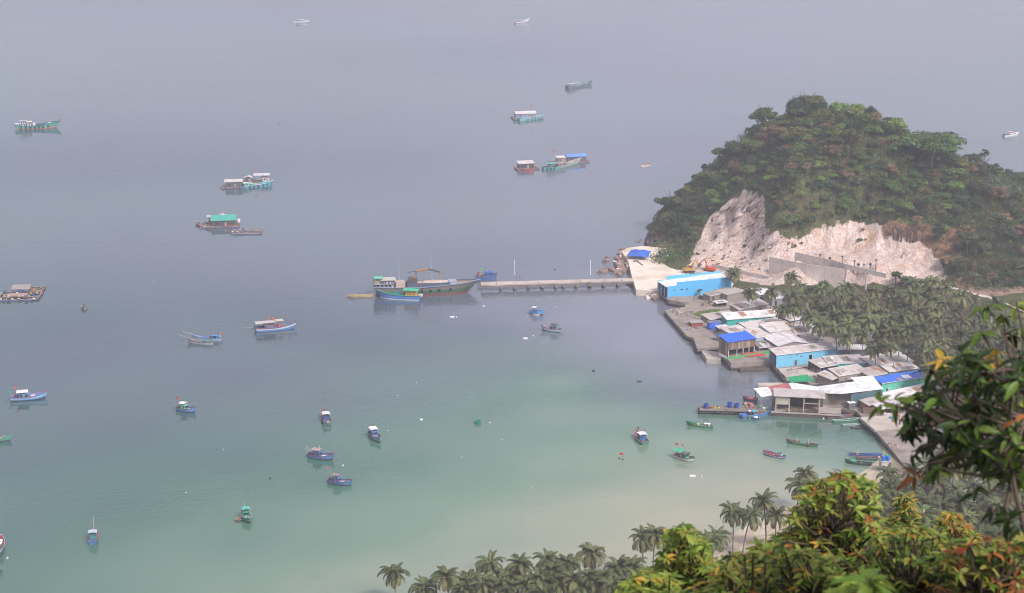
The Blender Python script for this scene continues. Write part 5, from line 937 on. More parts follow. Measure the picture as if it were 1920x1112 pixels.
boat('blue longboat moored before the white tank house', (1593,854), (1655,857), '#3a5a8c', '#4a6a9c', '#4a5a78', B=1.9, fb=.6, name='long_boat', group=MG, feats=[('box', .25, 0, .6, .6, .7, '#c8665a'), ('net', .12, 0, .7, '#33343c'), ('hatch', .4, .9, .6, .3, '#2f4f8c'), ('pole', .05, 0, -3.5, 1.2, .9, '#5a5a58'), ('ring', .3, .5, .9)], scale=.95)
boat('dark green longboat with pink rails beside the tank house', (1607,861), (1658,863), '#255a4c', '#9a6064', '#7a4a4c', B=1.8, fb=.6, name='long_boat', group=MG, feats=[('box', .55, 0, .6, .5, .4, '#4a6ea0'), ('box', .85, 0, .5, .5, .5, '#d2cfca')], scale=.95)
boat('dark hulled longboat with green hatch near the bottom right shore', (1633,873), (1583,867.5), '#27403c', '#3a4a48', '#5a5450', B=1.8, fb=.6, name='long_boat', group=MG, feats=[('hatch', .6, .82, .7, .5, '#2f9a70'), ('box', .4, 0, .8, .6, .3, '#9a6a5c'), ('net', .15, 0, .6, '#2c2c2e')], scale=.95)
# at the pier head
boat('blue hulled boat with green deck and orange cabin at the pier head', (786,562), (709,557.5), '#2f66b4', '#2f9a6a', '#2f9a6c', B=5.2, fb=1.9, bow=.55, stern=.05, sternw=.8, stripe='#5a8ac8', keel='#b8c4cc', name='fishing_boat', group='vessels at the pier head', depth=.25, feats=[('cabin', .1, .36, .72, 2.7, '#d29a38', '#3aa884', 7), ('canopy', .05, .42, .92, 3.1, '#3aae88'), ('box', .02, 0, 1.4, 1.8, .9, '#c4bcb4'), ('flag', .99, 0, .9, '#8a3038')])
cargo = boat('long rusty green cargo ship moored at the pier head', (712,553), (893,546.5), '#6f665f', '#5f6f86', '#b09c8c', B=9, fb=3.4, bow=.42, stern=.1, rake=.16, sternw=.75, stripe='#2c6049', srng=(.16, .56), keel='#7a4540', name='cargo_ship', group='vessels at the pier head', full=.72, depth=.12, draft=1.2, feats=[('hatch', .34, .80, .74, 1.3, '#4a5668'), ('box', .82, .0, 3.5, 4, 1.6, '#8f98a4'), ('cabin', .02, .17, .7, 2.0, '#8f959e', '#9a9490', 4), ('cabin', .09, .19, .6, 3.7, '#c2c0c2', '#b2aca6', 3), ('canopy', .0, .08, .6, 4.6, '#5ab49a'), ('box', .03, 0, 2.6, 3, 3.2, '#8f8a54'), ('rack', .01, .2, 2.8, '#2f62b8'), ('box', .26, 0, 4, 4.5, 2.6, '#b09a8c'), ('tyres', (.4, .5, .6, .7, .8), 1.3), ('mast', .265, 14, '#9a9da4'), ('mast', .635, 14, '#a4a7ae'), ('net', .75, -.2, 2.0, '#4fae9c')])
cx = cargo.matrix_world
sand_m = pmat('cargo_sand', '#b59f90', rough=.95, var=.12, scale=.6, bump=.5, bump_scale=2)
LC = (at(712, 553)-at(893, 546.5)).length
link('cargo_sand', blob_mesh('cargo_sand', sand_m, 5, LC*.22, 2.7, 1.0, .12, 3), cargo, loc=(LC*.07, 0, 4.7))
og = pmat('crane_ochre', '#a8703c', rough=.6, var=.2, dirt='#4a3a30', dirt_amt=.6)
MB().box(-LC*.17-1.5, -LC*.17+2.4, -1.6, 1.6, 5.2, 7.2).build('crane_body', CONC_D, cargo)
MB().tube([(-LC*.17+1.5, -.5, 7), (-LC*.12, -.5, 10.0), (-LC*.05, -.5, 10.6), (LC*.0, -.5, 10.9)], [.45, .5, .5, .4], 6).build('crane_boom', og, cargo); MB().bar((0, -.5, 10.9), (LC*.12, -.5, 9.4), .4, .6).build('crane_arm', CONC_D, cargo)
MB().bar((LC*.12, -.5, 9.4), (LC*.125, -.5, 6.4), .35, .35).build('crane_stick', og, cargo); MB().bar((-LC*.21, -.5, 9.6), (-LC*.13, -.5, 10.2), .3).build('crane_counter_arm', CONC_D, cargo)
MB().bar((-LC*.1, -4.6, 3.4), (-LC*.04, -4.2, 8.4), .3, .2).build('ladder', og, cargo)
boat('shallow yellow canoe drifting left of the pier head', (697,556), (651,557), '#b09a5c', '#b8a468', '#b8a468', B=1.9, fb=.6, bow=.25, stern=.7, name='canoe', group='vessels at the pier head', sternw=.3, depth=.2, draft=.2)
boat('blue cabin boat moored on the far side of the pier', (896,523.5), (932,521.5), '#2f5a94', '#8a4a48', '#7a6a64', B=3.4, fb=1.2, name='fishing_boat', group='vessels at the pier head', feats=[('cabin', .42, .8, .8, 2.4, '#2f66b4', '#2f62a8', 3), ('canopy', .12, .32, .8, 4.2, '#2f9a70'), ('net', .3, 0, 1.5, '#3a4a46'), ('net', .15, 0, 1.2, '#8a5a54'), ('box', .1, .2, 1, 1, 2.2, '#9a6a64'), ('mast', .3, 8, '#8a8a90'), ('mast', .5, 9, '#8a8a90'), ('rack', .05, .4, 3.4, '#6a6a6c')])
boat('orange and white speedboat leaving a wake near the headland', (1216,310.2), (1202,312.6), '#d8cfc8', '#c8784a', '#b8754f', B=2.2, fb=.6, bow=.4, name='speedboat', group=GF, feats=[('box', .4, 0, .9, 1.0, .7, '#c87848'), ('box', .04, 0, .5, .5, .8, '#2a2a2c')])

# ------------------------------------------------------------------ floating fish farms and houseboats
drum_b = pmat('float_drum_blue', '#2f559c', rough=.5, var=.12, dirt='#8a93a4', dirt_amt=.5)
DRUM = MB().lathe([(.30, -.45), (.32, -.2), (.32, .2), (.30, .45)], 10).mesh('float_drum', drum_b)
DRUMD = MB().lathe([(.30, -.45), (.32, -.2), (.32, .2), (.30, .45)], 10).mesh('float_drum', pmat('float_drum_dark', '#3a4650', rough=.6))
def raft(label, c_px, rz, Ln, W, name='fish_raft', cat='raft', hut=None, clutter=('#857a72', '#5f6f80', '#a59b92'), nclut=10, grid=(3, 2), dark=False, group='fish rafts and houseboats in the bay', deck=None):
    c = at(*c_px); o = empty(name, (c.x, c.y, 0), rz, label, cat, group)
    for j in range(grid[1]+1):
        y = -W/2+W*j/grid[1]; MB().box(-Ln/2, Ln/2, y-.35, y+.35, .45, .6).build('walkway', WOODL, o)
    for i in range(grid[0]+1):
        x = -Ln/2+Ln*i/grid[0]; MB().box(x-.3, x+.3, -W/2, W/2, .603, .7).build('walkway', WOOD, o)
    for j in (0, grid[1]):
        y = -W/2+W*j/grid[1]; n = int(Ln/1.15)
        for i in range(n): link('float_drum', DRUMD if (dark or random.random() < .2) else DRUM, o, loc=(-Ln/2+.6+i*(Ln-1.2)/max(1, n-1), y, .15), rot=(0, math.pi/2, 0))
    for i in (0, grid[0]):
        x = -Ln/2+Ln*i/grid[0]; n = int(W/1.3)
        for j in range(1, n): link('float_drum', DRUMD if dark else DRUM, o, loc=(x, -W/2+j*W/n, .15), rot=(math.pi/2, 0, 0))
    if deck: MB().box(deck[0], deck[1], deck[2], deck[3], .703, .8).build('deck', WOOD, o)
    for hh in (hut or ()):
        x0, x1, y0, y1, h, kind, wc, rc = hh[:8]; rise = hh[8] if len(hh) > 8 else .8
        hw = MB()
        if wc:
            hw.box(x0, x1, y0, y0+.1, .8, .8+h).box(x0, x1, y1-.1, y1, .8, .8+h).box(x0, x0+.1, y0+.101, y1-.101, .8, .8+h).box(x1-.1, x1, y0+.101, y1-.101, .8, .8+h)
            ho = hw.build('hut_wall', paint(wc), o); MB().box(x0+(x1-x0)*.55, x0+(x1-x0)*.55+.9, y0-.04, y0-.003, .82, 2.5).build('door', paint('#a89080'), ho); MB().box(x0+(x1-x0)*.2, x0+(x1-x0)*.2+.9, y0-.04, y0-.003, 1.5, 2.3).build('window', GLASS, ho)
        else:
            for x in (x0, (x0+x1)/2, x1):
                for y in (y0, y1): MB().tube([(x, y, .6), (x, y, .8+h)], .07, 5).build('post', WOOD, o)
        e = .4; z = .8+h+.005
        if kind == 'gable':
            ym = (y0+y1)/2
            for a, b, za, zb in ((y0-e, ym-.004, z-.1, z+rise), (ym+.004, y1+e, z+rise, z-.1)):
                r = MB(); extr(r, [(x0-e, a, za), (x1+e, a, za), (x1+e, b, zb), (x0-e, b, zb)], (0, 0, .07)); r.build('roof', sheet(rc), o)
            if wc:
                for x in (x0+.02, x1-.1): g = MB(); extr(g, [(x, y0+.1, z-.02), (x, y1-.1, z-.02), (x, ym, z+rise-.1)], (.08, 0, 0)); g.build('gable_wall', paint(wc), o)
        elif kind == 'gablex':
            xm = (x0+x1)/2
            for a, b, za, zb in ((x0-e, xm-.004, z-.1, z+rise), (xm+.004, x1+e, z+rise, z-.1)):
                r = MB(); extr(r, [(a, y0-e, za), (b, y0-e, zb), (b, y1+e, zb), (a, y1+e, za)], (0, 0, .07)); r.build('roof', sheet(rc), o)
        elif kind == 'slats':
            for i in range(6): y = y0+(y1-y0)*i/5; MB().bar((x0-e, y, z+.12*i), (x1+e, y, z+.12*i), .5, .1).build('slat', CONC_P, o)
            MB().bar((x0, y0, z-.1), (x0, y1, z+.5), .15).bar((x1, y0, z-.1), (x1, y1, z+.5), .15).build('roof_frame', WOOD, o)
        else:
            r = MB(); extr(r, [(x0-e, y0-e, z), (x1+e, y0-e, z), (x1+e, y1+e, z+rise), (x0-e, y1+e, z+rise)], (0, 0, .07)); r.build('roof', sheet(rc), o)
    for i in range(int(nclut*1.8)):
        cc = random.choice(clutter); s_ = random.uniform(.3, .6); gx_ = random.randint(0, grid[0]); t = random.random()
        if random.random() < .5: x, y = -Ln/2+Ln*gx_/grid[0], (t-.5)*W*.9
        else: x, y = (t-.5)*Ln*.9, -W/2+W*random.randint(0, grid[1])/grid[1]
        m = pmat('clutter_'+cc[1:], cc, rough=.7, var=.2)
        if random.random() < .5: MB().box(-s_, s_, -s_*.6, s_*.6, 0, s_).build('crate', m, o, loc=(x, y, .702))
        elif random.random() < .6: link('net_bundle', blob_mesh('net_bundle', m, i*3.1+Ln, s_*1.2, s_, s_*.7, .3, 2), o, loc=(x, y, .9))
        else: MB().tube([(x, y, .7), (x, y, random.uniform(1.8, 3.2))], .05, 5).build('stake', WOOD, o)
    return o
def flag_on(o, x, y, z, h):
    po = MB().tube([(x, y, z), (x, y, z+h)], .05, 5).build('flagpole', WOODL, o); fm = pmat('flag_c8202a', RED, rough=.7, var=.06)
    f = MB(); f.v = [(x-.05, y, z+h), (x-1.1, y+.15, z+h-.1), (x-1.1, y+.1, z+h-.8), (x-.05, y, z+h-.7)]; f.f = [(0, 1, 2, 3)]; f.build('flag', fm, po)
r_ = raft('houseboat raft with a wide pale roof, right of centre far out', (988,222), R(12), 20, 11, 'houseboat', 'houseboat', hut=[(-8, 6, -1, 5, 2.6, 'gable', '#7d8088', '#b9b3b2', 1.3)], nclut=16, clutter=('#b5514a', '#5f7fa8', '#857a72', '#3f8f90'), deck=(-9.5, 9.5, -5, 5)); flag_on(r_, 4, 2, 4, 5)
boat('turquoise bowed boat moored against the wide pale roofed houseboat', (972,227.5), (1021,221.5), '#4aa49c', '#8ab4c0', '#8a8a86', B=4.2, fb=1.1, bow=1.0, group=GF, feats=[('cabin', .05, .35, .8, 1.8, '#c0ccd4', '#5a94c0', 3), ('box', .5, .2, 1, 1, .7, '#c86a7c'), ('box', .62, -.2, 1, 1, .8, '#3a70b0'), ('box', .74, 0, 2, 1.2, .7, '#b83a44'), ('tyres', (.3, .5, .65, .8), 1.0)], scale=.9)
r_ = raft('hut raft with a pale sloping roof beside a red boat', (988,317), R(15), 13, 8, 'houseboat', 'houseboat', hut=[(-5, 4, -1, 3.2, 2.6, 'lean', '#4a4c52', '#b4ada8', 1.0)], nclut=10, clutter=('#b07a44', '#857a72', '#3a4a50'), deck=(-6.2, 6.2, -3.5, 3.6))
boat('small red hulled boat moored before the pale roofed hut raft', (978,320), (1000,321.5), '#b04a44', '#8a5a50', '#3f7a6c', B=2.4, fb=.9, group=GF, feats=[('net', .4, 0, .8, '#3f7a6c'), ('box', .6, 0, .6, .6, .7, '#8a8a86')])
r_ = raft('long houseboat raft with a blue tarpaulin roof', (1066,305), R(16), 24, 8, 'houseboat', 'houseboat', hut=[(-1, 10.5, -1, 3.6, 2.8, 'gable', '#5c5a62', '#5a84c8', 1.2), (-7, -1.4, -.5, 3, 2.4, 'lean', '#8a8280', '#b8b2a8', .6)], nclut=12, clutter=('#c86a9c', '#b5514a', '#3a70b0', '#857a72'), deck=(-11, 11, -3.4, 3.8)); flag_on(r_, -8, 2, 3, 4)
boat('turquoise shed boat in front of the blue roofed houseboat', (1019,318), (1052,316), '#3f9a98', '#6ab0ac', '#7fa8a4', B=4.4, fb=1.2, bow=.4, sternw=.9, group=GF, feats=[('canopy', .15, .8, .95, 3.0, '#58a4a0'), ('cabin', .3, .6, .6, 1.6, '#7a8084', '#6a9a98', 2), ('tyres', (.2, .4, .6), 1.1)])
boat('grey wooden boat with yellow panel before the blue roofed houseboat', (1042,317), (1092,304), '#8f938c', '#a8aaa4', '#9a8a7c', B=4.0, fb=1.3, bow=1.0, group=GF, keel='#3a8a70', feats=[('cabin', .05, .3, .8, 2.0, '#c09a58', '#8a8a88', 2), ('box', .34, 0, 1, 1, 1.6, '#2f5a94'), ('net', .5, 0, 1.0, '#7a7a76'), ('box', .7, 0, 1, .8, .5, '#c4c4c0')], scale=.85)
raft('dark walled hut raft with white roof, left part of the upper left cluster', (437,352), R(8), 13, 6, 'houseboat', 'houseboat', hut=[(-4.2, 5, -1.5, 2.4, 2.7, 'lean', '#55565c', '#b6b1ae', .7)], nclut=8, clutter=('#2f62b8', '#857a72', '#a88f80'), deck=(-6, 6, -2.7, 2.8))
r_ = raft('open shed raft with white roof behind a turquoise boat, upper left cluster', (482,343), R(4), 16, 7, 'houseboat', 'houseboat', hut=[(-7, -2.5, -1, 2.6, 2.2, 'gablex', '#6a6e74', '#b6b0b2', .9), (-1.5, 6.8, -1, 2.8, 3.6, 'lean', None, '#b9b3b4', .4), (3, 6.8, 0, 2.5, 3.0, 'lean', '#c4bfc0', '#6a6a70', .3)], nclut=12, clutter=('#b5454e', '#c9a05a', '#2f62b8', '#857a72'), deck=(-7.5, 7.5, -3, 3.2)); flag_on(r_, 0, 1, 4, 4)
boat('turquoise boat with pink hatch moored at the upper left raft cluster', (456,352.5), (513,347), '#3f98a8', '#8cc4c4', '#8fb8b4', B=4.0, fb=1.2, bow=1.0, group=GF, feats=[('cabin', .06, .3, .8, 1.6, '#8cc0b8', '#a4ccc4', 2), ('canopy', .0, .16, .9, 2.2, '#b8d0cc'), ('hatch', .42, .66, .5, .3, '#c08490'), ('tyres', (.2, .34, .5, .7, .82), 1.1)], scale=.9)
r_ = raft('fish farm hut raft with a teal tarpaulin roof', (412,423), R(8), 19, 12, 'fish_farm', 'fish farm', hut=[(-4, 8, -4, 2.5, 2.6, 'lean', '#4c4a4e', '#3f9a88', 1.4), (-6, -2, 2.8, 5, 3.0, 'lean', '#8a8a86', '#b8b2ac', .4), (-1, 4, 2.8, 5.2, 3.2, 'gablex', '#77706c', '#bdb6b0', 1.0)], nclut=16, clutter=('#b8444c', '#2f62b8', '#857a72', '#6a6a6c'), deck=(-6, 9, -5.6, 5.6)); MB().box(9.0, 10.2, 0, 1.2, 1.2, 3.0).build('white_tank', WHITE, r_)
boat('low grey boat moored left of the teal roofed fish farm', (392,429), (367,420), '#6a6462', '#b8b0a8', '#7a6c66', B=3.0, fb=.7, group=GF, feats=[('hatch', .2, .5, .7, .2, '#8a7f78'), ('box', .7, 0, .8, .8, .5, '#a85a50')], name='long_boat')
raft('open fish cage raft of blue drums beside the teal roofed fish farm', (463,436), R(4), 14, 9, 'fish_cage', 'fish cage', nclut=12, clutter=('#857a72', '#6d645e', '#c4bcb4', '#2f559c'), grid=(3, 3))
r_ = raft('cluttered fish raft with an open slatted roof at the left edge', (38,556), R(5), 17, 14, 'fish_farm', 'fish farm', hut=[(-3.5, 3.5, 1.5, 6, 2.2, 'slats', None, '#8a8a8a')], nclut=40, clutter=('#a58a80', '#8d7a70', '#c0b8b0', '#2f559c', '#b8653c', '#3a3c44'), grid=(4, 3), deck=(-7, 4, -3.5, 1.0)); link('net_heap', blob_mesh('net_heap', pmat('net_pinkbrown', '#9a8078', rough=.95, var=.3, scale=3), 8, 5.0, 1.5, .9, .3, 3), r_, loc=(-1, -1.5, 1.0))
raft('dark cage corner of the cluttered raft at the left edge', (68,546), R(5), 6, 12, 'fish_cage', 'fish cage', nclut=5, grid=(2, 3), dark=True)

# small floats -------------------------------------------------------------------
foam = pmat('white_foam', '#d9d7d2', rough=.7, var=.06)
def floatb(label, px, py, sx, sy, sz, m=foam, rz=.2, nm='foam_float', cat='float'):
    p = at(px, py); bm = bmesh.new(); bmesh.ops.create_cube(bm, size=1)
    bmesh.ops.scale(bm, vec=(sx, sy, sz), verts=bm.verts); bmesh.ops.bevel(bm, geom=bm.edges[:], offset=min(sx, sy, sz)*.22, segments=2, affect='EDGES')
    me = bpy.data.meshes.new(nm); bm.to_mesh(me); bm.free(); me.materials.append(m)
    o = link(nm, me, loc=(p.x, p.y, sz*.25), rot=(0, .05, rz)); tag(o, label, cat, 'small floats on the water')
for a in (('white foam block floating below the pier head, right of the cargo ship', 848, 595, 1.9, .7, .6), ('small grey float beside the foam block below the cargo ship', 856, 595, .5, .5, .5), ('white foam bar floating left of the pink railed boat', 985, 635, 1.8, .8, .6), ('white ball float above the foam bar', 1000, 630, .5, .5, .5), ('white foam float alone in mid bay', 790, 787.5, 1.0, .7, .6), ('small white float right of the green drum', 918, 793, .5, .5, .5), ('flat white float below the green canopied boat', 1298, 893, 2.0, .8, .5), ('small pale float right of the flat white float', 1315, 894, .5, .5, .5), ('pale yellow mooring buoy at the lower left boat', 14, 1047, .5, .5, .5), ('white mooring buoy between the middle blue boats', 643, 873, .5, .5, .4), ('white float near the dock hall', 1544, 785, .6, .5, .5), ('small white float by the dock hall corner', 1478, 780, .5, .4, .4), ('pale float off the pier, near the cargo ship bow', 907, 574.5, .9, .5, .4)): floatb(*a)
_b = bmesh.new(); bmesh.ops.create_icosphere(_b, subdivisions=2, radius=.16); bmesh.ops.scale(_b, vec=(1.3, 1, .8), verts=_b.verts); FL_ME = bpy.data.meshes.new('foam_float'); _b.to_mesh(FL_ME); _b.free(); FL_ME.materials.append(foam)
dkf = pmat('dark_float', '#3a3836', rough=.8)
for a in (('dark barrel float off the waterfront sheds', 1113, 696, 1.1, .6, .6), ('dark low float nearer the waterfront sheds', 1199, 715.5, 1.8, .5, .4), ('black ball beside the flag buoy', 1161, 860, .45, .45, .45), ('dark float beyond the pier', 1040, 506, .5, .5, .5), ('dark float in the open water beyond the fish farms', 522, 233, .7, .7, .7), ('dark buoy left of the nearest middle boat', 507, 897, .5, .5, .5)): floatb(*a, m=dkf)
p = at(896, 794); o = empty('drum_float', (p.x, p.y, 0), 0, 'green open topped drum floating in mid bay', 'drum'); gm_ = pmat('drum_green', '#2c7a64', rough=.5, var=.1)
MB().lathe([(1.05, -.4), (1.1, .9), (1.0, .9), (.98, .5), (.02, .48)], 18).build('shell', gm_, o); torus(1.06, .07, 18, 5).build('rim', gm_, o, loc=(0, 0, .9))
p = at(1168, 862); o = empty('flag_buoy', (p.x, p.y, 0), 0, 'red flag on a slim buoy pole', 'flag buoy'); MB().tube([(0, 0, -.5), (0, 0, 2.4)], .05, 5).build('pole', WOOD, o); flag_on(o, 0, 0, .6, 1.8); MB().lathe([(.05, -.1), (.22, .05), (.22, .25), (.05, .4)], 10).build('float', dkf, o)
p = at(447, 976); o = empty('coracle', (p.x, p.y, 0), 0, 'dark round basket boat tied beside the dark green boat', 'basket boat')
MB().lathe([(.4, -.2), (.95, .1), (1.05, .5), (.97, .5), (.85, .2), (.02, .1)], 18).build('shell', WOOD, o); torus(1.02, .06, 18, 5).build('rim', WOODL, o, loc=(0, 0, .5)); MB().bar((-.9, 0, .4), (.9, 0, .4), .25, .06).build('thwart', WOODL, o)
p = at(1417, 785); o = empty('coracle', (p.x, p.y, 0), 0, 'blue round basket boat holding white sacks at the dark dock', 'basket boat')
MB().lathe([(.6, -.2), (1.25, .1), (1.35, .6), (1.25, .6), (1.1, .25), (.02, .15)], 18).build('shell', paint('#2f5c8c'), o); torus(1.3, .07, 18, 5).build('rim', paint('#6a8aa0'), o, loc=(0, 0, .6)); link('sacks', blob_mesh('sacks', foam, 4, .9, .7, .45, .3, 2), o, loc=(0, 0, .5))

for i in range(20):
    px, py = random.choice([(random.uniform(200, 1250), random.uniform(560, 960)), (random.uniform(100, 1100), random.uniform(250, 800))])
    p = at(px, py); o = link('foam_float', FL_ME, loc=(p.x, p.y, .05), rot=(0, 0, i)); tag(o, 'tiny white fishing float dotted over the open bay', 'float', 'tiny floats over the bay')
# wakes: churned foam lines on the water -----------------------------------------
fm_, N, L, B_ = node_mat('wake_foam'); B_.inputs['Base Color'].default_value = (.62, .64, .66, 1); B_.inputs['Roughness'].default_value = .6
def wake(label, pts, w0, w1, seed):
    P = [at(*q) for q in pts]; mb = MB(); r2 = random.Random(seed)
    for k in range(len(P)-1):
        n = 26
        for i in range(n):
            t = (k+i/n)/(len(P)-1); p = P[k].lerp(P[k+1], i/n); w = w0+(w1-w0)*t
            if r2.random() < .25+.5*t: continue
            d = (P[k+1]-P[k]).normalized(); nn = Vector((-d.y, d.x, 0)); l = (P[k+1]-P[k]).length/n*.8
            c = p+nn*r2.uniform(-.4, .4)*w; h = w*r2.uniform(.25, .6)
            mb.add([c-nn*h*.5+Vector((0, 0, .02)), c+d*l*.5-nn*h*.2+Vector((0, 0, .02)), c+d*l+Vector((0, 0, .03)), c+d*l*.4+nn*h*.5+Vector((0, 0, .03))], [(0, 1, 2, 3)])
    tag(mb.build('wake_foam', fm_), label, kind='stuff')
wake('white wake trailing from the speedboat', [(1216,311), (1232,306), (1262,299)], 1.4, .5, 1)
wake('second arm of the speedboat wake', [(1201,314), (1215,315), (1240,308)], .8, .4, 2)
wake('foam at the bow of the running open boat', [(148,581), (155,586), (160,587), (168,581)], .8, .8, 3)

# people ------------------------------------------------------------------------
def person(label, loc, rz, shirt, legs, sit=False, hat=None):
    o = empty('person', loc, rz, label, 'person')
    def skin(name, verts, edges, radii, m, sub=1):
        me = bpy.data.meshes.new(name); me.from_pydata(verts, edges, []); me.materials.append(m)
        ob = link(name, me, o); ob.modifiers.new('s', 'SKIN'); ob.modifiers.new('u', 'SUBSURF').levels = sub; ob.modifiers['u'].render_levels = sub
        for v, r in zip(me.skin_vertices[0].data, radii): v.radius = (r, r)
        me.skin_vertices[0].data[0].use_root = True; return ob
    if sit: hip = .45; kn = [(.42, .12, .46), (.42, -.12, .46)]; an = [(.45, .12, .06), (.45, -.12, .06)]
    else: hip = .92; kn = [(.04, .11, .5), (.02, -.11, .5)]; an = [(.0, .12, .07), (-.02, -.12, .07)]
    sh = hip+.52; hd = hip+.70
    V = [(0, 0, hip), (0, 0, hip+.25), (0, 0, sh), (0, 0, sh+.1), (.02, 0, hd), (.02, 0, hd+.13), (.0, .2, sh-.03), (.06, .26, sh-.3), (.2, .22, sh-.5), (.0, -.2, sh-.03), (.04, -.27, sh-.3), (.16, -.24, sh-.52), (0, .1, hip-.04), kn[0], an[0], (an[0][0]+.14, .12, .04), (0, -.1, hip-.04), kn[1], an[1], (an[1][0]+.14, -.12, .04)]
    E = [(0, 1), (1, 2), (2, 3), (3, 4), (4, 5), (2, 6), (6, 7), (7, 8), (2, 9), (9, 10), (10, 11), (0, 12), (12, 13), (13, 14), (14, 15), (0, 16), (16, 17), (17, 18), (18, 19)]
    Rr = [.13, .12, .13, .055, .095, .08, .06, .045, .04, .06, .045, .04, .085, .06, .04, .04, .085, .06, .04, .04]
    skin('body', V, E, Rr, SKIN)
    skin('shirt', [(0, 0, hip-.03), (0, 0, hip+.25), (0, 0, sh+.0), (0, .21, sh-.03), (.05, .26, sh-.24), (0, -.21, sh-.03), (.03, -.27, sh-.24)], [(0, 1), (1, 2), (2, 3), (3, 4), (2, 5), (5, 6)], [.16, .15, .155, .085, .07, .085, .07], paint(shirt))
    skin('trousers', [(0, 0, hip), (0, .1, hip-.05), kn[0], (an[0][0], .12, .16), (0, -.1, hip-.05), kn[1], (an[1][0], -.12, .16)], [(0, 1), (1, 2), (2, 3), (0, 4), (4, 5), (5, 6)], [.155, .11, .085, .065, .11, .085, .065], paint(legs))
    link('hair', blob_mesh('hair', DARK, 2, .1, .1, .08, .05, 2), o, loc=(.0, 0, hd+.12))
    if hat: MB().lathe([(.22, 0), (.05, .14), (.01, .16)], 12).build('hat', paint(hat), o, loc=(.0, 0, hd+.14))
    return o
p = at(158, 578); person('person in dark clothes standing in the little running boat', (p.x, p.y, .3), R(-90), '#3a3c44', '#2c2e34')
p = at(1213, 310.6); person('person in dark clothes sitting at the stern of the speedboat', (p.x, p.y, .5), R(190), '#2a2c34', '#2c2e34', True)
p = at(1207, 311.6); person('person in an orange vest sitting in the speedboat', (p.x, p.y, .5), R(190), '#c8703c', '#3a4a60', True)
p = at(1903, 252.6); person('person standing in the bow of the pink canopied boat', (p.x, p.y, .6), R(160), '#2c2e34', '#3a3438')
p = at(1687, 797, 2.5); person('person in a dark red shirt standing on the quay apron', (p.x, p.y, 2.5), R(200), '#7a3038', '#2c2e38')
p = at(968, 523, 2.8); person('person in a grey shirt sitting on the pier deck', (p.x, p.y, 2.8), R(-80), '#6a6468', '#3a3a42', True)
p = at(975, 523.5, 2.8); person('person in a brown shirt standing on the pier deck', (p.x, p.y, 2.8), R(-100), '#7a5a50', '#3a3a42')
# ------------------------------------------------------------------ vegetation
def leafm(name, col, rand=1.0, trans=.25, var=.28): return pmat(name, col, rough=.6, var=var, scale=.9, spec=.25, rand=rand, trans=trans)
FOL = {k: leafm('foliage_'+k, c) for k, c in dict(dark='#3b5030', mid='#506634', bright='#6c863f', rust='#776248', grey='#566045', dry='#92785f', olive='#666a36').items()}
BARK = pmat('bark', '#544a40', rough=.9, var=.25, scale=2)
BARKL = pmat('pale_bark', '#7a6f64', rough=.9, var=.2, scale=2)
def rand_unit(n, r=rng):
    v = r.normal(size=(n, 3)); return v/np.linalg.norm(v, axis=1)[:, None]
def quads_mesh(name, P, nrm, size, mat, r=rng, aspect=.62, extra=None):
    n = len(P); a = np.cross(nrm, rand_unit(n, r)); a /= np.linalg.norm(a, axis=1)[:, None]+1e-9; b = np.cross(nrm, a)
    s = np.asarray(size).reshape(-1, 1)*np.ones((n, 1))
    V = np.stack([P-a*s, P-b*s*aspect+nrm*s*.12, P+a*s, P+b*s*aspect+nrm*s*.12], 1).reshape(-1, 3); F = np.arange(4*n).reshape(n, 4)
    if extra is not None: F2 = extra[1]+len(V); V = np.concatenate([V, extra[0]]); 
    me = bpy.data.meshes.new(name); me.vertices.add(len(V)); me.vertices.foreach_set('co', V.ravel())
    loops = F.ravel(); starts = np.arange(0, 4*n, 4); tot = np.full(n, 4)
    if extra is not None: loops = np.concatenate([loops, F2.ravel()]); starts = np.concatenate([starts, 4*n+np.arange(0, F2.size, 3)]); tot = np.concatenate([tot, np.full(len(F2), 3)])
    me.loops.add(len(loops)); me.loops.foreach_set('vertex_index', loops.astype(np.int32)); me.polygons.add(len(starts)); me.polygons.foreach_set('loop_start', starts.astype(np.int32)); me.polygons.foreach_set('loop_total', tot.astype(np.int32))
    me.materials.append(mat); me.update(); me.validate(); return me
def ico(sub=1):
    bm = bmesh.new(); bmesh.ops.create_icosphere(bm, subdivisions=sub, radius=1); v = np.array([p.co[:] for p in bm.verts]); f = np.array([[q.index for q in fc.verts] for fc in bm.faces]); bm.free(); return v, f
ICO_V, ICO_F = ico(1)
def crown_mesh(name, mat, seed, clumps=14, per=75, shape=(1, 1, .75), clump_r=(.28, .48), leaf=(.07, .12), hollow=.35, core=True):
    r = np.random.default_rng(seed); C = []
    for i in range(clumps):
        d = rand_unit(1, r)[0]; d[2] = abs(d[2])*.9-.15; k = (hollow+(1-hollow)*r.random()**.6)*.72; C.append((d*k*np.array(shape), r.uniform(*clump_r)))
    Ps, Ns, Ss, EV, EF = [], [], [], [], []
    for i, (c, q) in enumerate(C):
        n = int(per*r.uniform(.7, 1.3)); u = rand_unit(n, r); u[:, 2] = np.where(u[:, 2] < -.3, -u[:, 2], u[:, 2])
        P = c+u*q*r.uniform(.7, 1.1, (n, 1))*np.array((1, 1, .8)); nn = u*.7+rand_unit(n, r)*.8; nn /= np.linalg.norm(nn, axis=1)[:, None]
        Ps.append(P); Ns.append(nn); Ss.append(r.uniform(*leaf, n))
        if core: EV.append(c+ICO_V*q*.68*np.array((1, 1, .8))); EF.append(ICO_F+i*len(ICO_V))
    ex = (np.concatenate(EV), np.concatenate(EF)) if core else None
    return quads_mesh(name, np.concatenate(Ps), np.concatenate(Ns), np.concatenate(Ss), mat, r, extra=ex)
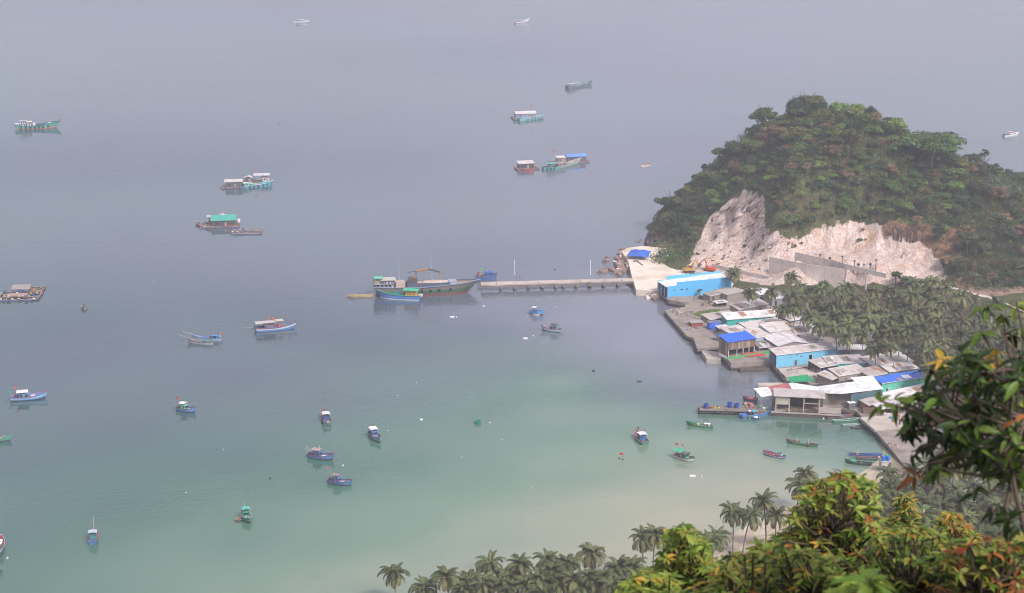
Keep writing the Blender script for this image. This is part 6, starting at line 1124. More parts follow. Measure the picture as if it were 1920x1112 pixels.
CROWNS = {k: [crown_mesh('crown', FOL[k], 10*i+j, clumps=random.choice((13, 17, 22)), per=62, shape=(random.uniform(.8, 1.25), random.uniform(.8, 1.2), random.uniform(.75, 1.25)), clump_r=(.16, .46), leaf=(.06, .11)) for j in range(4)] for i, k in enumerate(FOL)}
CROWNS['thin'] = [crown_mesh('crown', FOL['grey'], 300+j, clumps=10, per=40, shape=(.75, .75, 1.2), clump_r=(.2, .34), hollow=.5, core=False) for j in range(3)]
CROWNS['bare'] = [crown_mesh('crown', FOL['dry'], 330+j, clumps=9, per=22, shape=(.9, .9, .8), clump_r=(.2, .36), leaf=(.04, .07), core=False) for j in range(2)]
CROWNS['pole'] = [crown_mesh('crown', FOL[k], 360+j, clumps=10, per=55, shape=(.6, .6, 1.15), clump_r=(.22, .34), leaf=(.06, .10), hollow=.2) for j, k in enumerate(('bright', 'mid', 'bright'))]
def trunk_mesh(seed, mat, limbs=4, h=1.0, r0=.06):
    r = random.Random(seed); m = MB(); top = Vector((r.uniform(-.08, .08), r.uniform(-.08, .08), h*.55)); m.tube([(0, 0, -.25), (top.x*.4, top.y*.4, h*.28), top], [r0, r0*.8, r0*.6], 6)
    for i in range(limbs):
        a = i*6.28/limbs+r.uniform(-.4, .4); e = top+Vector((math.cos(a)*.36, math.sin(a)*.36, h*.36)); m.tube([top-Vector((0, 0, .08)), top.lerp(e, .5)+Vector((0, 0, -.05)), e], [r0*.55, r0*.4, r0*.15], 5)
    return m.mesh('trunk', mat)
TRUNKS = [trunk_mesh(i, BARK, r0=.045) for i in range(4)]
def tree(label, base, kind, rad, height, group=None, cat='tree', name='tree', trunk=None, cr=None, flat=1.0):
    o = empty(name, base, random.uniform(0, 6.28), label, cat, group)
    link('trunk', trunk or random.choice(TRUNKS), o, scale=(height*.9, height*.9, height*.9))
    link('crown', cr or random.choice(CROWNS[kind]), o, loc=(0, 0, height-rad*(.85 if rad < 5.5 and kind not in ('thin', 'pole') else (.55 if rad < 6 or rad > 15 else .82))*flat), scale=(rad, rad*random.uniform(.85, 1.15), rad*random.uniform(.8, 1.05)*flat))
    return o
HILLP = [(1238,455),(1236,360),(1245,335),(1345,255),(1405,215),(1470,190),(1560,195),(1640,215),(1700,250),(1800,270),(1920,345),(1935,540),(1850,540),(1775,525),(1760,480),(1735,450),(1660,425),(1540,412),(1490,445),(1440,430),(1425,365),(1395,350),(1330,400),(1298,470),(1270,475)]
hill_lab = {'dark': 'dark green leafy tree on the wooded headland', 'mid': 'mid green leafy tree on the wooded headland', 'bright': 'bright green rounded tree on the sunny slope of the headland', 'rust': 'rust brown leafed tree on the upper headland', 'grey': 'grey green tree on the right flank of the headland', 'dry': 'dry brownish tree on the headland', 'olive': 'olive tinted tree on the headland', 'thin': 'slender thin crowned tree on the right flank of the headland', 'bare': 'nearly leafless pale tree on the headland', 'pole': 'narrow light green pole tree standing in the clearing edge'}
def zone_at(x, y):
    i = int(round((x-GX[0])/2)); j = int(round((y-GY[0])/2)); k = j*len(GX)+i; return rk[k], eh[k]
MARKS = [(1512, 190, 'the summit tree'), (1432, 225, 'the smaller skyline tree'), (1740, 285, 'the umbrella crowned tree'), (1843, 300, 'the lone slender ridge tree'), (1262, 370, 'the tree overhanging the sea'), (1330, 335, 'the flat topped left flank tree'), (1380, 275, 'the spreading left shoulder tree'), (1400, 400, 'the white cliff'), (1600, 415, 'the quarried bank'), (1720, 440, 'the brown earth bank'), (1875, 355, 'the broad far right tree'), (1850, 520, 'the pale road')]
def place_phrase(px, py):
    a, b, n = min(MARKS, key=lambda m: (m[0]-px)**2+(m[1]-py)**2); dx, dy = px-a, py-b; far = 'just ' if dx*dx+dy*dy < 45*45 else 'well '
    return far+(('left of ' if dx < 0 else 'right of ') if abs(dx) > abs(dy) else ('above ' if dy < 0 else 'below '))+n
cand = 0; placed = []; tries = 0
while len(placed) < 300 and tries < 14000:
    tries += 1
    px, py = (random.uniform(1236, 1925), random.uniform(195, 535)) if tries % 4 else (random.uniform(1760, 1925), random.uniform(420, 545))
    if not in_poly(np.array([px]), np.array([py]), HILLP)[0]: continue
    # even spread over the slope: sight lines crowd near the crest, so thin them there
    p = on_ground(px, py)
    if p is None or p.y < 700 or p.z < 5.5: continue
    a, b = zone_at(p.x, p.y)
    if a > .25 or (b > .4 and random.random() < .85): continue
    md = 5.4 if len(placed) < 200 else 4.2
    if any((p.x-q.x)**2+(p.y-q.y)**2 < md*md for q in placed): continue
    placed.append(p)
    u = random.random()
    if px < 1330: k = 'dark' if u < .7 else ('mid' if u < .9 else 'olive')
    elif py < 340 and px < 1660: k = 'mid' if u < .26 else ('rust' if u < .48 else ('dark' if u < .66 else ('bright' if u < .8 else ('olive' if u < .93 else 'bare'))))
    elif px < 1800 and py < 410: k = 'bright' if u < .45 else ('mid' if u < .75 else ('dark' if u < .85 else ('olive' if u < .95 else 'rust')))
    elif px < 1660: k = 'dark' if u < .35 else ('mid' if u < .65 else ('olive' if u < .8 else ('rust' if u < .9 else 'bare')))
    else: k = 'grey' if u < .4 else ('thin' if u < .6 else ('dark' if u < .8 else ('pole' if u < .9 else 'dry')))
    rad = random.choice((2.2, 2.8, 3.4, 4.2, 5.2))*random.uniform(.85, 1.15); hgt = rad*random.uniform(1.3, 2.0)+.8
    if k in ('thin', 'pole'): hgt = random.uniform(6.5, 9.5); rad = random.uniform(1.8, 2.6)
    tree(hill_lab[k].split(' on the ')[0].split(' standing ')[0]+' '+place_phrase(px, py-12), p, k, rad, hgt, 'trees covering the headland')
# the rest of the wood between the 300 single trees reads as one mass
WOODC = {k: [crown_mesh('wood', FOL[k], 700+10*i+j, clumps=11, per=26, shape=(1, 1, .9), clump_r=(.22, .46), leaf=(.09, .15)) for j in range(3)] for i, k in enumerate(('dark', 'mid', 'olive'))}
WOODA = {}
for k, ms in WOODC.items():
    WOODA[k] = []
    for m in ms:
        v = np.empty(len(m.vertices)*3); m.vertices.foreach_get('co', v); lt = np.empty(len(m.polygons), int); m.polygons.foreach_get('loop_total', lt); li = np.empty(len(m.loops), int); m.loops.foreach_get('vertex_index', li); WOODA[k].append((v.reshape(-1, 3), li, lt))
        bpy.data.meshes.remove(m)
wood = {k: [] for k in WOODA}; extra_n = 0; tries = 0; spots = [(p.x, p.y) for p in placed]
while extra_n < 330 and tries < 6000:
    tries += 1; px, py = random.uniform(1236, 1925), random.uniform(225, 545)
    if not in_poly(np.array([px]), np.array([py]), HILLP)[0]: continue
    p = on_ground(px, py)
    if p is None or p.y < 700 or p.z < 5.5: continue
    a, b = zone_at(p.x, p.y)
    if a > .2 or b > .5 or any((p.x-x)**2+(p.y-y)**2 < 9 for x, y in spots): continue
    spots.append((p.x, p.y)); extra_n += 1; nv = mnoise.noise(Vector((p.x/14, p.y/14, 8))); wood['olive' if nv > .18 else ('mid' if nv > -.15 else 'dark')].append((p, random.uniform(1.8, 3.2)))
for k, lst in wood.items():
    V, LI, LT, off = [], [], [], 0
    for p, r_ in lst:
        v, li, lt = random.choice(WOODA[k]); a = random.uniform(0, 6.28); c_, s_ = math.cos(a), math.sin(a)
        V.append(np.stack([(v[:, 0]*c_-v[:, 1]*s_)*r_+p.x, (v[:, 0]*s_+v[:, 1]*c_)*r_+p.y, v[:, 2]*r_*1.1+p.z+r_*.8], 1)); LI.append(li+off); LT.append(lt); off += len(v)
    if not V: continue
    V = np.concatenate(V); LI = np.concatenate(LI); LT = np.concatenate(LT); me = bpy.data.meshes.new('woodland'); me.vertices.add(len(V)); me.vertices.foreach_set('co', V.ravel()); me.loops.add(len(LI)); me.loops.foreach_set('vertex_index', LI.astype(np.int32)); me.polygons.add(len(LT)); me.polygons.foreach_set('loop_start', np.concatenate([[0], np.cumsum(LT)[:-1]]).astype(np.int32)); me.polygons.foreach_set('loop_total', LT.astype(np.int32)); me.materials.append(FOL[k]); me.update(); me.validate()
    tag(link('woodland', me), {'dark': 'dark green', 'mid': 'mid green', 'olive': 'olive'}[k]+' small trees massed between the larger ones on the headland', kind='stuff')
# undergrowth between them (nobody could count it)
Ps = []; Ns = []
und = [(g, h, z, rk[i], eh[i]) for i, (g, h, z) in enumerate(zip(gx, gy, gz2)) if z > (5.5 if h < 775 else .8) and h > 700 and rk[i] < .3 and qx[i] > 1226 and qx[i] < 1960 and qy[i] < 545 and qy[i] > 180 and not (flat[i] > .5)]
UG = {'mid': [], 'olive': [], 'rust': [], 'dark': []}
for g, h, z, a, b in und:
    if random.random() > (.75 if b < .4 else .12): continue
    nv = mnoise.noise(Vector((g/9, h/9, 3.3))); k = 'rust' if nv > .46 else ('olive' if nv > .08 else ('mid' if nv > -.2 else 'dark'))
    c = np.array([g+random.uniform(-1, 1), h+random.uniform(-1, 1), z]); n = random.randint(22, 40); u = rand_unit(n); u[:, 2] = np.abs(u[:, 2]); UG[k].append((c+u*np.array((1.7, 1.7, 1.9))*random.uniform(.6, 1.5), u))
for k, v in UG.items():
    P = np.concatenate([q[0] for q in v]); U = np.concatenate([q[1] for q in v]); nn = U*.6+rand_unit(len(U))*.8; nn /= np.linalg.norm(nn, axis=1)[:, None]
    tag(link('undergrowth', quads_mesh('undergrowth', P, nn, rng.uniform(.28, .55, len(P)), FOL[k])), {'mid': 'green', 'olive': 'olive', 'rust': 'rusty brown', 'dark': 'dark green'}[k]+' undergrowth covering the headland slope', kind='stuff')
# the big individual trees of the skyline
def big_tree(label, px, py_base, zg, kind, rad, hgt, flat, clumps, seed, trunk_r=.05, limbs=5):
    p = on_ground(px, py_base) or at(px, py_base, zg)
    cr = crown_mesh('crown', FOL[kind], seed, clumps=clumps, per=110, shape=(1, 1, .55), clump_r=(.18, .34), leaf=(.03, .055), hollow=.55)
    return tree(label, p, kind, rad, hgt, trunk=trunk_mesh(seed, BARKL, limbs, 1.0, trunk_r), cr=cr, flat=flat)
big_tree('tall spreading tree crowning the very top of the headland', 1512, 214, 58, 'dark', 13, 13.2, 1.0, 30, 51)
big_tree('smaller rounded tree on the skyline left of the summit tree', 1434, 240, 52, 'mid', 7, 13.5, 1.2, 18, 52)
big_tree('huge umbrella crowned tree with pale forked trunk on the right ridge', 1743, 322, 38, 'mid', 17, 20, .8, 34, 53, .045, 4)
big_tree('spreading tree on the left shoulder of the ridge', 1385, 292, 38, 'dark', 10, 11, .9, 20, 54)
big_tree('dense tree overhanging the sea at the left tip of the headland', 1262, 392, 12, 'dark', 8, 11, 1.2, 22, 55)
big_tree('flat topped tree low on the left flank of the headland', 1330, 345, 26, 'olive', 8, 8, .7, 18, 56)
big_tree('broad crowned dark tree at the far right of the ridge', 1875, 372, 28, 'grey', 13, 12, .7, 24, 57)
p = on_ground(1845, 330) or at(1845, 330, 30)
tree('lone slender tree standing above the right ridge against the sea', p, 'thin', 4.6, 12)
for k, (px, py) in enumerate(((1700, 455), (1706, 457), (1712, 456), (1684, 452), (1690, 454), (1720, 452), (1676, 450), (1730, 455))):
    p = on_ground(px, py)
    if p: tree('pale pole tree in the row above the brown earth bank', p, 'pole', 1.6, 9.5, 'pole trees above the earth bank')
for px, py, lab in ((1680, 522, 'light green bushy tree at the back of the grove, left of a dark one'), (1700, 526, 'dark bushy tree at the back of the grove beside the light green one'), (1545, 538, 'round green tree behind the coconut grove near the retaining wall'), (1660, 545, 'dark round tree at the back of the coconut grove'), (1425, 545, 'green bushy tree by the first white huts'), (1525, 545, 'bushy tree left in the grove below the retaining wall'), (1740, 540, 'dark bush between palms below the earth bank')):
    p = on_ground(px, py+12) or at(px, py, 4); tree(lab, p, 'mid' if 'green' in lab else 'dark', random.uniform(3.5, 4.5), random.uniform(5, 7))
# planted saplings on the bench above the retaining wall
sapm = crown_mesh('crown', FOL['dark'], 77, clumps=5, per=40, shape=(.5, .5, 1.0), clump_r=(.3, .45), leaf=(.1, .18), hollow=.2)
for i, (px, py, h_) in enumerate(((1520, 481, 4), (1538, 482, 4), (1556, 486, 4.2), (1579, 489, 6.5), (1588, 492, 4), (1602, 492, 5.5), (1610, 494, 4.5), (1620, 497, 4.5), (1632, 500, 4), (1642, 501, 6.0))):
    p = at(px, py, 12.2); p.z = ground_z(p.x, p.y)-.1; o = empty('sapling', p, 0, ['leftmost', 'second', 'third', 'fourth, tallest', 'fifth', 'sixth', 'seventh', 'eighth', 'ninth', 'rightmost, tall'][i]+' staked sapling from the left on the bench above the wall', 'sapling', 'saplings on the bench')
    MB().tube([(0, 0, 0), (.05, 0, h_*.5), (0, .03, h_)], [.22, .18, .12], 6).build('trunk', BARK, o); link('crown', sapm, o, loc=(0, 0, h_*.95), scale=(1.1, 1.1, 1.4 if i % 2 == 0 else .7))
# boulders --------------------------------------------------------------------
STN = [pmat('stone_pink', '#8f7468', rough=.9, var=.25, scale=1.5, dirt='#4d3f38', dirt_amt=.5), pmat('stone_grey', '#6f665f', rough=.9, var=.25, scale=1.5), pmat('stone_white', '#c2b5ac', rough=.9, var=.15, scale=1.2, dirt='#8a6f60', dirt_amt=.5), pmat('stone_dark', '#4d443f', rough=.9, var=.25)]
def boulder_mesh(mi, s):
    r = random.Random(s*13.7); bm = bmesh.new(); fy, fz = r.uniform(.65, 1), r.uniform(.55, .9)
    for _ in range(16):
        v = Vector((r.gauss(0, 1), r.gauss(0, 1), r.gauss(0, 1))).normalized()*r.uniform(.75, 1.1); bm.verts.new((v.x, v.y*fy, v.z*fz))
    bmesh.ops.convex_hull(bm, input=bm.verts); [bm.verts.remove(v) for v in list(bm.verts) if not v.link_faces]
    me = bpy.data.meshes.new('boulder'); bm.to_mesh(me); bm.free(); me.materials.append(STN[mi]); return me
BLD = {m: [boulder_mesh(m, 7*m+i+.37) for i in range(4)] for m in range(4)}
def scatter(poly, n, z, rng_, mats, label, group):
    xs = [q[0] for q in poly]; ys = [q[1] for q in poly]; k = 0; t = 0
    while k < n and t < n*30:
        t += 1; px, py = random.uniform(min(xs), max(xs)), random.uniform(min(ys), max(ys))
        if not in_poly(np.array([px]), np.array([py]), poly)[0]: continue
        k += 1; s = random.uniform(*rng_)*1.4; p = at(px, py, z); o = link('boulder', random.choice(BLD[random.choice(mats)]), loc=(p.x, p.y, z+random.uniform(-.3, .4)*s), rot=(random.uniform(0, 6), random.uniform(0, 6), random.uniform(0, 6)), scale=s); tag(o, label, 'boulder', group)
scatter([(1150,488),(1165,468),(1180,470),(1178,495),(1180,508),(1160,510)], 110, .8, (.55, 1.25), (0, 0, 1, 2), 'pinkish boulder in the riprap heap beside the terrace', 'riprap beside the terrace')
scatter([(1118,515),(1130,500),(1160,505),(1165,520)], 16, .2, (.7, 1.6), (0, 1, 0), 'boulder in the shallow water at the shore end of the pier', 'boulders by the pier root')
for px, py, s, lab in ((1135, 490, 2.6, 'lone tall pink boulder standing in the sea left of the riprap'), (1126, 511, 2.6, 'big brown boulder nearest the pier in the shallows'), (1137, 483, 1.5, 'small boulder perched behind the lone tall one')):
    p = at(px, py); tag(link('boulder', BLD[0][1], loc=(p.x, p.y, .5), scale=(s*.9, s*.7, s*.75)), lab, 'boulder')
scatter([(1212,462),(1205,452),(1228,430),(1240,440),(1235,468)], 26, .3, (.9, 2.4), (3, 3, 1, 0), 'dark shore rock at the left foot of the headland', 'dark rocks at the headland foot')
scatter([(1180,455),(1205,446),(1222,440),(1215,456)], 6, -.2, (.6, 1.3), (1, 3), 'dark rock awash off the headland foot', 'rocks awash off the headland')
scatter([(1205,545),(1230,540),(1238,552),(1236,566),(1215,558)], 40, .6, (.5, 1.2), (0, 1, 2), 'brown rubble stone between the terrace and the blue hall', 'rubble beside the blue hall')
# blocks of the quarried cliff
cliff_rocks = 0
while cliff_rocks < 170:
    px, py = random.uniform(1296, 1510), random.uniform(360, 520)
    if not in_poly(np.array([px]), np.array([py]), [(1298,505),(1318,465),(1340,405),(1362,388),(1405,360),(1425,380),(1438,435),(1490,455),(1500,470),(1440,480),(1440,512)])[0]: continue
    p = on_ground(px, py)
    if p is None: continue
    s = random.uniform(.5, 1.9)*(1.3 if py < 420 else 1); o = link('rock', random.choice(BLD[random.choice((2, 2, 2, 0, 1))]), ground, loc=(p.x, p.y, p.z-.25*s), rot=(random.uniform(-.2, .2), R(38)+random.uniform(-.25, .25), R(-20)+random.uniform(-.4, .4)), scale=(s*.55, s*.9, s*1.7)); cliff_rocks += 1
for px, py, s in ((1357, 394, 3.0), (1343, 408, 2.8), (1410, 375, 2.6), (1418, 385, 3.2), (1385, 410, 2.6), (1350, 420, 2.2), (1378, 440, 2.6), (1412, 420, 2.4), (1430, 470, 2.2), (1450, 460, 2.6)):
    p = on_ground(px, py); link('rock', BLD[2][int(px) % 4], ground, loc=(p.x, p.y, p.z+.2), rot=(.1, R(40), R(-15)), scale=(s*.55, s*.85, s*1.6))

# tufts in the gullies of the cliff
k_ = 0
while k_ < 15:
    px, py = random.uniform(1305, 1640), random.uniform(370, 480)
    p = on_ground(px, py)
    if p is None or zone_at(p.x, p.y)[0] < .6 or flat[int(round((p.y-GY[0])/2))*len(GX)+int(round((p.x-GX[0])/2))] > .5: continue
    k_ += 1; tree('small tuft of scrub clinging to the white rock '+place_phrase(px, py), p, random.choice(('olive', 'dry', 'mid', 'rust')), random.uniform(.7, 1.5), random.uniform(1.0, 1.8), 'scrub tufts on the rock', 'shrub', 'shrub')
# ------------------------------------------------------------------ coconut palms
PF = {k: leafm('palm_'+k, c, 1.1, .2, .25) for k, c in dict(green='#556039', olive='#6e7048', yellow='#857c48', brown='#86725a', rib='#a2966e').items()}
def frond_pts(droop, L0=1.0, n=9, lift=.5):
    pts = []; x = z = 0.0; a = lift; st = L0/(n-1)
    for i in range(n): pts.append((x, z)); x += math.cos(a)*st; z += math.sin(a)*st; a -= droop/(n-1)*(.5+1.2*i/(n-1))
    return pts
def frond_geo(mb, M, droop, lift, L0, leaflets=24, wid=.25, seed=0):
    r = random.Random(seed); P = frond_pts(droop, L0, 9, lift); base = len(mb.v)
    def rp(t):
        i = min(int(t*8), 7); u = t*8-i; return Vector((P[i][0]*(1-u)+P[i+1][0]*u, 0, P[i][1]*(1-u)+P[i+1][1]*u)), Vector((P[i+1][0]-P[i][0], 0, P[i+1][1]-P[i][1])).normalized()
    W = .013*L0
    rb = MB(); rb.tube([M @ rp(t)[0]+Vector((0, 0, W*.8)) for t in (0, .3, .65, 1)], [W*1.8, W*1.4, W*.9, W*.3], 3, False); mb.add(rb.v, rb.f); mb.nrib = getattr(mb, 'nrib', []) + [(len(mb.f)-len(rb.f), len(mb.f))]
    for s in (-1, 1):
        for i in range(leaflets):
            t = .14+.85*i/(leaflets-1); p, d = rp(t); l = wid*L0*math.sin(math.pi*min(1, (.12+t*.86)))**.6*(1.05-.35*t)+.04; w = (.62/leaflets)*L0
            side = Vector((0, s, 0)); up = side.cross(d)*s
            tip = p+side*l*.72+d*l*.62-Vector((0, 0, 1))*l*r.uniform(.30, .62); mid = p+side*l*.42+d*l*.3-Vector((0, 0, 1))*l*.06
            q = d*w
            mb.add([M @ (p-q*.6), M @ (p+q*.6), M @ (mid+q*.9), M @ (mid-q*.7), M @ tip], [(0, 1, 2, 3), (3, 2, 4)])
FR_SPEC = [(1.1, 1.2, .85, 'green'), (1.7, .95, 1.0, 'green'), (2.1, .65, 1.08, 'green'), (2.3, .3, 1.05, 'olive'), (2.0, -.1, 1.0, 'olive'), (1.5, -.6, .9, 'yellow'), (.8, -1.05, .8, 'brown')]
FRONDS = []
for i, (dr, li, l0, mk_) in enumerate(FR_SPEC):
    for s in range(2):
        m = MB(); frond_geo(m, Matrix.Identity(4), dr+.15*s, li, l0, seed=i*5+s, leaflets=26); me = m.mesh('frond', PF[mk_]); me.materials.append(PF['rib']); me.polygons.foreach_set('material_index', [1 if f < m.nrib[0][1] else 0 for f in range(len(me.polygons))]); FRONDS.append((i, me))
def frond_list(seed, n=25):
    r = random.Random(seed); out = []
    for k in range(n):
        lev = k/(n-1); i = min(6, int(lev*5.2+r.uniform(0, 1.1))) if k < n-1 else 6
        if i == 6 and r.random() < .5: i = 5
        out.append((i, k*2.39996+r.uniform(-.25, .25), r.uniform(.88, 1.12)))
    return out
def crown_joined(seed):
    """whole crown as one mesh for palms deep in the grove"""
    ms = []; bm_v = []; bm_f = []; mi = []
    for i, a, s in frond_list(seed):
        dr, li, l0, mk_ = FR_SPEC[i]; m = MB(); frond_geo(m, Matrix.Rotation(a, 4, 'Z') @ Matrix.Scale(s, 4), dr, li, l0, 18, seed=i); n = len(bm_v); bm_v += m.v; bm_f += [tuple(j+n for j in f) for f in m.f]; mi += [4 if f < m.nrib[0][1] else ('green', 'olive', 'yellow', 'brown').index(mk_) for f in range(len(m.f))]
    me = bpy.data.meshes.new('crown'); me.from_pydata(bm_v, [], bm_f)
    for k in ('green', 'olive', 'yellow', 'brown', 'rib'): me.materials.append(PF[k])
    me.polygons.foreach_set('material_index', mi); me.update(); return me
PCROWN = [crown_joined(900+i) for i in range(6)]
PBARK = pmat('palm_bark', '#7f7568', rough=.9, var=.25, scale=2.5, dirt='#4d453d', dirt_amt=.5, dirt_scale=2)
def ptrunk(lean):
    m = MB(); n = 8; pts = [(lean*(i/(n-1))**1.6, 0, i/(n-1)) for i in range(n)]; m.tube(pts, [.026 if i == 0 else .017-.004*i/(n-1) for i in range(n)], 7); return m.mesh('trunk', PBARK)
PTR = [(l, ptrunk(l)) for l in (.03, .09, .17, .3)]
NUT = MB(); [NUT.lathe([(.02, -.16), (.13, -.08), (.14, .05), (.03, .16)], 7, (.32*math.cos(a), .32*math.sin(a), -.35+.1*(i % 2))) for i, a in enumerate(np.linspace(0, 6.28, 8, False))]
NUTM = NUT.mesh('coconuts', pmat('coconut', '#8a7a45', rough=.6, var=.25)); HEART = blob_mesh('heart', PF['olive'], 3, .3, .3, .7, .2, 1)
def palm(label, cx, cy, h, gz_=None, size=4.6, group=None, detail=False, ti=None, az=None):
    c = at(cx, cy, (gz_ if gz_ is not None else 3)+h); g = gz_ if gz_ is not None else max(.6, ground_z(c.x, c.y)); c = at(cx, cy, g+h)
    l, tm = PTR[ti if ti is not None else random.choice((0, 0, 1, 1, 2))]; az = random.uniform(0, 6.28) if az is None else az
    o = empty('coconut_palm', (c.x-math.cos(az)*l*h, c.y-math.sin(az)*l*h, g), az, label, 'palm', group)
    link('trunk', tm, o, scale=(h, h*.9, h), loc=(0, 0, -.2))
    sd = random.randint(0, 10**6)
    if detail:
        cr = link('crown', HEART, o, loc=(l*h, 0, h-.3))
        for i, a, s in frond_list(sd, 27): link('frond', FRONDS[i*2+random.randint(0, 1)][1], cr, loc=(0, 0, .3), rot=(random.uniform(-.15, .15), random.uniform(-.1, .1), a), scale=size*s)
        link('coconuts', NUTM, cr, scale=1.3)
    else: link('crown', random.choice(PCROWN), o, loc=(l*h, 0, h-.1), rot=(random.uniform(-.12, .12), random.uniform(-.12, .12), sd % 6), scale=[size*q for q in (lambda z_: (z_, z_, z_*random.uniform(.8, 1.15)))(random.uniform(.72, 1.18))])
    return o
bottom = [(740,1075,9,'lone coconut palm leftmost along the bottom edge'),(797,1103,6,'short coconut palm second from the left along the bottom edge'),(837,1082,10,'coconut palm third from the left along the bottom edge'),(918,1058,11,'tall coconut palm at the left of the main bottom group'),(905,1098,8,'lower coconut palm under the left end of the main bottom group'),(940,1095,8,'second lower coconut palm under the main bottom group'),(974,1060,11,'coconut palm second in the main bottom group'),(990,1098,8,'low coconut palm under the second one of the bottom group'),(1028,1052,11,'tall coconut palm in the middle of the main bottom group'),(1066,1058,11,'coconut palm right of the middle of the bottom group'),(1048,1098,8,'low coconut palm below the middle of the bottom group'),(1110,1040,12,'tallest coconut palm near the right end of the bottom group'),(1128,1085,8,'dark coconut palm under the tallest one'),(1160,1065,9,'upright young coconut palm right of the tallest one'),(1186,1062,9,'small coconut palm between the bottom group and the light green shrub'),(1090,1105,7,'low coconut palm at the bottom edge, right of the middle'),(1207,1010,11,'feathery coconut palm on the pale sand'),(1228,1003,12,'darker coconut palm behind the feathery one on the sand'),(1375,962,12,'left tall coconut palm of the pair above the yellow shrubs'),(1432,940,13,'right tall coconut palm of the pair above the yellow shrubs'),(1408,968,11,'coconut palm with a yellow frond between the tall pair'),(1345,1008,8,'young coconut palm half hidden by shrubs on the shore'),(1330,1018,8,'dark young coconut palm at the edge of the light green shrub'),(1510,890,11,'coconut palm rising behind the shrub top'),(1497,912,10,'lower coconut palm left of the one behind the shrub top'),(1455,968,9,'coconut palm sinking into the yellow shrubs')]
for cx, cy, h, lab in bottom: palm(lab, cx, cy, h, size=4.7, group='coconut palms along the bottom shore', detail=True)
front = [(1377,513,10,'lone coconut palm against the right end of the blue hall',0),(1409,549,11,'coconut palm over the brick house with patchy roof',1),(1447,546,11,'coconut palm right of the one over the brick house',0),(1484,521,11,'coconut palm rising in front of the retaining wall',0),(1511,561,11,'coconut palm standing over the white roofs at the grove edge',1),(1468,582,10,'drooping coconut palm at the inland end of the turquoise house',1),(1493,578,11,'coconut palm with bare leaning trunk beside the palm trunk roof',1),(1587,634,11,'coconut palm leaning over the teal house',3),(1618,628,11,'coconut palm right of the one leaning over the teal house',1),(1665,650,12,'coconut palm leaning out over the wide pale roof',3),(1640,655,10,'shorter palm beside the one leaning over the wide pale roof',1),(1732,664,11,'coconut palm right of the wide pale roof',1),(1692,592,13,'tall pale fronded palm in the middle of the grove',2),(1804,604,13,'tall palm with long bare trunk right in the grove',2),(1673,566,11,'palm with bright drooping fronds high in the grove',1),(1560,572,11,'palm with brown skirt at the left of the grove',1)]
for cx, cy, h, lab, ti in front: palm(lab, cx, cy, h, size=4.5, group='coconut palms among the sheds', detail=True, ti=ti, az=random.uniform(2.0, 3.6) if ti == 3 else None)
GMARK = [(1484, 521, 'the palm rising before the retaining wall'), (1560, 572, 'the brown skirted palm'), (1673, 566, 'the bright drooping palm'), (1692, 592, 'the tall pale fronded palm'), (1804, 604, 'the long trunked palm'), (1732, 664, 'the palm right of the wide pale roof'), (1618, 628, 'the palm over the teal house'), (1511, 561, 'the palm over the white roofs'), (1890, 590, 'the pale road'), (1860, 700, 'the overhanging branch'), (1690, 527, 'the bushy grove trees'), (1662, 862, 'the blue tank house'), (1800, 915, 'the bright blue house'), (1848, 918, 'the blue strip house'), (1697, 960, 'the left olive treetop'), (1790, 985, 'the right olive treetop'), (1910, 920, 'the right edge hut')]
def grove_phrase(px, py):
    a, b, n = min(GMARK, key=lambda m: (m[0]-px)**2+(m[1]-py)**2); dx, dy = px-a, py-b; far = 'just ' if dx*dx+dy*dy < 40*40 else 'well '
    return far+(('left of ' if dx < 0 else 'right of ') if abs(dx) > abs(dy) else ('above ' if dy < 0 else 'below '))+n
def fill(poly, sp, n, lab, group, size, hr, gz_=None):
    xs = [q[0] for q in poly]; ys = [q[1] for q in poly]; got = [(b[0], b[1]) for b in front+bottom]; k = 0
    for _ in range(n*60):
        if k >= n: break
        px, py = random.uniform(min(xs), max(xs)), random.uniform(min(ys), max(ys))
        if not in_poly(np.array([px]), np.array([py]), poly)[0] or any((px-a)**2+((py-b)*1.25)**2 < sp*sp for a, b in got): continue
        got.append((px, py)); k += 1; palm(lab+' '+grove_phrase(px, py), px, py, random.uniform(*hr), gz_, size, group)
fill([(1450,552),(1500,535),(1600,540),(1700,530),(1760,520),(1800,545),(1870,570),(1935,610),(1935,740),(1830,740),(1765,700),(1735,690),(1700,655),(1640,640),(1560,628),(1530,605),(1470,575)], 22, 112, 'dense grove coconut palm', 'palms of the dense grove', 5.0, (6.5, 15), None)
for i_, (cx, cy, h) in enumerate(((868,1106,7),(955,1108,7),(1012,1085,9),(1015,1112,7),(1075,1090,9),(1105,1085,9),(1148,1100,8),(1175,1095,8),(880,1090,8),(1040,1075,10),(960,1080,9),(1195,1085,8))): palm(['low palm under the third bottom palm', 'low palm at the very bottom between two lower palms', 'shaded palm left below the middle tall palm', 'lowest palm below the middle of the group', 'shaded palm below the right of the middle', 'shaded palm left below the tallest palm', 'low palm right below the tallest palm', 'low palm below the upright young palm', 'palm tucked left of the first tall palm', 'palm tucked under the middle tall palm', 'palm tucked between the first two tall palms', 'low palm at the foot of the lime shrub'][i_]+' along the bottom shore', cx, cy, h, size=4.6, group='coconut palms along the bottom shore', detail=True)
fill([(1660,880),(1720,868),(1935,850),(1935,1010),(1720,1010),(1650,1010),(1625,930)], 30, 52, 'lower grove coconut palm', 'palms of the lower grove', 5.0, (8.5, 12), None)
for px, py in ((1258, 592), ):
    pass
gp_ = [(1299,590),(1312,584),(1335,581),(1350,580),(1350,587),(1335,590),(1310,594)]
Ps = []
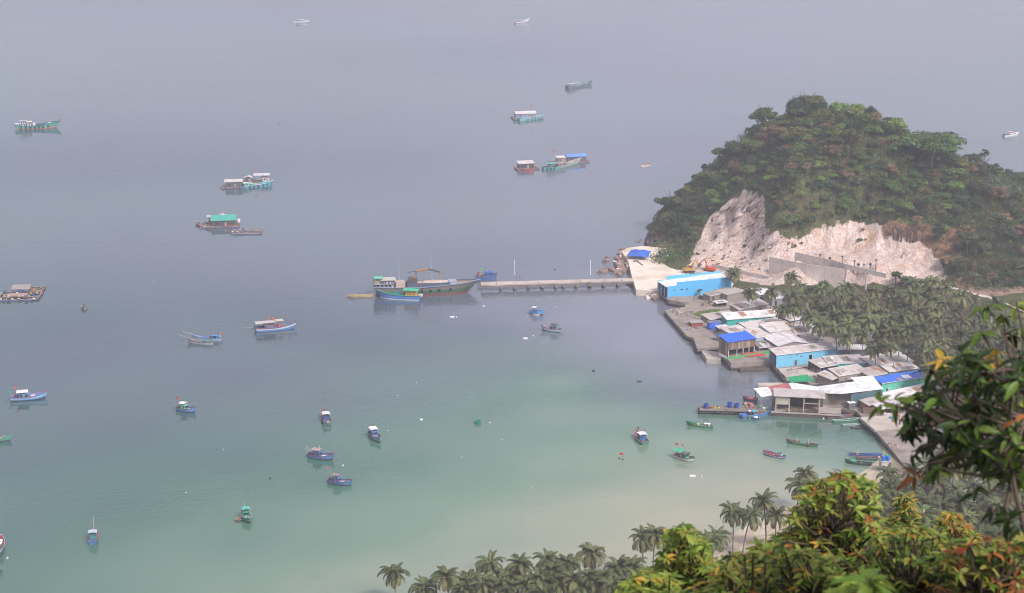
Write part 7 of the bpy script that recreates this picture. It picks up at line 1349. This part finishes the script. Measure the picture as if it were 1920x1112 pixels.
for _ in range(9000):
    px, py = random.uniform(1299, 1350), random.uniform(580, 594)
    if in_poly(np.array([px]), np.array([py]), gp_)[0]: p = at(px, py, VZ+.05); Ps.append((p.x, p.y, VZ+random.uniform(.02, .35)))
Ps = np.array(Ps); tag(link('weeds', quads_mesh('weeds', Ps, rand_unit(len(Ps)), rng.uniform(.08, .2, len(Ps)), FOL['bright'])), 'patch of green weeds in the rubble yard', kind='stuff')
for px, py, h_, lab in ((1312, 556, 3.6, 'bushy shrub growing against the front of the blue hall'), (1348, 546, 2.6, 'small shrub against the blue hall wall')):
    p = at(px, py, VZ); tree(lab, p, 'olive', 1.3 if h_ > 3 else .8, h_, cat='shrub', name='shrub')
p = at(1637, 762, VZ); tree('light green shrub behind the brown boarded enclosure', p, 'bright', 1.4, 2.4, cat='shrub', name='shrub')
# ------------------------------------------------------------------ foreground shrubs and branch near the viewpoint
LM = {k: pmat('leaf_'+k, c, rough=.45, var=.22, scale=14, spec=.35, rand=.55, trans=.35) for k, c in dict(dark='#30401c', green='#5a7429', lime='#8a9c40', yellow='#b8983a', orange='#a8703a', red='#c03430', rust='#8c5a34', olive='#8c8c42').items()}
def leaf_geo(curl=.25, fold=.12, w=.17):
    v, f = [], []; n = 6
    for i in range(n+1):
        t = i/n; wd = w*math.sin(math.pi*t**.8)**.9+(.004 if 0 < i < n else 0); z = -curl*t*t
        v += [(t, -wd, z+fold*wd/w*.6), (t, 0, z), (t, wd, z+fold*wd/w*.6)]
    for i in range(n): a = i*3; f += [(a, a+3, a+4, a+1), (a+1, a+4, a+5, a+2)]
    return np.array(v), np.array(f)
LEAFG = [leaf_geo(.12, .10), leaf_geo(.30, .14), leaf_geo(.5, .10, .15)]
LEAFM = {k: [] for k in LM}
for k in LM:
    for v, f in LEAFG:
        me = bpy.data.meshes.new('leaf'); me.from_pydata(v.tolist(), [], f.tolist()); me.materials.append(LM[k]); me.polygons.foreach_set('use_smooth', [True]*len(me.polygons)); LEAFM[k].append(me)
def basis(d, up):
    x = d.normalized(); y = up.cross(x); y = y.normalized() if y.length > 1e-4 else Vector((0, 1, 0)); z = x.cross(y); return Matrix((x, y, z)).transposed()
def shrub(label, poly, ntips, dist, ll, pal, base_px, whorl=(6, 9), name='shrub', cat='shrub', seed=1, nst=8, axis_up=.9, base=None, droop=0.0, extra=(), via=None):
    r = random.Random(seed); bx = base if base is not None else along(*base_px)
    root = empty(name, bx, 0, label, cat)
    tips = [(along(px, py, d_), k) for px, py, d_, k in extra]; xs = [q[0] for q in poly]; ys = [q[1] for q in poly]
    while len(tips) < ntips+len(extra):
        px, py = r.uniform(min(xs), max(xs)), r.uniform(min(ys), max(ys))
        if not in_poly(np.array([px]), np.array([py]), poly)[0]: continue
        tips.append((along(px, py, r.uniform(*dist)), None))
    if via is not None: MB().tube([(0, 0, 0), (via-bx)*.5+Vector((.1, .1, 0)), via-bx], [.11, .09, .06], 8).build('trunk', BARK, root)
    # stems: split the tips into branches
    cen = [t[0] for t in r.sample(tips, min(nst, len(tips)))]; grp = [[] for _ in cen]
    for t in tips: grp[min(range(len(cen)), key=lambda i: (cen[i]-t[0]).length)].append(t)
    leaves = []
    for g in grp:
        if not g: continue
        v0 = via-bx if via is not None else Vector((0, 0, 0)); c = sum((t[0] for t in g), Vector())/len(g); c = c.lerp(via if via is not None else bx, .12)
        b0 = v0 if via is not None else Vector((r.uniform(-.7, .7), r.uniform(-.5, .5), -.1)); MB().tube([b0, b0+(c-bx-b0)*.5+Vector((r.uniform(-.15, .15), r.uniform(-.15, .15), -.1)), c-bx], [.022, .015, .008] if via is None else [.013, .009, .006], 6).build('stem', BARK, root)
        tw = MB()
        for t, kk in g:
            m_ = (c-bx).lerp(t-bx, .5)+Vector((r.uniform(-.05, .05), r.uniform(-.05, .05), -.05)); tw.tube([c-bx, m_, t-bx], [.010, .007, .004], 4)
            ax = ((t-m_-bx).normalized()*(1-axis_up)+Vector((r.uniform(-.35, .35), r.uniform(-.35, .35), 1))*axis_up).normalized()
            n = r.randint(*whorl) if kk not in ('red', 'orange') else 2; q = r.random(); young = r.random() < pal[2]
            for i in range(n):
                a = i*2.4+r.uniform(-.3, .3); el = r.uniform(-.35, .55)-droop; s1 = ax.orthogonal().normalized(); s2 = ax.cross(s1)
                d = (s1*math.cos(a)+s2*math.sin(a))*math.cos(el)+ax*math.sin(el)
                if kk: k = kk
                else: k = r.choice(pal[1]) if young else r.choice(pal[0])
                leaves.append((t-bx-ax*r.uniform(0, .12)*ll*3, d, ll*r.uniform(.65, 1.2), k, r.randint(0, 2), (ax+Vector((r.uniform(-.5, .5), r.uniform(-.5, .5), .3))).normalized()))
        tw.build('twig', BARK, root)
    leaves.sort(key=lambda l: (l[0]+bx-cam.location).length/l[2])
    for p, d, s, k, gi, up in leaves[:300]:
        o = link('leaf', LEAFM[k][gi], root); o.matrix_local = Matrix.Translation(p) @ basis(d, up).to_4x4() @ Matrix.Scale(s, 4)
    rest = {}
    for p, d, s, k, gi, up in leaves[300:]:
        v, f = LEAFG[gi]; Mx = np.array(basis(d, up))*s; rest.setdefault(k, []).append((v @ Mx.T+np.array(p), f))
    for k, L_ in rest.items():
        off = 0; V = []; F = []
        for v, f in L_: V.append(v); F.append(f+off); off += len(v)
        V = np.concatenate(V); F = np.concatenate(F); me = bpy.data.meshes.new('foliage'); me.vertices.add(len(V)); me.vertices.foreach_set('co', V.ravel()); me.loops.add(F.size); me.loops.foreach_set('vertex_index', F.ravel().astype(np.int32)); me.polygons.add(len(F)); me.polygons.foreach_set('loop_start', np.arange(0, F.size, 4, dtype=np.int32)); me.polygons.foreach_set('loop_total', np.full(len(F), 4, np.int32)); me.polygons.foreach_set('use_smooth', np.ones(len(F), bool)); me.materials.append(LM[k]); me.update(); me.validate()
        o = link('foliage', me, root); o['kind'] = 'stuff'
    return root
G1 = (['green', 'lime', 'lime', 'green', 'olive'], ['lime', 'lime', 'yellow'], .3)
G2 = (['green', 'lime', 'olive', 'olive', 'lime', 'green', 'dark'], ['lime', 'olive', 'orange', 'olive', 'lime', 'lime', 'yellow'], .4)
G3 = (['dark', 'dark', 'dark', 'dark', 'green'], ['green', 'green', 'lime'], .10)
G4 = (['green', 'dark', 'olive', 'olive', 'green'], ['orange', 'rust', 'olive', 'rust'], .35)
shrub('fresh lime green shrub, leftmost of the foreground', [(1215,1112),(1225,1060),(1240,1010),(1262,985),(1280,978),(1310,1000),(1335,1030),(1345,1075),(1340,1112)], 190, (10.5, 12.5), .075, G1, (1290,1330,11.6), seed=2, nst=7)
shrub('lime green shrub tips rising at the bottom edge', [(1150,1125),(1165,1098),(1185,1078),(1215,1068),(1260,1075),(1270,1125)], 120, (9.5, 11.5), .075, G1, (1220,1380,10.6), seed=3, nst=6)
shrub('broad yellow green shrub filling the bottom of the foreground', [(1250,1125),(1290,1100),(1340,1062),(1370,1035),(1420,1018),(1480,1020),(1540,1040),(1640,1060),(1660,1125)], 430, (9.0, 12.0), .07, G2, (1460,1400,10.6), seed=4, nst=12)
shrub('tall dense shrub with orange tips in the middle of the foreground', [(1440,1060),(1450,1000),(1480,985),(1492,945),(1520,905),(1560,890),(1600,880),(1635,895),(1645,930),(1650,985),(1655,1060),(1560,1070)], 430, (10.5, 12.5), .073, G2, (1570,1380,11.6), seed=5, nst=10)
shrub('dark green shrub filling the bottom right of the foreground', [(1620,1125),(1640,1000),(1680,985),(1740,990),(1790,1005),(1800,1060),(1790,1125)], 360, (9.5, 12.0), .07, (['green', 'dark', 'green', 'olive'], ['lime', 'olive', 'yellow'], .25), (1710,1400,10.8), seed=6, nst=10)
shrub('rust and red leaved shrub in the bottom right corner', [(1760,1125),(1770,1050),(1790,1010),(1830,1025),(1880,1005),(1930,1000),(1930,1125)], 270, (8.5, 11.0), .072, G4, (1860,1400,9.8), seed=7, nst=9, extra=((1815, 1022, 8.4, 'red'), (1790, 1036, 8.6, 'red')), )
shrub('big leaved lime green sapling at the bottom edge', [(1570,1125),(1600,1085),(1640,1080),(1660,1125)], 6, (6.0, 6.6), .12, (['green', 'green', 'lime'], ['lime'], .4), (1610,1330,6.4), seed=8, nst=3, whorl=(7, 9))
shrub('olive small leaved treetop left of two beyond the shrubs', [(1670,1010),(1675,960),(1690,930),(1705,925),(1718,950),(1720,1010)], 110, (22, 25), .12, (['olive', 'green', 'dark', 'olive'], ['yellow', 'olive'], .3), (1695,1190,24), seed=9, nst=6, name='treetop', cat='tree')
shrub('yellow green small leaved treetop right of two beyond the shrubs', [(1745,1020),(1748,980),(1765,965),(1790,960),(1815,985),(1835,1010),(1830,1040)], 130, (22, 25), .12, (['olive', 'green', 'olive'], ['yellow', 'olive', 'orange'], .4), (1790,1190,24), seed=10, nst=6, name='treetop', cat='tree')
# overhanging tree on the right: trunk just outside the picture, branches reach in
tb = Vector((3.5, 8.9, float(slope_z(np.array(3.5), np.array(8.9)))-.8))
shrub('dark leaved branch of a tree overhanging the village from the right edge', [(1700,800),(1712,740),(1745,700),(1770,670),(1820,650),(1870,690),(1930,640),(1930,900),(1860,880),(1800,855),(1760,880),(1715,870),(1695,840)], 165, (7.2, 9.0), .085, G3, None, seed=11, nst=14, whorl=(5, 7), via=along(2090, 800, 8.4), name='tree', cat='tree', axis_up=.5, base=tb, droop=.25,
      extra=((1868, 662, 7.6, 'yellow'), (1838, 676, 7.6, 'yellow'), (1766, 672, 7.8, 'yellow'), (1905, 790, 7.2, 'orange'), (1650, 752, 7.6, 'green'), (1678, 748, 7.7, 'green'), (1715, 738, 7.8, 'green'), (1700, 770, 7.7, 'dark'), (1850, 572, 8.2, 'green'), (1880, 590, 8.3, 'green'), (1905, 565, 8.2, 'lime'), (1918, 610, 8.3, 'green'), (1895, 625, 8.3, 'dark'), (1840, 625, 8.0, 'green'), (1915, 980, 7.6, 'dark'), (1890, 970, 7.4, 'dark'), (1860, 960, 7.6, 'dark'), (1715, 890, 7.6, 'rust'), (1830, 915, 7.6, 'dark'), (1735, 715, 7.8, 'dark'), (1745, 690, 7.8, 'dark')))
for pts, rr_ in (([(1925,870),(1880,852),(1830,852),(1780,862),(1740,870)], .009), ([(1925,1000),(1905,930),(1893,860),(1888,800)], .011), ([(1780,805),(1765,795),(1748,780),(1735,768)], .014)):
    P = [along(a, b, 7.6) for a, b in pts]; br = bpy.data.objects.get('branch_root')
    o = MB().tube(P, [rr_]*len(P), 6).build('branch', BARK); tr = [q for q in bpy.data.objects if q.name.startswith('tree') and q.get('label', '').startswith('dark leaved branch')][0]
    o.data.transform(Matrix.Translation(-tr.location)); o.parent = tr
add_haze()
